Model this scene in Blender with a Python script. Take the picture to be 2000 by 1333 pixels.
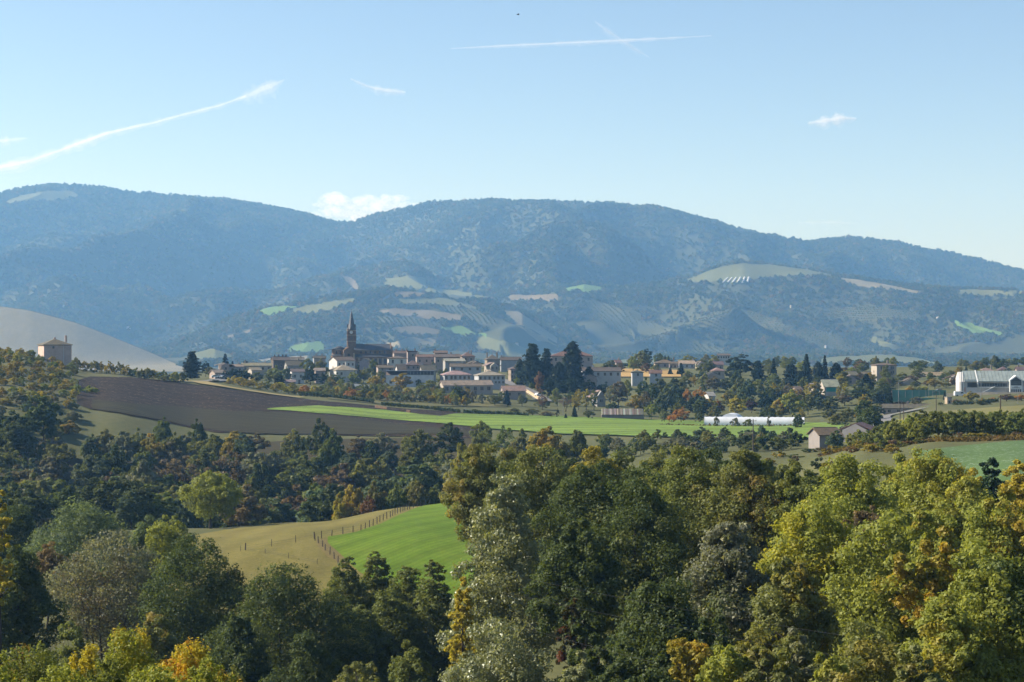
import bpy, math, random
import numpy as np
from mathutils import Vector, Matrix

for o in list(bpy.data.objects):
    bpy.data.objects.remove(o)
sc = bpy.context.scene
COL = sc.collection

# ------------------------------------------------------------------ camera
F = 3732.0                       # focal length in photo pixels (photo 2000 x 1333)
CU, CV = 1000.0, 666.5           # camera is level, its eye is the world's origin
cam_data = bpy.data.cameras.new('camera')
cam_data.sensor_width = 36.0
cam_data.lens = 36.0 * F / 2000.0
cam_data.clip_start = 1.0
cam_data.clip_end = 120000.0
cam = bpy.data.objects.new('camera', cam_data)
cam.rotation_euler = (math.pi / 2, 0, 0)
COL.objects.link(cam)
sc.camera = cam

# ------------------------------------------------------------------ sky, sun, exposure
SUN_AZ = math.radians(82)        # left of the view direction
SUN_EL = math.radians(34)
world = bpy.data.worlds.new('World')
sc.world = world
world.use_nodes = True
wn = world.node_tree
sky = wn.nodes.new('ShaderNodeTexSky')
sky.sky_type = 'NISHITA'
sky.sun_disc = False
sky.sun_elevation = SUN_EL
sky.sun_rotation = -SUN_AZ
sky.altitude = 0
sky.air_density = 0.85
sky.dust_density = 0.6
sky.ozone_density = 2.0
bg = wn.nodes['Background']
bg.inputs['Strength'].default_value = 0.078
wn.links.new(sky.outputs[0], bg.inputs['Color'])

sun_data = bpy.data.lights.new('sun', 'SUN')
sun_data.energy = 5.0
sun_data.angle = math.radians(0.5)
sun_data.color = (1.0, 0.93, 0.82)
sun = bpy.data.objects.new('sun', sun_data)
SUN_DIR = Vector((-math.sin(SUN_AZ) * math.cos(SUN_EL), math.cos(SUN_AZ) * math.cos(SUN_EL), math.sin(SUN_EL)))
sun.rotation_euler = SUN_DIR.to_track_quat('Z', 'Y').to_euler()
COL.objects.link(sun)

sc.view_settings.view_transform = 'Standard'
sc.view_settings.look = 'None'
sc.view_settings.exposure = 1.05
sc.view_settings.gamma = 1.0
sc.view_settings.use_curve_mapping = False
sc.render.engine = 'CYCLES'
sc.cycles.max_bounces = 6
sc.cycles.diffuse_bounces = 3
sc.cycles.glossy_bounces = 2
sc.cycles.transmission_bounces = 4
sc.cycles.transparent_max_bounces = 64
sc.cycles.volume_bounces = 3
sc.cycles.use_denoising = True
sc.cycles.sample_clamp_indirect = 4.0

# ------------------------------------------------------------------ small helpers
rnd = random.Random(7)


def px(u, v, d):
    """world point seen at photo pixel (u, v) at depth d"""
    return Vector((d * (u - CU) / F, d, -d * (v - CV) / F))


def hash2(ix, iy, seed):
    h = (ix.astype(np.int64) * 374761393 + iy.astype(np.int64) * 668265263 + seed * 1442695041) & 0xFFFFFFFF
    h = ((h ^ (h >> 13)) * 1274126177) & 0xFFFFFFFF
    h = (h ^ (h >> 16)) & 0xFFFFFFFF
    return h / 4294967295.0


def vnoise(x, y, seed=0):
    x = np.asarray(x, float); y = np.asarray(y, float)
    ix = np.floor(x); iy = np.floor(y)
    fx = x - ix; fy = y - iy
    fx = fx * fx * (3 - 2 * fx); fy = fy * fy * (3 - 2 * fy)
    a = hash2(ix, iy, seed); b = hash2(ix + 1, iy, seed)
    c = hash2(ix, iy + 1, seed); d = hash2(ix + 1, iy + 1, seed)
    return (a * (1 - fx) + b * fx) * (1 - fy) + (c * (1 - fx) + d * fx) * fy - 0.5


def fbm(x, y, octaves=4, seed=0):
    s = 0; a = 1.0
    for k in range(octaves):
        s = s + a * vnoise(x * 2 ** k + 17.3 * k, y * 2 ** k - 9.1 * k, seed + k)
        a *= 0.5
    return s


def link(ob, parent=None):
    COL.objects.link(ob)
    if parent is not None:
        ob.parent = parent
    return ob


def tag(ob, label=None, cat=None, group=None, kind=None):
    if label: ob['label'] = label
    if cat: ob['category'] = cat
    if group: ob['group'] = group
    if kind: ob['kind'] = kind
    return ob


def empty(name, loc, rz=0.0, label=None, cat=None, group=None):
    o = bpy.data.objects.new(name, None)
    o.empty_display_size = 0.5
    o.location = loc
    o.rotation_euler = (0, 0, rz)
    link(o)
    return tag(o, label, cat, group)


def np_mesh(name, verts, faces, mat=None, attrs=None, smooth=False):
    """verts (N,3); faces (M,k) all the same size; attrs {name: per-face float}"""
    verts = np.ascontiguousarray(verts, dtype=np.float32)
    faces = np.ascontiguousarray(faces, dtype=np.int32)
    me = bpy.data.meshes.new(name)
    n, k = faces.shape
    me.vertices.add(len(verts)); me.vertices.foreach_set('co', verts.ravel())
    me.loops.add(n * k); me.loops.foreach_set('vertex_index', faces.ravel())
    me.polygons.add(n)
    me.polygons.foreach_set('loop_start', np.arange(0, n * k, k, dtype=np.int32))
    me.polygons.foreach_set('loop_total', np.full(n, k, dtype=np.int32))
    if smooth:
        me.polygons.foreach_set('use_smooth', np.ones(n, dtype=bool))
    me.update(calc_edges=True)
    if attrs:
        for an, av in attrs.items():
            a = me.attributes.new(an, 'FLOAT', 'FACE')
            a.data.foreach_set('value', np.ascontiguousarray(av, dtype=np.float32))
    if mat: me.materials.append(mat)
    return me


class MB:
    """collects boxes, prisms and tubes into one mesh"""
    def __init__(s):
        s.v = []; s.f = []

    def add(s, vs, fs):
        b = len(s.v)
        s.v += [tuple(p) for p in vs]
        s.f += [tuple(i + b for i in f) for f in fs]
        return s

    def box(s, x0, x1, y0, y1, z0, z1):
        return s.add([(x0, y0, z0), (x1, y0, z0), (x1, y1, z0), (x0, y1, z0), (x0, y0, z1), (x1, y0, z1), (x1, y1, z1), (x0, y1, z1)],
                     [(0, 3, 2, 1), (4, 5, 6, 7), (0, 1, 5, 4), (1, 2, 6, 5), (2, 3, 7, 6), (3, 0, 4, 7)])

    def prism(s, poly, y0, y1):
        """poly in x,z (counter-clockwise seen from -y), extruded along y"""
        n = len(poly)
        vs = [(x, y0, z) for x, z in poly] + [(x, y1, z) for x, z in poly]
        fs = [tuple(range(n)), tuple(range(2 * n - 1, n - 1, -1))]
        fs += [((i + 1) % n, i, i + n, (i + 1) % n + n) for i in range(n)]
        return s.add(vs, fs)

    def tube(s, pts, rad, n=6, cap=True):
        pts = [Vector(p) for p in pts]
        if not hasattr(rad, '__len__'): rad = [rad] * len(pts)
        vs = []; fs = []
        for i, p in enumerate(pts):
            t = (pts[min(i + 1, len(pts) - 1)] - pts[max(i - 1, 0)]).normalized()
            a = t.cross(Vector((0.13, 0.97, 0.21))).normalized()
            if a.length < 0.1: a = Vector((1, 0, 0))
            b = t.cross(a)
            for k in range(n):
                an = 2 * math.pi * k / n
                vs.append(p + (a * math.cos(an) + b * math.sin(an)) * rad[i])
        for i in range(len(pts) - 1):
            for k in range(n):
                fs.append((i * n + k, i * n + (k + 1) % n, (i + 1) * n + (k + 1) % n, (i + 1) * n + k))
        if cap:
            fs.append(tuple(range(n - 1, -1, -1)))
            fs.append(tuple((len(pts) - 1) * n + k for k in range(n)))
        return s.add(vs, fs)

    def mesh(s, name, mat, smooth=False):
        me = bpy.data.meshes.new(name)
        me.from_pydata(s.v, [], s.f)
        if smooth:
            me.polygons.foreach_set('use_smooth', np.ones(len(me.polygons), dtype=bool))
        me.update()
        if mat: me.materials.append(mat)
        return me

    def build(s, name, mat, parent=None, smooth=False):
        return link(bpy.data.objects.new(name, s.mesh(name, mat, smooth)), parent)


def obj(name, me, parent=None):
    return link(bpy.data.objects.new(name, me), parent)


# ------------------------------------------------------------------ materials
MATS = {}


def nodes_of(name):
    m = bpy.data.materials.new(name)
    m.use_nodes = True
    nt = m.node_tree
    nt.nodes.clear()
    out = nt.nodes.new('ShaderNodeOutputMaterial')
    return m, nt, out


def N(nt, t, **kw):
    n = nt.nodes.new(t)
    for k, v in kw.items():
        if k.startswith('i_'):
            n.inputs[k[2:].replace('_', ' ')].default_value = v
        else:
            setattr(n, k, v)
    return n


def ramp(nt, fac, stops):
    r = nt.nodes.new('ShaderNodeValToRGB')
    e = r.color_ramp.elements
    while len(e) < len(stops): e.new(0.5)
    for k, (p, c) in enumerate(stops):
        e[k].position = p
        e[k].color = (c[0], c[1], c[2], 1)
    nt.links.new(fac, r.inputs[0])
    return r.outputs[0]


def mixc(nt, fac, a, b, mode='MIX'):
    m = nt.nodes.new('ShaderNodeMix')
    m.data_type = 'RGBA'; m.blend_type = mode
    for sock, val in ((m.inputs[0], fac), (m.inputs[6], a), (m.inputs[7], b)):
        if hasattr(val, 'is_output'): nt.links.new(val, sock)
        elif isinstance(val, (int, float)): sock.default_value = val
        else: sock.default_value = (val[0], val[1], val[2], 1)
    return m.outputs[2]


def noise(nt, scale, detail=4, rough=0.6, vec=None, stretch=None, coord='Object'):
    t = nt.nodes.new('ShaderNodeTexNoise')
    t.inputs['Scale'].default_value = scale
    t.inputs['Detail'].default_value = detail
    t.inputs['Roughness'].default_value = rough
    tc = nt.nodes.new('ShaderNodeTexCoord')
    v = tc.outputs[coord]
    if stretch:
        mp = nt.nodes.new('ShaderNodeMapping')
        mp.inputs['Rotation'].default_value = (0, 0, stretch[3] if len(stretch) > 3 else 0)
        mp.inputs['Scale'].default_value = stretch[:3]
        nt.links.new(v, mp.inputs[0]); v = mp.outputs[0]
    nt.links.new(v, t.inputs['Vector'])
    return t.outputs[0]


def ground_mat(name, cols, scales=(0.03, 0.4, 3.0), bump=0.25, stretch=None, rough=0.95, fleck=None, rows=None):
    """cols: three colours dark, mid, light mixed by noise of three sizes"""
    m, nt, out = nodes_of(name)
    a = noise(nt, scales[0], 5, 0.6, stretch=stretch)
    b = noise(nt, scales[1], 5, 0.7, stretch=stretch)
    c = noise(nt, scales[2], 3, 0.7)
    c1 = ramp(nt, a, [(0.3, cols[0]), (0.5, cols[1]), (0.7, cols[2])])
    c2 = ramp(nt, b, [(0.3, cols[0]), (0.5, cols[1]), (0.72, cols[2])])
    c3 = ramp(nt, c, [(0.3, [x * 0.55 for x in cols[1]]), (0.6, cols[1]), (0.8, [min(1, x * 1.3) for x in cols[2]])])
    col = mixc(nt, 0.5, c1, c2)
    col = mixc(nt, 0.4, col, c3)
    if fleck:
        f = noise(nt, fleck[0], 2, 0.5)
        r = ramp(nt, f, [(fleck[1], (0, 0, 0)), (fleck[1] + 0.04, (1, 1, 1))])
        col = mixc(nt, r, col, fleck[2])
    if rows:                       # drilled rows / tractor lines: (metres apart, bearing, strength, distortion)
        for (gap, ang, st, dis) in rows:
            w = N(nt, 'ShaderNodeTexWave', i_Scale=0.314 / gap, i_Distortion=dis, i_Detail=3.0)
            w.inputs['Detail Scale'].default_value = 0.8
            tcw = N(nt, 'ShaderNodeTexCoord'); mw = N(nt, 'ShaderNodeMapping'); mw.inputs['Rotation'].default_value = (0, 0, ang)
            nt.links.new(tcw.outputs['Object'], mw.inputs[0]); nt.links.new(mw.outputs[0], w.inputs['Vector'])
            col = mixc(nt, 1.0, col, ramp(nt, w.outputs[1], [(0.05, (1 - st,) * 3), (0.4, (1, 1, 1)), (0.9, (1 + st * 0.6,) * 3)]), 'MULTIPLY')
    bs = N(nt, 'ShaderNodeBsdfPrincipled', i_Roughness=rough)
    bs.inputs['Specular IOR Level'].default_value = 0.1
    nt.links.new(col, bs.inputs['Base Color'])
    if bump:
        bp = N(nt, 'ShaderNodeBump', i_Strength=bump, i_Distance=0.5)
        nt.links.new(mixc(nt, 0.5, b, c), bp.inputs['Height'])
        nt.links.new(bp.outputs[0], bs.inputs['Normal'])
    nt.links.new(bs.outputs[0], out.inputs[0])
    MATS[name] = m
    return m


def paint_mat(name, color, rough=0.7, var=0.18, scale=0.6, metal=0.0, spec=0.3, use_obj=False):
    m, nt, out = nodes_of(name)
    a = noise(nt, scale, 5, 0.65)
    if use_obj:
        oi = N(nt, 'ShaderNodeObjectInfo')
        base = oi.outputs['Color']
    else:
        base = color
    f = ramp(nt, a, [(0.25, (1 - 1.6 * var,) * 3), (0.55, (1, 1, 1)), (0.8, (1 + var * 0.5,) * 3)])
    col = mixc(nt, 1.0, base, f, 'MULTIPLY')
    bs = N(nt, 'ShaderNodeBsdfPrincipled', i_Roughness=rough, i_Metallic=metal)
    bs.inputs['Specular IOR Level'].default_value = spec
    nt.links.new(col, bs.inputs['Base Color'])
    nt.links.new(bs.outputs[0], out.inputs[0])
    MATS[name] = m
    return m


def tile_mat(name):
    """canal tile roof: the object's own colour, courses and ribs as fine relief, patchy weathering"""
    m, nt, out = nodes_of(name)
    oi = N(nt, 'ShaderNodeObjectInfo')
    a = noise(nt, 0.5, 5, 0.7)
    b = noise(nt, 3.0, 3, 0.7)
    f = ramp(nt, a, [(0.3, (0.55, 0.52, 0.5)), (0.5, (1, 1, 1)), (0.75, (1.35, 1.2, 1.05))])
    g = ramp(nt, b, [(0.3, (0.6, 0.6, 0.62)), (0.55, (1, 1, 1)), (0.75, (1.25, 1.2, 1.1))])
    col = mixc(nt, 1.0, mixc(nt, 1.0, oi.outputs['Color'], f, 'MULTIPLY'), g, 'MULTIPLY')
    w = N(nt, 'ShaderNodeTexWave', i_Scale=1.1, i_Distortion=0.3)
    tc = N(nt, 'ShaderNodeTexCoord')
    nt.links.new(tc.outputs['Object'], w.inputs['Vector'])
    bp = N(nt, 'ShaderNodeBump', i_Strength=0.5, i_Distance=0.1)
    nt.links.new(w.outputs[1], bp.inputs['Height'])
    bs = N(nt, 'ShaderNodeBsdfPrincipled', i_Roughness=0.7)
    bs.inputs['Specular IOR Level'].default_value = 0.35
    nt.links.new(col, bs.inputs['Base Color'])
    nt.links.new(bp.outputs[0], bs.inputs['Normal'])
    nt.links.new(bs.outputs[0], out.inputs[0])
    MATS[name] = m
    return m


def leaf_mat(name, gloss=0.12, rough=0.38, transl=0.4, hill=False):
    """leaves: the object's colour, its accent colour on some clumps, leaf to leaf variation with painted glints, light passing through"""
    m, nt, out = nodes_of(name)
    oi = N(nt, 'ShaderNodeObjectInfo')
    if hill:
        geo = N(nt, 'ShaderNodeTexCoord')
        r1 = ramp(nt, oi.outputs['Random'], hill)
        pn = N(nt, 'ShaderNodeTexNoise', i_Scale=0.0035, i_Detail=4.0, i_Roughness=0.6)
        nt.links.new(oi.outputs['Location'], pn.inputs['Vector'])
        col = mixc(nt, 1.0, r1, ramp(nt, pn.outputs[0], [(0.3, (0.55, 0.62, 0.6)), (0.48, (0.95, 1.0, 0.9)), (0.62, (1.35, 1.3, 1.0)), (0.75, (1.5, 1.3, 0.9))]), 'MULTIPLY')
    else:
        lv = N(nt, 'ShaderNodeAttribute', attribute_name='leaf_var')
        cv = N(nt, 'ShaderNodeAttribute', attribute_name='clump_var')
        ac = N(nt, 'ShaderNodeAttribute', attribute_name='accent', attribute_type='OBJECT')
        am = N(nt, 'ShaderNodeAttribute', attribute_name='amount', attribute_type='OBJECT')
        # clump_var + a little leaf_var against the amount of accent
        ad = N(nt, 'ShaderNodeMath', operation='MULTIPLY_ADD'); ad.inputs[1].default_value = 0.35
        nt.links.new(lv.outputs['Fac'], ad.inputs[0]); nt.links.new(cv.outputs['Fac'], ad.inputs[2])
        sb = N(nt, 'ShaderNodeMath', operation='SUBTRACT')
        nt.links.new(am.outputs['Fac'], sb.inputs[0]); nt.links.new(ad.outputs[0], sb.inputs[1])
        ml = N(nt, 'ShaderNodeMath', operation='MULTIPLY_ADD', use_clamp=True)
        ml.inputs[1].default_value = 3.0; ml.inputs[2].default_value = 0.5
        nt.links.new(sb.outputs[0], ml.inputs[0])
        col = mixc(nt, ml.outputs[0], oi.outputs['Color'], ac.outputs['Color'])
        f = ramp(nt, lv.outputs['Fac'], [(0.0, (0.7, 0.74, 0.68)), (0.5, (1.18, 1.15, 1.08)), (0.85, (1.5, 1.4, 1.1)), (1.0, (2.0, 1.75, 1.1))])  # leaf variation; its top end is lightened further as painted glints
        col = mixc(nt, 1.0, col, f, 'MULTIPLY')
    df = N(nt, 'ShaderNodeBsdfDiffuse')
    tr = N(nt, 'ShaderNodeBsdfTranslucent')
    gl = N(nt, 'ShaderNodeBsdfGlossy', i_Roughness=rough)
    gl.inputs['Color'].default_value = (0.8, 0.85, 0.8, 1)
    nt.links.new(col, df.inputs[0])
    tcol = mixc(nt, 1.0, col, (1.25, 1.2, 0.55), 'MULTIPLY')
    nt.links.new(tcol, tr.inputs[0])
    m1 = N(nt, 'ShaderNodeMixShader'); m1.inputs[0].default_value = transl
    nt.links.new(df.outputs[0], m1.inputs[1]); nt.links.new(tr.outputs[0], m1.inputs[2])
    if gloss > 0:
        m2 = N(nt, 'ShaderNodeMixShader'); m2.inputs[0].default_value = gloss
        nt.links.new(m1.outputs[0], m2.inputs[1]); nt.links.new(gl.outputs[0], m2.inputs[2])
        nt.links.new(m2.outputs[0], out.inputs[0])
    else:
        nt.links.new(m1.outputs[0], out.inputs[0])
    MATS[name] = m
    return m


leaf_mat('leaves', 0.01, 0.5, 0.45)
leaf_mat('shiny_leaves', 0.04, 0.4, 0.38)
leaf_mat('needles', 0.02, 0.5, 0.1)
paint_mat('bark', (0.055, 0.045, 0.035), 0.9, 0.4, 3.0)
paint_mat('pale_bark', (0.16, 0.14, 0.11), 0.9, 0.4, 3.0)
paint_mat('wall', (0.4, 0.38, 0.35), 0.85, 0.14, 0.5, use_obj=True)
tile_mat('tiles')
paint_mat('slate', (0.05, 0.054, 0.062), 0.55, 0.25, 1.0, spec=0.4)
paint_mat('stone', (0.17, 0.11, 0.07), 0.9, 0.3, 1.2)
paint_mat('pale_stone', (0.34, 0.27, 0.19), 0.9, 0.3, 1.0)
paint_mat('window_dark', (0.025, 0.028, 0.032), 0.2, 0.1, 1.0, spec=0.5)
paint_mat('shutter', (0.12, 0.10, 0.085), 0.7, 0.2, 1.0)
paint_mat('white_paint', (0.62, 0.62, 0.60), 0.6, 0.08, 1.0)
paint_mat('wood_post', (0.075, 0.062, 0.05), 0.9, 0.35, 4.0)
paint_mat('concrete', (0.24, 0.23, 0.215), 0.9, 0.2, 1.0)
paint_mat('metal_pole', (0.2, 0.21, 0.21), 0.5, 0.15, 2.0, metal=0.4)
paint_mat('wire', (0.06, 0.06, 0.06), 0.9, 0.1, 2.0, spec=0.0)
paint_mat('plastic_film', (0.56, 0.58, 0.6), 0.35, 0.1, 0.4, spec=0.5)
paint_mat('zinc', (0.2, 0.235, 0.225), 0.6, 0.18, 0.4, spec=0.25)
paint_mat('car_paint', (0.5, 0.5, 0.5), 0.3, 0.05, 1.0, spec=0.5, use_obj=True)
paint_mat('rubber', (0.02, 0.02, 0.02), 0.8, 0.1, 1.0)
paint_mat('asphalt_mat', (0.14, 0.135, 0.13), 0.9, 0.15, 0.3)
paint_mat('teal_door', (0.02, 0.22, 0.2), 0.5, 0.1, 1.0)
paint_mat('green_mesh', (0.035, 0.12, 0.095), 0.7, 0.15, 0.4)
paint_mat('dark_feather', (0.02, 0.018, 0.016), 0.8, 0.2, 5.0)
# ------------------------------------------------------------------ the near ground: heights (m, eye = 0) by depth, one column per bearing
COLS_U = np.array([-700, 0, 200, 400, 600, 800, 950, 1100, 1300, 1500, 1700, 1850, 2000, 2700], float)
ROWS_D = np.array([0, 30, 60, 100, 150, 200, 240, 280, 330, 370, 410, 450, 500, 560, 640, 720, 800, 860, 950, 1050, 1200, 1350, 1500, 1750], float)
TAB = {
    -700: [-2, -7, -14, -26, -36, -42, -45, -43, -38, -38, -42, -48, -50, -38, -22, -12, -3, -2, -10, -20, -30, -40, -50, -60],
    0:    [-2, -7, -14, -26, -36, -42, -45, -43, -38, -38, -42, -48, -48, -34, -18, -10.5, -5.5, -6.5, -14, -22, -30, -40, -55, -75],
    200:  [-2, -7, -14, -26, -36, -43, -45.5, -43, -37, -37, -41, -49, -51, -40, -23.5, -19, -14.2, -13.5, -17, -22, -28, -36, -55, -75],
    400:  [-2, -7, -14, -26, -36, -43, -45.5, -43, -35.7, -36.4, -41, -50, -53, -44, -31, -25.5, -19.3, -17.8, -18.5, -19, -19, -26, -50, -75],
    600:  [-2, -7, -14, -26, -36, -43, -45.5, -42.5, -34.2, -35.2, -40, -50, -54, -46, -32.5, -28.5, -24.4, -23.6, -22, -20.5, -18, -22, -50, -75],
    800:  [-2, -7, -14, -26, -36, -43, -45, -41.5, -34.2, -33.4, -36, -45, -51, -46, -33, -31, -28, -26.5, -25, -22, -18.5, -20, -45, -75],
    950:  [-2, -7, -14, -26, -37, -42, -43.5, -41, -35, -33.3, -34, -40, -44, -40, -33, -31.3, -30, -28.5, -25.5, -21.5, -16.5, -18, -45, -75],
    1100: [-2, -7, -14, -27, -38, -41, -42, -40, -36, -34, -33, -33, -33, -33, -32.2, -31.4, -31.8, -30.5, -27.5, -22, -16, -18, -45, -75],
    1300: [-2, -7, -14, -27, -38, -39, -38, -36, -33, -31, -30, -29.6, -29.5, -30, -31, -32.2, -33.5, -31.5, -26.5, -20.5, -17, -18, -45, -75],
    1500: [-2, -7, -14, -27, -37, -37, -34, -30, -27, -27, -27.5, -28, -28.5, -29.5, -31, -32.5, -33, -30.5, -25, -20.5, -17, -20, -45, -75],
    1700: [-2, -7, -14, -26, -35, -32, -25, -19.5, -19.5, -20.5, -22.5, -25.5, -27, -28, -29.5, -30.3, -29.5, -27, -23, -20, -17, -22, -45, -75],
    1850: [-2, -7, -13, -24, -33, -27, -19.5, -17, -17.6, -18.6, -20.2, -22.5, -23.8, -24.4, -24.6, -25, -24.5, -23, -21, -18, -16, -22, -45, -75],
    2000: [-2, -7, -13, -24, -32, -25, -17, -16.2, -17, -18.5, -20.5, -21.8, -22.3, -22.6, -22.9, -23.2, -23, -21, -18, -16, -15, -22, -45, -75],
    2700: [-2, -7, -13, -22, -28, -22, -15, -14, -15, -16, -17, -18, -19, -20, -20, -20, -19, -18, -16, -14, -14, -22, -45, -75],
}
GRID = np.array([TAB[int(u)] for u in COLS_U])


def smooth_interp(x, xp):
    """index and Catmull-Rom weights of x in the sorted knots xp"""
    x = np.clip(x, xp[0], xp[-1] - 1e-6)
    i = np.clip(np.searchsorted(xp, x, 'right') - 1, 0, len(xp) - 2)
    t = (x - xp[i]) / (xp[i + 1] - xp[i])
    return i, t


def hermite(p0, p1, m0, m1, t, h):
    t2 = t * t; t3 = t2 * t
    return (2 * t3 - 3 * t2 + 1) * p0 + (t3 - 2 * t2 + t) * h * m0 + (-2 * t3 + 3 * t2) * p1 + (t3 - t2) * h * m1


DD = np.gradient(GRID, ROWS_D, axis=1)


def ground_z(u, d):
    u = np.asarray(u, float); d = np.asarray(d, float)
    u, d = np.broadcast_arrays(u, d)
    i, tu = smooth_interp(u, COLS_U)
    j, td = smooth_interp(d, ROWS_D)
    tu = tu * tu * (3 - 2 * tu)
    h = ROWS_D[j + 1] - ROWS_D[j]
    a = hermite(GRID[i, j], GRID[i, j + 1], DD[i, j], DD[i, j + 1], td, h)
    b = hermite(GRID[i + 1, j], GRID[i + 1, j + 1], DD[i + 1, j], DD[i + 1, j + 1], td, h)
    x = d * (u - CU) / F
    return a * (1 - tu) + b * tu + 0.35 * fbm(x / 23.0, d / 23.0, 3, 5)


# ------------------------------------------------------------------ the hills: layered ridges by bearing and depth
def prof(pts):
    a = np.array(pts, float)
    return a[:, 0], a[:, 1]


MOUNTAIN = prof([(-700, 400), (-200, 392), (0, 377), (30, 371), (105, 360), (200, 365), (240, 374), (350, 382), (450, 391), (540, 408), (600, 420), (660, 436),
                 (690, 434), (740, 418), (850, 396), (960, 391), (1070, 395), (1200, 400), (1300, 411), (1400, 433), (1480, 458), (1540, 474),
                 (1585, 474), (1610, 467), (1660, 463), (1750, 473), (1850, 495), (1930, 511), (2000, 530), (2300, 580), (2700, 600)])
LEFT_HILL = prof([(-700, 600), (-200, 586), (0, 597), (60, 606), (150, 630), (200, 649), (300, 690), (370, 722), (430, 750), (500, 790), (2700, 800)])
FIELD_HILL = prof([(-700, 700), (200, 700), (330, 672), (450, 622), (520, 600), (600, 588), (700, 574), (760, 562), (850, 576), (950, 588), (1020, 606), (1090, 655), (1180, 700), (1300, 730), (2700, 740)])
ORCHARD_HILL = prof([(-700, 720), (800, 700), (950, 610), (1010, 590), (1060, 575), (1110, 562), (1140, 555), (1200, 563), (1290, 552), (1350, 540), (1400, 521), (1450, 511), (1550, 522), (1620, 534), (1700, 548), (1850, 565), (2000, 570), (2300, 590), (2700, 600)])
LOW_HILL = prof([(-700, 720), (300, 720), (380, 690), (420, 679), (470, 690), (520, 700), (580, 694), (640, 690), (760, 690), (850, 682), (950, 690), (1100, 705), (1250, 712), (1380, 700), (1480, 716), (1560, 712), (1640, 694), (1740, 690), (1800, 700), (1880, 722), (2000, 735), (2700, 740)])


def layer(u, d, pr, dc, length, zfoot, back, pw=1.0):
    vc = np.interp(u, *pr)
    zc = -dc * (vc - CV) / F
    zc = np.maximum(zc, zfoot)
    s = np.clip((d - (dc - length)) / length, 0, 1)
    s = (s * s * (3 - 2 * s)) * 0.5 + 0.5 * s ** pw
    zf = zfoot + (zc - zfoot) * s
    over = np.maximum(d - dc, 0)
    return np.where(d <= dc, zf, np.maximum(zc - back * over ** 1.0 - 0.0, -80))


def smax(a, b, k):
    h = np.clip(0.5 + 0.5 * (a - b) / k, 0, 1)
    return b * (1 - h) + a * h + k * h * (1 - h)


HK = 1.15


def FD(d):
    """distance of the hills from the distance they were sketched at"""
    return 2000.0 + HK * d


def hill_z(u, d):
    u = np.asarray(u, float); dn = np.asarray(d, float); d = np.maximum((dn - 2000.0) / HK, 50.0); grow = dn / d
    u, d, grow = np.broadcast_arrays(u, d, grow)
    x = d * (u - CU) / F
    w1 = x + 220 * fbm(x / 900, d / 900, 2, 41)
    # spurs and gullies running down the slopes
    ridg = 1 - 2 * np.abs(fbm(w1 / 520 + 3.1, d / 1500 + 0.7, 3, 11))
    ridg2 = 1 - 2 * np.abs(fbm(w1 / 230 + 8.1, d / 520 + 0.7, 3, 23))
    mdc = 5300 + 250 * np.sin(u / 260.0)
    mt = layer(u, d, MOUNTAIN, mdc, 2500, -20, 0.30, 1.25)
    sm = np.clip((d - 2900) / 700, 0, 1) * np.clip((mdc - d) / 900, 0, 1)
    mt = mt + sm * (170 * (ridg - 0.75) + 78 * (ridg2 - 0.75))
    oh = layer(u, d, ORCHARD_HILL, 3300, 1250, -75, 0.12, 0.9)
    so = np.clip((d - 2100) / 300, 0, 1) * np.clip((3300 - d) / 350, 0, 1)
    oh = oh + so * (58 * (ridg2 - 0.75) + 34 * (ridg - 0.75))
    fh = layer(u, d, FIELD_HILL, 2700, 800, -75, 0.14, 0.9)
    sf = np.clip((d - 1950) / 250, 0, 1) * np.clip((2700 - d) / 300, 0, 1)
    fh = fh + sf * (36 * (ridg2 - 0.75))
    lo = layer(u, d, LOW_HILL, 1950, 380, -75, 0.2, 0.9)
    lh = layer(u, d, LEFT_HILL, 1750, 520, -75, 0.22, 0.8)
    z = smax(mt, oh, 12); z = smax(z, fh, 10); z = smax(z, lo, 6); z = smax(z, lh, 5)
    return grow * (z + 2.0 * fbm(x / 120, d / 120, 3, 77))


def trace(u, v, d0, d1, zf, n=900):
    """depth at which the sight line of pixel (u, v) first meets the surface zf between d0 and d1"""
    d = np.linspace(d0, d1, n)
    g = zf(np.full(n, float(u)), d) + d * (v - CV) / F
    k = np.argmax(g > 0)
    if g[k] <= 0:
        return d[np.argmax(g)]
    if k == 0: return d[0]
    t = g[k - 1] / (g[k - 1] - g[k])
    return d[k - 1] + t * (d[k] - d[k - 1])


def polar_mesh(name, us, ds, zf, mat):
    U, D = np.meshgrid(us, ds, indexing='ij')
    Z = zf(U, D)
    V = np.stack([D * (U - CU) / F, D, Z], -1).reshape(-1, 3)
    nu, nd = len(us), len(ds)
    I = np.arange(nu * nd).reshape(nu, nd)
    q = np.stack([I[:-1, :-1], I[1:, :-1], I[1:, 1:], I[:-1, 1:]], -1).reshape(-1, 4)
    return obj(name, np_mesh(name, V, q, mat, smooth=True))


PATCHES = []      # field patches on the hills: (u array, near depth, far depth)


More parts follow.
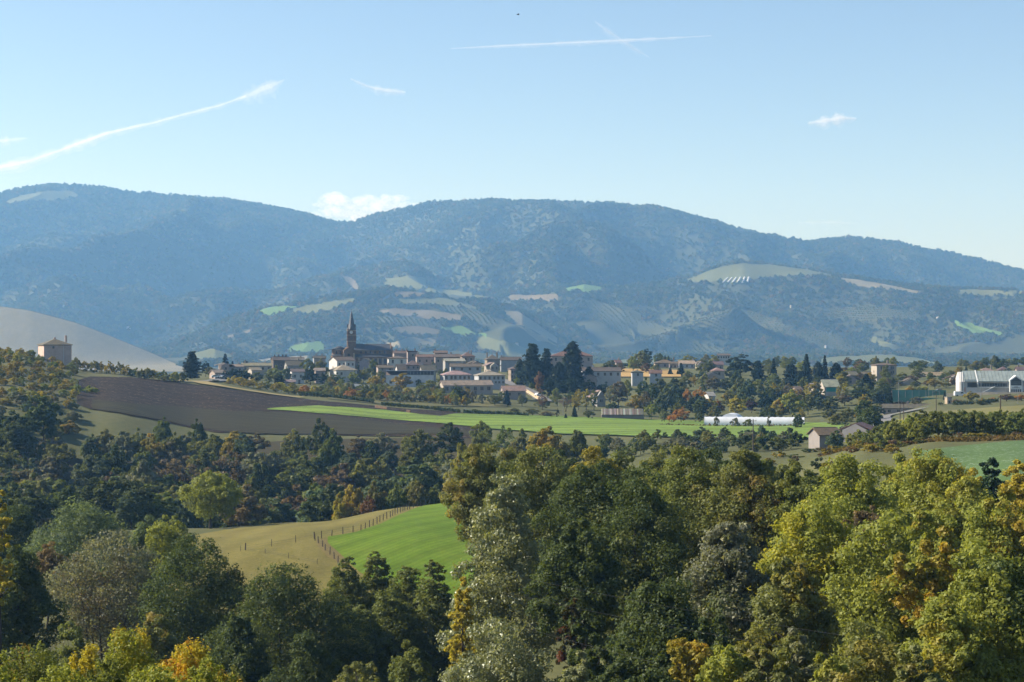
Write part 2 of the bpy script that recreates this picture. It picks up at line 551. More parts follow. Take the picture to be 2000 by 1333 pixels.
def sheet(name, top, bot, mat, d0, d1, zf, lift, nu=60, nd=14, label=None, remember=False, kind='structure', wob=0.0):
    """a field: the strip of ground between two lines of the view (far edge, near edge), laid on the terrain"""
    tu, tv = prof(top); bu, bv = prof(bot)
    us = np.linspace(max(tu[0], bu[0]), min(tu[-1], bu[-1]), nu)
    V = []; near = []; far = []
    for u in us:
        a = trace(u, np.interp(u, bu, bv), d0, d1, zf)
        b = trace(u, np.interp(u, tu, tv), d0, d1, zf)
        if wob:
            w = wob * float(fbm(np.array([u / 25.0]), np.array([a / 90.0]), 2, 3)[0])
            a += w; b -= w
        b = max(b, a + 0.5)
        near.append(a); far.append(b)
        d = np.linspace(a, b, nd)
        V.append(np.stack([d * (u - CU) / F, d, zf(np.full(nd, u), d) + lift], -1))
    V = np.array(V).reshape(-1, 3)
    I = np.arange(nu * nd).reshape(nu, nd)
    q = np.stack([I[:-1, :-1], I[1:, :-1], I[1:, 1:], I[:-1, 1:]], -1).reshape(-1, 4)
    o = obj(name, np_mesh(name, V, q, mat, smooth=True))
    tag(o, label, None, None, kind)
    if remember: PATCHES.append((us, np.array(near), np.array(far)))
    return o


def band(name, line, width, mat, d0, d1, zf, lift, label=None, kind='structure'):
    """a strip of constant width in metres along a line given in view pixels"""
    P = []
    for u, v in line:
        d = trace(u, v, d0, d1, zf)
        P.append((d * (u - CU) / F, d))
    # resample
    pts = []
    for (x0, y0), (x1, y1) in zip(P[:-1], P[1:]):
        n = max(2, int(math.hypot(x1 - x0, y1 - y0) / 4))
        for k in range(n): pts.append((x0 + (x1 - x0) * k / n, y0 + (y1 - y0) * k / n))
    pts.append(P[-1])
    for _ in range(4):
        pts = [pts[0]] + [tuple((np.array(pts[k - 1]) + 2 * np.array(pts[k]) + np.array(pts[k + 1])) / 4) for k in range(1, len(pts) - 1)] + [pts[-1]]
    V = []; q = []
    for k, p in enumerate(pts):
        a = np.array(pts[max(k - 1, 0)]); b = np.array(pts[min(k + 1, len(pts) - 1)])
        t = (b - a) / (np.linalg.norm(b - a) + 1e-9); nrm = np.array([-t[1], t[0]])
        for s in (-0.5, 0.5):
            x, y = np.array(p) + nrm * s * width
            V.append((x, y, float(zf(CU + F * x / y, y)) + lift))
    for k in range(len(pts) - 1): q.append((2 * k, 2 * k + 1, 2 * k + 3, 2 * k + 2))
    o = obj(name, np_mesh(name, np.array(V), np.array(q), mat, smooth=True))
    return tag(o, label, None, None, kind)


ground_mat('soil_grass', ((0.05, 0.055, 0.022), (0.085, 0.09, 0.035), (0.14, 0.125, 0.06)))
ground_mat('hill_ground', ((0.035, 0.042, 0.018), (0.05, 0.056, 0.025), (0.075, 0.072, 0.034)), (0.004, 0.03, 0.3))
gd = np.concatenate([np.linspace(4, 100, 40), np.linspace(104, 900, 200), np.linspace(908, 1700, 80)])
ground = polar_mesh('ground', np.linspace(-700, 2700, 300), gd, ground_z, MATS['soil_grass'])
tag(ground, kind='structure')
hd = FD(np.concatenate([np.linspace(1000, 3400, 275), np.linspace(3415, 6100, 170)]))
hills = polar_mesh('hills', np.linspace(-650, 2650, 440), hd, hill_z, MATS['hill_ground'])
tag(hills, kind='structure')

# fields near by
ground_mat('ploughed_soil', ((0.015, 0.010, 0.006), (0.026, 0.0165, 0.010), (0.042, 0.028, 0.017)), (0.02, 0.5, 2.5), 0.8, (0.25, 2.2, 1, 0.15), fleck=(0.7, 0.6, (0.085, 0.066, 0.04)), rows=[(2.4, 1.35, 0.45, 1.5), (14, 1.35, 0.2, 3.0)])
ground_mat('stubble_soil', ((0.018, 0.015, 0.007), (0.032, 0.028, 0.013), (0.062, 0.062, 0.024)), (0.05, 0.6, 2.5), 0.6, (0.2, 2.5, 1, 0.1), rows=[(4.0, 1.4, 0.3, 3.0)])
ground_mat('young_crop', ((0.075, 0.13, 0.022), (0.125, 0.192, 0.03), (0.185, 0.24, 0.055)), (0.02, 0.3, 2.0), 0.15, (0.3, 1.5, 1), fleck=(0.45, 0.62, (0.07, 0.10, 0.02)), rows=[(2.6, 1.5, 0.14, 1.0), (18, 1.5, 0.2, 2.5), (60, 0.9, 0.12, 4.0)])
ground_mat('lush_grass', ((0.055, 0.105, 0.008), (0.095, 0.155, 0.011), (0.155, 0.19, 0.028)), (0.05, 0.4, 3.0), 0.4, rows=[(5.0, 0.5, 0.12, 1.5), (1.2, 0.5, 0.1, 1.0)])
ground_mat('dry_pasture', ((0.085, 0.085, 0.022), (0.14, 0.122, 0.034), (0.2, 0.165, 0.055)), (0.05, 0.35, 2.0), 0.5, rows=[(9.0, 0.25, 0.1, 6.0)])
ground_mat('bank_grass', ((0.15, 0.13, 0.05), (0.24, 0.19, 0.08), (0.3, 0.24, 0.11)), (0.05, 0.5, 2.5), 0.3)
ground_mat('verge_soil', ((0.12, 0.098, 0.035), (0.15, 0.118, 0.045), (0.18, 0.14, 0.055)), (0.1, 0.6, 2.5), 0.3)
ground_mat('meadow_grass', ((0.10, 0.105, 0.035), (0.15, 0.14, 0.05), (0.2, 0.17, 0.07)), (0.03, 0.4, 2.5), 0.3)
ground_mat('orchard_floor', ((0.06, 0.065, 0.025), (0.10, 0.10, 0.04), (0.16, 0.13, 0.06)), (0.04, 0.4, 2.5), 0.3)
ground_mat('gold_stubble', ((0.28, 0.185, 0.07), (0.34, 0.225, 0.085), (0.38, 0.26, 0.10)), (0.03, 0.4, 2.5), 0.2)
ground_mat('cabbage_rows', ((0.05, 0.09, 0.03), (0.075, 0.125, 0.045), (0.10, 0.155, 0.065)), (0.05, 0.9, 3.0), 0.6, (0.5, 1.4, 1), fleck=(1.4, 0.62, (0.2, 0.26, 0.18)))

sheet('ploughed_field', [(150, 745), (176, 737), (250, 738), (330, 745), (420, 758), (520, 770), (600, 781), (700, 791), (800, 800), (880, 805), (935, 812)],
      [(150, 790), (176, 800), (250, 812), (330, 828), (420, 846), (520, 850), (600, 850), (700, 852), (800, 855), (880, 858), (935, 858)],
      MATS['ploughed_soil'], 560, 900, ground_z, 0.25, 120, 40, wob=2.0)
sheet('stubble_strip', [(180, 783), (260, 790), (360, 797), (450, 805), (520, 806), (620, 812), (720, 823), (830, 835), (930, 845)],
      [(180, 800), (260, 813), (360, 832), (450, 847), (520, 850), (620, 850), (720, 850), (830, 850), (930, 852)],
      MATS['stubble_soil'], 560, 900, ground_z, 0.38, 100, 20, wob=2.0)
sheet('green_crop_field', [(522, 801), (560, 797), (620, 795), (700, 799), (760, 804), (820, 811), (860, 815), (890, 810), (960, 812), (1100, 815), (1200, 819), (1330, 824), (1500, 827), (1660, 829)],
      [(522, 802), (620, 809), (700, 816), (800, 825), (860, 829), (960, 840), (1100, 850), (1300, 856), (1500, 860), (1580, 862), (1660, 850)],
      MATS['young_crop'], 560, 900, ground_z, 0.5, 160, 30, wob=2.0)
sheet('dry_pasture_field', [(330, 1058), (400, 1043), (480, 1030), (560, 1020), (650, 1010), (720, 1002), (800, 990), (900, 975), (930, 972)],
      [(330, 1260), (400, 1262), (480, 1262), (560, 1262), (650, 1262), (720, 1250), (800, 1245), (900, 1240), (930, 1240)],
      MATS['dry_pasture'], 246, 430, ground_z, 0.12, 120, 60)
sheet('lush_green_field', [(640, 1052), (690, 1043), (740, 1028), (780, 1008), (820, 992), (870, 981), (930, 976)],
      [(640, 1062), (665, 1085), (700, 1120), (760, 1150), (820, 1165), (930, 1180)],
      MATS['lush_grass'], 246, 430, ground_z, 0.26, 100, 50, wob=1.0)
sheet('bare_soil_verge', [(618, 1058), (660, 1049), (712, 1040), (760, 1018), (800, 996)],
      [(618, 1066), (640, 1090), (672, 1106), (700, 1046), (760, 1024), (800, 999)],
      MATS['verge_soil'], 246, 430, ground_z, 0.19, 60, 12)
band('grass_bank', [(330, 745), (380, 747), (420, 756), (480, 765), (540, 773), (590, 779)], 7.0, MATS['bank_grass'], 600, 900, ground_z, 0.7)
sheet('meadow_slope', [(1700, 838), (1740, 825), (1790, 812), (1830, 806), (1900, 800), (1960, 796), (2060, 790)],
      [(1700, 850), (1740, 845), (1790, 836), (1830, 832), (1900, 826), (1960, 822), (2060, 815)],
      MATS['meadow_grass'], 420, 900, ground_z, 0.3, 60, 30)
sheet('cabbage_field', [(1790, 884), (1870, 874), (1940, 867), (2010, 862), (2100, 858)],
      [(1790, 905), (1870, 945), (1940, 960), (2010, 960), (2100, 960)],
      MATS['cabbage_rows'], 225, 420, ground_z, 0.2, 80, 40)
ground_mat('leaf_litter', ((0.03, 0.025, 0.014), (0.045, 0.038, 0.018), (0.06, 0.055, 0.025)))
sheet('woodland_floor', [(-150, 850), (0, 850), (110, 860), (150, 900), (250, 905), (330, 885), (420, 872), (560, 862), (700, 858), (850, 856), (955, 856)],
      [(-150, 1005), (0, 1003), (150, 1001), (400, 1000), (600, 990), (800, 968), (900, 955), (955, 950)], MATS['leaf_litter'], 432, 660, ground_z, 0.2, 80, 40)
sheet('orchard_grass', [(-60, 692), (60, 697), (140, 710), (200, 722), (300, 735), (360, 745)], [(-60, 800), (60, 800), (140, 780), (170, 745), (300, 748), (360, 750)],
      MATS['orchard_floor'], 560, 850, ground_z, 0.2, 60, 30)
sheet('village_lawn', [(640, 752), (760, 752), (860, 764), (970, 765), (990, 772)], [(640, 780), (760, 792), (860, 795), (970, 796), (990, 796)],
      MATS['orchard_floor'], 800, 1000, ground_z, 0.3, 60, 20)
sheet('golden_field', [(1180, 722), (1214, 722), (1260, 723), (1330, 725)], [(1180, 738), (1214, 738), (1260, 738), (1330, 738)],
      MATS['gold_stubble'], 960, 1220, ground_z, 0.6, 40, 12)
band('road', [(1712, 838), (1730, 828), (1722, 818), (1738, 812), (1770, 806), (1800, 801)], 6.0, MATS['asphalt_mat'], 500, 900, ground_z, 0.6, 'grey asphalt road bending past the low barn')
band('street', [(972, 742), (990, 748), (1010, 755), (1030, 764), (1048, 774), (1064, 786)], 8.0, MATS['asphalt_mat'], 820, 1080, ground_z, 0.6, 'grey street running down beside the cedars')
band('street', [(385, 750), (410, 747), (440, 744)], 7.0, MATS['asphalt_mat'], 840, 950, ground_z, 0.6, 'pale street with parked cars above the ploughed field')
# ------------------------------------------------------------------ tree builders (numpy): crowns of leaf faces gathered in clumps, limbs as tapered tubes
def envelope(shape, t):
    t = np.asarray(t, float)
    if shape == 'round': return np.sqrt(np.clip(1 - (2 * t - 0.85) ** 2 / 1.33, 0, 1))
    if shape == 'oval': return np.clip(np.sin(np.pi * (0.12 + 0.84 * t ** 0.9)), 0, 1) ** 0.7
    if shape == 'column': return np.clip(np.sin(np.pi * (0.1 + 0.88 * t)), 0, 1) ** 0.5
    if shape == 'vase': return np.clip(0.45 + 0.75 * t, 0, 1) * np.sqrt(np.clip(1 - ((t - 0.55) / 0.5) ** 4, 0.12, 1))
    if shape == 'dome': return np.sqrt(np.clip(1 - t ** 2.2, 0, 1))
    if shape == 'cone': return np.clip(1.02 - t, 0.02, 1) ** 0.85
    return np.ones_like(t)


def leaf_cards(rng, cen, rad, n_per, size, flat, up, tri):
    nc = len(cen)
    n = nc * n_per
    ci = np.repeat(np.arange(nc), n_per)
    d = rng.normal(size=(n, 3)); d /= np.linalg.norm(d, axis=1, keepdims=True)
    r = rng.uniform(0.25, 1.0, n) ** 0.45
    r *= 1 + 0.22 * rng.normal(size=n) * (rng.random(n) < 0.3)
    p = cen[ci] + d * (r * rad[ci])[:, None] * np.array([1, 1, flat])
    nrm = d * 0.8 + np.array([0, 0, up]) + rng.normal(size=(n, 3)) * 0.45
    nrm /= np.linalg.norm(nrm, axis=1, keepdims=True)
    a = np.cross(nrm, rng.normal(size=(n, 3))); a /= np.linalg.norm(a, axis=1, keepdims=True) + 1e-9
    b = np.cross(nrm, a)
    s = size * rng.uniform(0.6, 1.35, n)
    a *= (s * 0.62)[:, None]; b *= (s * 0.36)[:, None]
    k = nrm * (s * 0.12)[:, None]
    if tri:
        V = np.stack([p - a - k, p + a * 0.2 + b * 1.5, p + a * 0.2 - b * 1.5 - k], 1)
    else:
        V = np.stack([p - a, p + b + k, p + a, p - b + k], 1)
    lv = np.clip(rng.normal(0.45, 0.2, n), 0, 1)
    return V, lv, ci


LOBES = {'round': 11, 'oval': 12, 'column': 11, 'vase': 9, 'dome': 11, 'cone': 10}


def crown_clumps(rng, H, W, base, shape, n, fill=0.5, lump=0.25, lean=0.0):
    """a crown of several rounded lobes; leaf clumps sit on the outside of the lobes, a few inside"""
    R = W / 2
    asp = (H - base) / W
    nl = int((LOBES[shape] + rng.integers(0, 4)) * max(1.0, 1.15 * asp))
    t = (np.arange(nl) + rng.uniform(0.1, 0.9, nl)) / nl
    t = t ** (0.85 if shape != 'dome' else 1.1)
    env = envelope(shape, t)
    rl = R * rng.uniform(0.42, 0.6, nl) * (0.5 + 0.5 * env) * (1.15 if shape == 'column' else 1.0)
    rl = np.minimum(rl, 0.3 * H)
    th = np.arange(nl) * 2.39996 + rng.uniform(-0.5, 0.5, nl) + rng.uniform(0, 6.28)
    rho = np.maximum(env * R * (1 + lump * rng.uniform(-0.7, 0.35, nl)) - rl * 0.85, 0)
    core = np.arange(nl) % 4 == 3
    rho = np.where(core, rho * 0.25, rho); rl = np.where(core, rl * 1.15, rl)
    z = base + rl * 0.7 + t * (H - base - rl * 1.75)
    c0 = np.stack([rho * np.cos(th), rho * np.sin(th), z], 1)
    top = int(np.argmax(t))
    c0[top] = (rng.uniform(-0.12, 0.12) * R, rng.uniform(-0.12, 0.12) * R, H - rl[top] * 0.95)
    w = rl ** 2; w /= w.sum()
    m = n * 5
    li = rng.choice(nl, m, p=w)
    d = rng.normal(size=(m, 3)); d[:, 2] += 0.35
    d /= np.linalg.norm(d, axis=1, keepdims=True)
    inner = rng.random(m) < 0.15
    q = c0[li] + d * (rl[li] * np.where(inner, rng.uniform(0.1, 0.6, m), rng.uniform(0.72, 0.95, m)))[:, None] * np.array([1, 1, 0.9])
    dist = np.linalg.norm(q[:, None] - c0[None], axis=2) / rl[None]
    dist[np.arange(m), li] = 9
    ok = (dist.min(1) > 0.62) | inner
    q = q[ok][:n]; li = li[ok][:n]
    rad = rl[li] * rng.uniform(0.26, 0.46, len(q))
    return q, rad, np.clip((q[:, 2] - base) / (H - base), 0, 1)


def limbs_mesh(rng, name, H, base, W, cen, n_limbs, r0, mat, stems=1, sides=6, top=0.8, twigs=0, spread=0.18):
    mb = MB()
    heads = []
    for s in range(stems):
        x = y = 0.0
        if stems > 1:
            an = 2 * math.pi * s / stems + rng.uniform(-0.5, 0.5)
            tx, ty = math.cos(an) * W * spread, math.sin(an) * W * spread
        else:
            tx, ty = rng.uniform(-0.05, 0.05) * W, rng.uniform(-0.05, 0.05) * W
        pts = []
        for k in range(7):
            f = k / 6
            pts.append((tx * f ** 0.9 + rng.normal() * 0.012 * W * (k > 0), ty * f ** 0.9 + rng.normal() * 0.012 * W * (k > 0), -0.4 + (H * top + 0.4) * f))
        rs = [r0 * (1.25 if k == 0 else 1) * (1 - 0.86 * k / 6) / (stems ** 0.35) for k in range(7)]
        mb.tube(pts, rs, sides)
        heads.append((np.array(pts), rs))
    pick = rng.choice(len(cen), min(n_limbs, len(cen)), replace=False)
    for i in pick:
        c = cen[i]
        pts, rs = heads[i % stems]
        zt = max(base * 0.75, c[2] - rng.uniform(0.25, 0.55) * np.hypot(c[0], c[1]) - 0.04 * H)
        f = np.clip((zt + 0.4) / (H * top + 0.4), 0.08, 0.97) * 6
        k = int(min(f, 5)); q = f - k
        p0 = pts[k] * (1 - q) + pts[k + 1] * q
        r = (rs[k] * (1 - q) + rs[k + 1] * q) * 0.55
        mid = p0 * 0.45 + c * 0.55 + np.array([0, 0, -0.06 * np.linalg.norm(c - p0)]) + rng.normal(size=3) * 0.02 * W
        mb.tube([p0, p0 * 0.75 + mid * 0.25, mid, c], [r, r * 0.75, r * 0.5, r * 0.2], max(4, sides - 2), cap=False)
        for _ in range(twigs):
            e = c + rng.normal(size=3) * W * 0.09 + np.array([0, 0, 0.05 * H])
            s0 = mid * 0.4 + c * 0.6
            mb.tube([s0, (s0 + e) / 2 + rng.normal(size=3) * 0.02 * W, e], [r * 0.3, r * 0.2, r * 0.09], 3, cap=False)
    return mb.mesh(name, mat, smooth=True)


def make_tree(seed, H, W, base, shape='oval', clumps=60, per=90, leaf=0.4, flat=0.75, up=0.45, tri=True, fill=0.45, lump=0.25, limbs=10, r0=None,
              stems=1, mat='leaves', bark='bark', top=0.8, twigs=0, crad=1.0, spread=0.18):
    rng = np.random.default_rng(seed)
    c, rad, t = crown_clumps(rng, H, W, base, shape, clumps, fill, lump)
    rad = rad * crad
    V, lv, ci = leaf_cards(rng, c, rad, per, leaf, flat, up, tri)
    zmin = 0.15
    V[:, :, 2] = np.maximum(V[:, :, 2], zmin)
    k = V.shape[1]
    cv = rng.random(len(c))
    # neighbouring clumps lean to the same colour
    cv = 0.5 * cv + 0.5 * (0.5 + 0.5 * np.sin(c[:, 0] / W * 5 + seed) * np.cos(c[:, 2] / H * 6 + c[:, 1] / W * 4 + seed * 0.7))
    me = np_mesh('crown', V.reshape(-1, 3), np.arange(len(V) * k).reshape(-1, k), MATS[mat], {'leaf_var': lv, 'clump_var': cv[ci]})
    tr = limbs_mesh(rng, 'trunk', H, base, W, c, limbs, r0 or H * 0.018, MATS[bark], stems, 6, top, twigs, spread)
    return dict(crown=me, trunk=tr, H=H, W=W)


def make_conifer(seed, H, W, base=0.06, tiers=16, per=8, card=0.55, droop=0.25, cedar=False, mat='needles'):
    """whorls of drooping branches, each a spray of needle faces"""
    rng = np.random.default_rng(seed)
    P = []; B = []
    mb = MB()
    mb.tube([(0, 0, -0.4), (0.02 * W, 0, H * 0.5), (0, 0, H * 0.97)], [H * 0.02, H * 0.012, H * 0.002], 6)
    for k in range(tiers):
        t = (k + rng.uniform(-0.3, 0.3)) / tiers
        t = min(max(t, 0), 0.985)
        z = H * (base + (1 - base) * t)
        R = W / 2 * (1 - t) ** (0.55 if cedar else 0.85) * (rng.uniform(0.55, 1.1) if cedar else rng.uniform(0.85, 1.08)) + 0.03 * W
        for b in range(per):
            an = 2 * math.pi * (b + rng.uniform(-0.35, 0.35)) / per + k * 0.7
            L = R * rng.uniform(0.6 if cedar else 0.75, 1.12)
            m = max(6, int(L / card * (6.5 if cedar else 5.0)))
            s = rng.uniform(0.1, 1, m) ** 0.75
            lat = rng.normal(size=m) * L * (0.2 if cedar else 0.13) * (1.15 - s)
            x = np.cos(an) * s * L - np.sin(an) * lat
            y = np.sin(an) * s * L + np.cos(an) * lat
            zz = z + (0.02 * L * s if cedar else -droop * L * s ** 1.5) + rng.normal(size=m) * 0.04 * W * (0.6 if cedar else 0.5) - np.abs(lat) * 0.3
            P.append(np.stack([x, y, zz], 1)); B.append(np.full(m, k * per + b))
    P = np.concatenate(P); B = np.concatenate(B)
    n = len(P)
    out = P * np.array([1, 1, 0]); out /= np.linalg.norm(out, axis=1, keepdims=True) + 1e-6
    nrm = np.array([0, 0, 0.9]) + out * 0.35 + rng.normal(size=(n, 3)) * 0.45
    nrm /= np.linalg.norm(nrm, axis=1, keepdims=True)
    a = np.cross(nrm, rng.normal(size=(n, 3))); a /= np.linalg.norm(a, axis=1, keepdims=True)
    b = np.cross(nrm, a)
    s = (card * rng.uniform(0.6, 1.3, n))[:, None]
    V = np.stack([P - a * s * 0.7, P + a * s * 0.4 + b * s * 0.55, P + a * s * 0.4 - b * s * 0.55], 1)
    V[:, :, 2] = np.maximum(V[:, :, 2], 0.1)
    lv = np.clip(rng.normal(0.4, 0.2, n), 0, 1)
    cv = rng.random(B.max() + 1)[B]
    me = np_mesh('crown', V.reshape(-1, 3), np.arange(n * 3).reshape(-1, 3), MATS[mat], {'leaf_var': lv, 'clump_var': cv})
    return dict(crown=me, trunk=mb.mesh('trunk', MATS['bark'], True), H=H, W=W)


def make_bush(seed, H, W, clumps=26, per=70, leaf=0.35, mat='leaves', tri=True, up=0.45, crad=1.15, shape='dome'):
    return make_tree(seed, H, W, 0.02 * H, shape, clumps, per, leaf, 0.8, up, tri, 0.3, 0.3, 7, H * 0.02, 3, mat, 'bark', 0.6, 0, crad)


LIB = {
    'broad': [make_tree(100 + k, 11.5, 9.5, 1.6 + 0.5 * (k % 2), ('oval', 'round', 'round', 'oval', 'column')[k], 85, 85, 0.5, 0.75, 0.4, True, 0.4, 0.42, 9, 0.22) for k in range(5)],
    'bushy': [make_tree(130 + k, 7.5, 8.5, 0.3, 'dome', 70, 75, 0.45, 0.75, 0.4, True, 0.3, 0.35, 8, 0.16, 2) for k in range(3)],
    'orchard': [make_tree(150 + k, 4.6, 5.2, 0.45, ('round', 'dome', 'round', 'dome')[k], 60, 44, 0.36, 0.75, 0.4, True, 0.4, 0.35, 9, 0.12, 1 + k % 2, 'leaves', 'bark', 0.55) for k in range(4)],
    'village': [make_tree(170 + k, 11, 8.5, 1.4, ('oval', 'round', 'column', 'round')[k], 60, 60, 0.62, 0.75, 0.4, True, 0.35, 0.34, 8, 0.22) for k in range(4)],
    'sparse': [make_tree(190 + k, 10, 8, 1.8, ('oval', 'vase')[k], 46, 34, 0.4, 0.7, 0.35, True, 0.45, 0.3, 26, 0.2, 2, 'leaves', 'bark', 0.8, 3) for k in range(2)],
    'poplar': [make_tree(200 + k, 14, 4.6, 1.5, 'column', 60, 50, 0.5, 0.9, 0.3, True, 0.3, 0.22, 8, 0.2) for k in range(2)],
    'spruce': [make_conifer(210, 17, 7.5, 0.04, 26, 11, 0.8), make_conifer(211, 15, 6.2, 0.04, 24, 10, 0.8, 0.32)],
    'cedar': [make_conifer(220, 24, 15, 0.06, 24, 11, 1.0, 0.1, True), make_conifer(221, 22, 13, 0.06, 22, 11, 1.0, 0.1, True)],
    'pine': [make_tree(230, 14, 10, 3.0, 'round', 70, 70, 0.6, 0.4, 0.6, True, 0.35, 0.35, 12, 0.28, 1, 'needles')],
    'cypress': [make_tree(240, 9, 2.8, 0.2, 'oval', 40, 60, 0.4, 1.3, 0.2, True, 0.2, 0.1, 4, 0.12, 1, 'needles')],
    'copse': [make_tree(260 + k, 11, 9.5, 0.8, ('round', 'dome', 'oval')[k], 70, 60, 0.62, 0.75, 0.4, True, 0.35, 0.3, 8, 0.22) for k in range(3)],
    'shrub': [make_bush(250 + k, 2.6, 3.4, 24, 55, 0.32) for k in range(3)],
}


def used_name(kind):
    return {'broad': 'broadleaf_tree', 'bushy': 'broadleaf_tree', 'orchard': 'fruit_tree', 'village': 'garden_tree', 'copse': 'copse_tree', 'sparse': 'thin_tree', 'poplar': 'poplar_tree',
            'spruce': 'spruce_tree', 'cedar': 'cedar_tree', 'pine': 'pine_tree', 'cypress': 'cypress_tree', 'shrub': 'shrub'}.get(kind, kind)


def put_tree(model, name, loc, H, W, color, accent=None, amount=0.0, label=None, cat='tree', group=None, rz=None, k=1.0):
    root = empty(name, loc, rnd.uniform(0, 6.28) if rz is None else rz, label, cat, group)
    s = (W / model['W'], W / model['W'], H / model['H'])
    t = obj('trunk', model['trunk'], root); t.scale = s
    c = obj('crown', model['crown'], root); c.scale = s
    c.color = (*[q * k for q in color], 1)
    c['accent'] = [float(x) * k for x in (accent or color)]
    c['amount'] = float(amount)
    return root


def jitter(c, a=0.15):
    k = 1 + rnd.uniform(-a, a)
    return tuple(max(0.004, x * k * (1 + rnd.uniform(-a, a) * 0.5)) for x in c)


PAL = {
    'dark': ((0.042, 0.058, 0.022), (0.07, 0.082, 0.027), 0.3),
    'green': ((0.082, 0.098, 0.03), (0.13, 0.135, 0.036), 0.35),
    'bright': ((0.135, 0.152, 0.034), (0.20, 0.195, 0.038), 0.4),
    'olive': ((0.098, 0.109, 0.039), (0.168, 0.133, 0.042), 0.35),
    'yellow': ((0.225, 0.195, 0.03), (0.25, 0.205, 0.03), 0.4),
    'gold': ((0.165, 0.145, 0.028), (0.25, 0.165, 0.022), 0.45),
    'orange': ((0.210, 0.119, 0.031), (0.300, 0.140, 0.025), 0.5),
    'russet': ((0.105, 0.063, 0.035), (0.154, 0.070, 0.028), 0.4),
    'brown': ((0.091, 0.073, 0.049), (0.126, 0.091, 0.049), 0.4),
    'grey': ((0.105, 0.112, 0.084), (0.140, 0.140, 0.105), 0.4),
    'bluegreen': ((0.06, 0.082, 0.048), (0.09, 0.11, 0.06), 0.3),
    'conifer': ((0.016, 0.028, 0.017), (0.022, 0.036, 0.020), 0.3),
    'purple': ((0.050, 0.025, 0.030), (0.070, 0.030, 0.030), 0.3),
    'silver': ((0.125, 0.138, 0.078), (0.165, 0.172, 0.095), 0.3),
}
WORDS = {'dark': 'dark green', 'green': 'mid green', 'bright': 'light green', 'olive': 'olive green', 'yellow': 'yellow', 'gold': 'gold tinged', 'orange': 'orange', 'russet': 'russet',
         'brown': 'brown', 'grey': 'grey green', 'bluegreen': 'bluish green', 'conifer': 'dark', 'purple': 'purple', 'silver': 'silvery'}
ONES = 'zeroth first second third fourth fifth sixth seventh eighth ninth tenth eleventh twelfth thirteenth fourteenth fifteenth sixteenth seventeenth eighteenth nineteenth'.split()
TENS = {2: 'twent', 3: 'thirt', 4: 'fort', 5: 'fift', 6: 'sixt', 7: 'sevent', 8: 'eight', 9: 'ninet'}


def ordinal(n):
    if n < 20: return ONES[n]
    if n >= 100: return 'hundred and ' + ordinal(n - 100) if n > 100 else 'hundredth'
    t, o = divmod(n, 10)
    return TENS[t] + ('ieth' if o == 0 else 'y-' + ONES[o])


class Grove:
    """a group of trees of one place; labels are written once all stand, counting alike ones from the left"""
    def __init__(s, group, where, zf=ground_z):
        s.group = group; s.where = where; s.items = []; s.zf = zf

    def add(s, kind, u, d, H, W, pal, var=None, what=None, sink=0.0):
        models = LIB[kind]
        mdl = models[rnd.randrange(len(models)) if var is None else var]
        z = float(s.zf(u, d)) - sink
        c, a, am = PAL[pal]
        r = put_tree(mdl, used_name(kind), (d * (u - CU) / F, d, z), H, W, jitter(c), jitter(a), am, None, 'shrub' if kind == 'shrub' else 'tree', s.group, None, 1.0 if pal == 'conifer' else 1.25)
        s.items.append((u, d, WORDS[pal] + ' ' + (what or used_name(kind).replace('_', ' ')), r))
        return r

    def at(s, kind, u, vtop, vbase, wpx, pal, d, var=None, what=None):
        """by its top and width in view pixels and depth; it grows from the ground there"""
        z = float(s.zf(u, d))
        H = -d * (vtop - CV) / F - z
        H = max(H, 1.2)
        return s.add(kind, u, d, H, wpx * d / F, pal, var, what)

    def label(s):
        by = {}
        for it in s.items: by.setdefault(it[2], []).append(it)
        for w, L in by.items():
            L.sort(key=lambda i: i[0])
            for k, it in enumerate(L):
                if len(L) == 1: it[3]['label'] = f'{w} {s.where}'
                else: it[3]['label'] = f'{ordinal(k + 1)} {w} from the left {s.where}'
# ------------------------------------------------------------------ foreground trees, each its own mesh
def fore(name, label, seed, u, vtop, d, wpx, pal, H=None, accent=None, amount=None, group=None, cat='tree', **kw):
    z = float(ground_z(u, d))
    ztop = -d * (vtop - CV) / F
    h = ztop - z
    if H:                              # stands lower on the slope only if asked
        h = H
        z = ztop - H
    W = wpx * d / F * kw.pop('wide', 1.0)
    c, a, am = PAL[pal] if isinstance(pal, str) else pal
    base = max(kw.pop('base', 0.12) * h, h - kw.pop('tall', 9) * W)
    c = tuple(q * 1.45 for q in c); a = tuple(q * 1.4 for q in (accent or a)); accent = a
    if 'per' in kw:
        # enough leaves to close the crown: about two and a half layers over its outline
        cover = kw.pop('cover', 2.3)
        need = min(52000, math.pi * W * (h - base) * cover / (0.4 * kw['leaf'] ** 2))
        kw['clumps'] = int(need / kw['per'])
    m = make_tree(seed, h, W, base, **kw)
    return put_tree(m, name, (d * (u - CU) / F, d, z), h, W, c, accent or a, am if amount is None else amount, label, cat, group, rz=0.0)


BIG = dict(tri=True, clumps=120, per=130, leaf=0.3, flat=0.8, up=0.4, fill=0.5, lump=0.36, limbs=30)
def big(**k):
    r = {**BIG, **k}
    r['clumps'] = int(r['clumps'] * 2.2); r['leaf'] *= 0.85; r['per'] = int(r['per'] * 1.05); r['fill'] = 0.5; r.setdefault('wide', 1.25); r.setdefault('tall', 1.35)
    return r


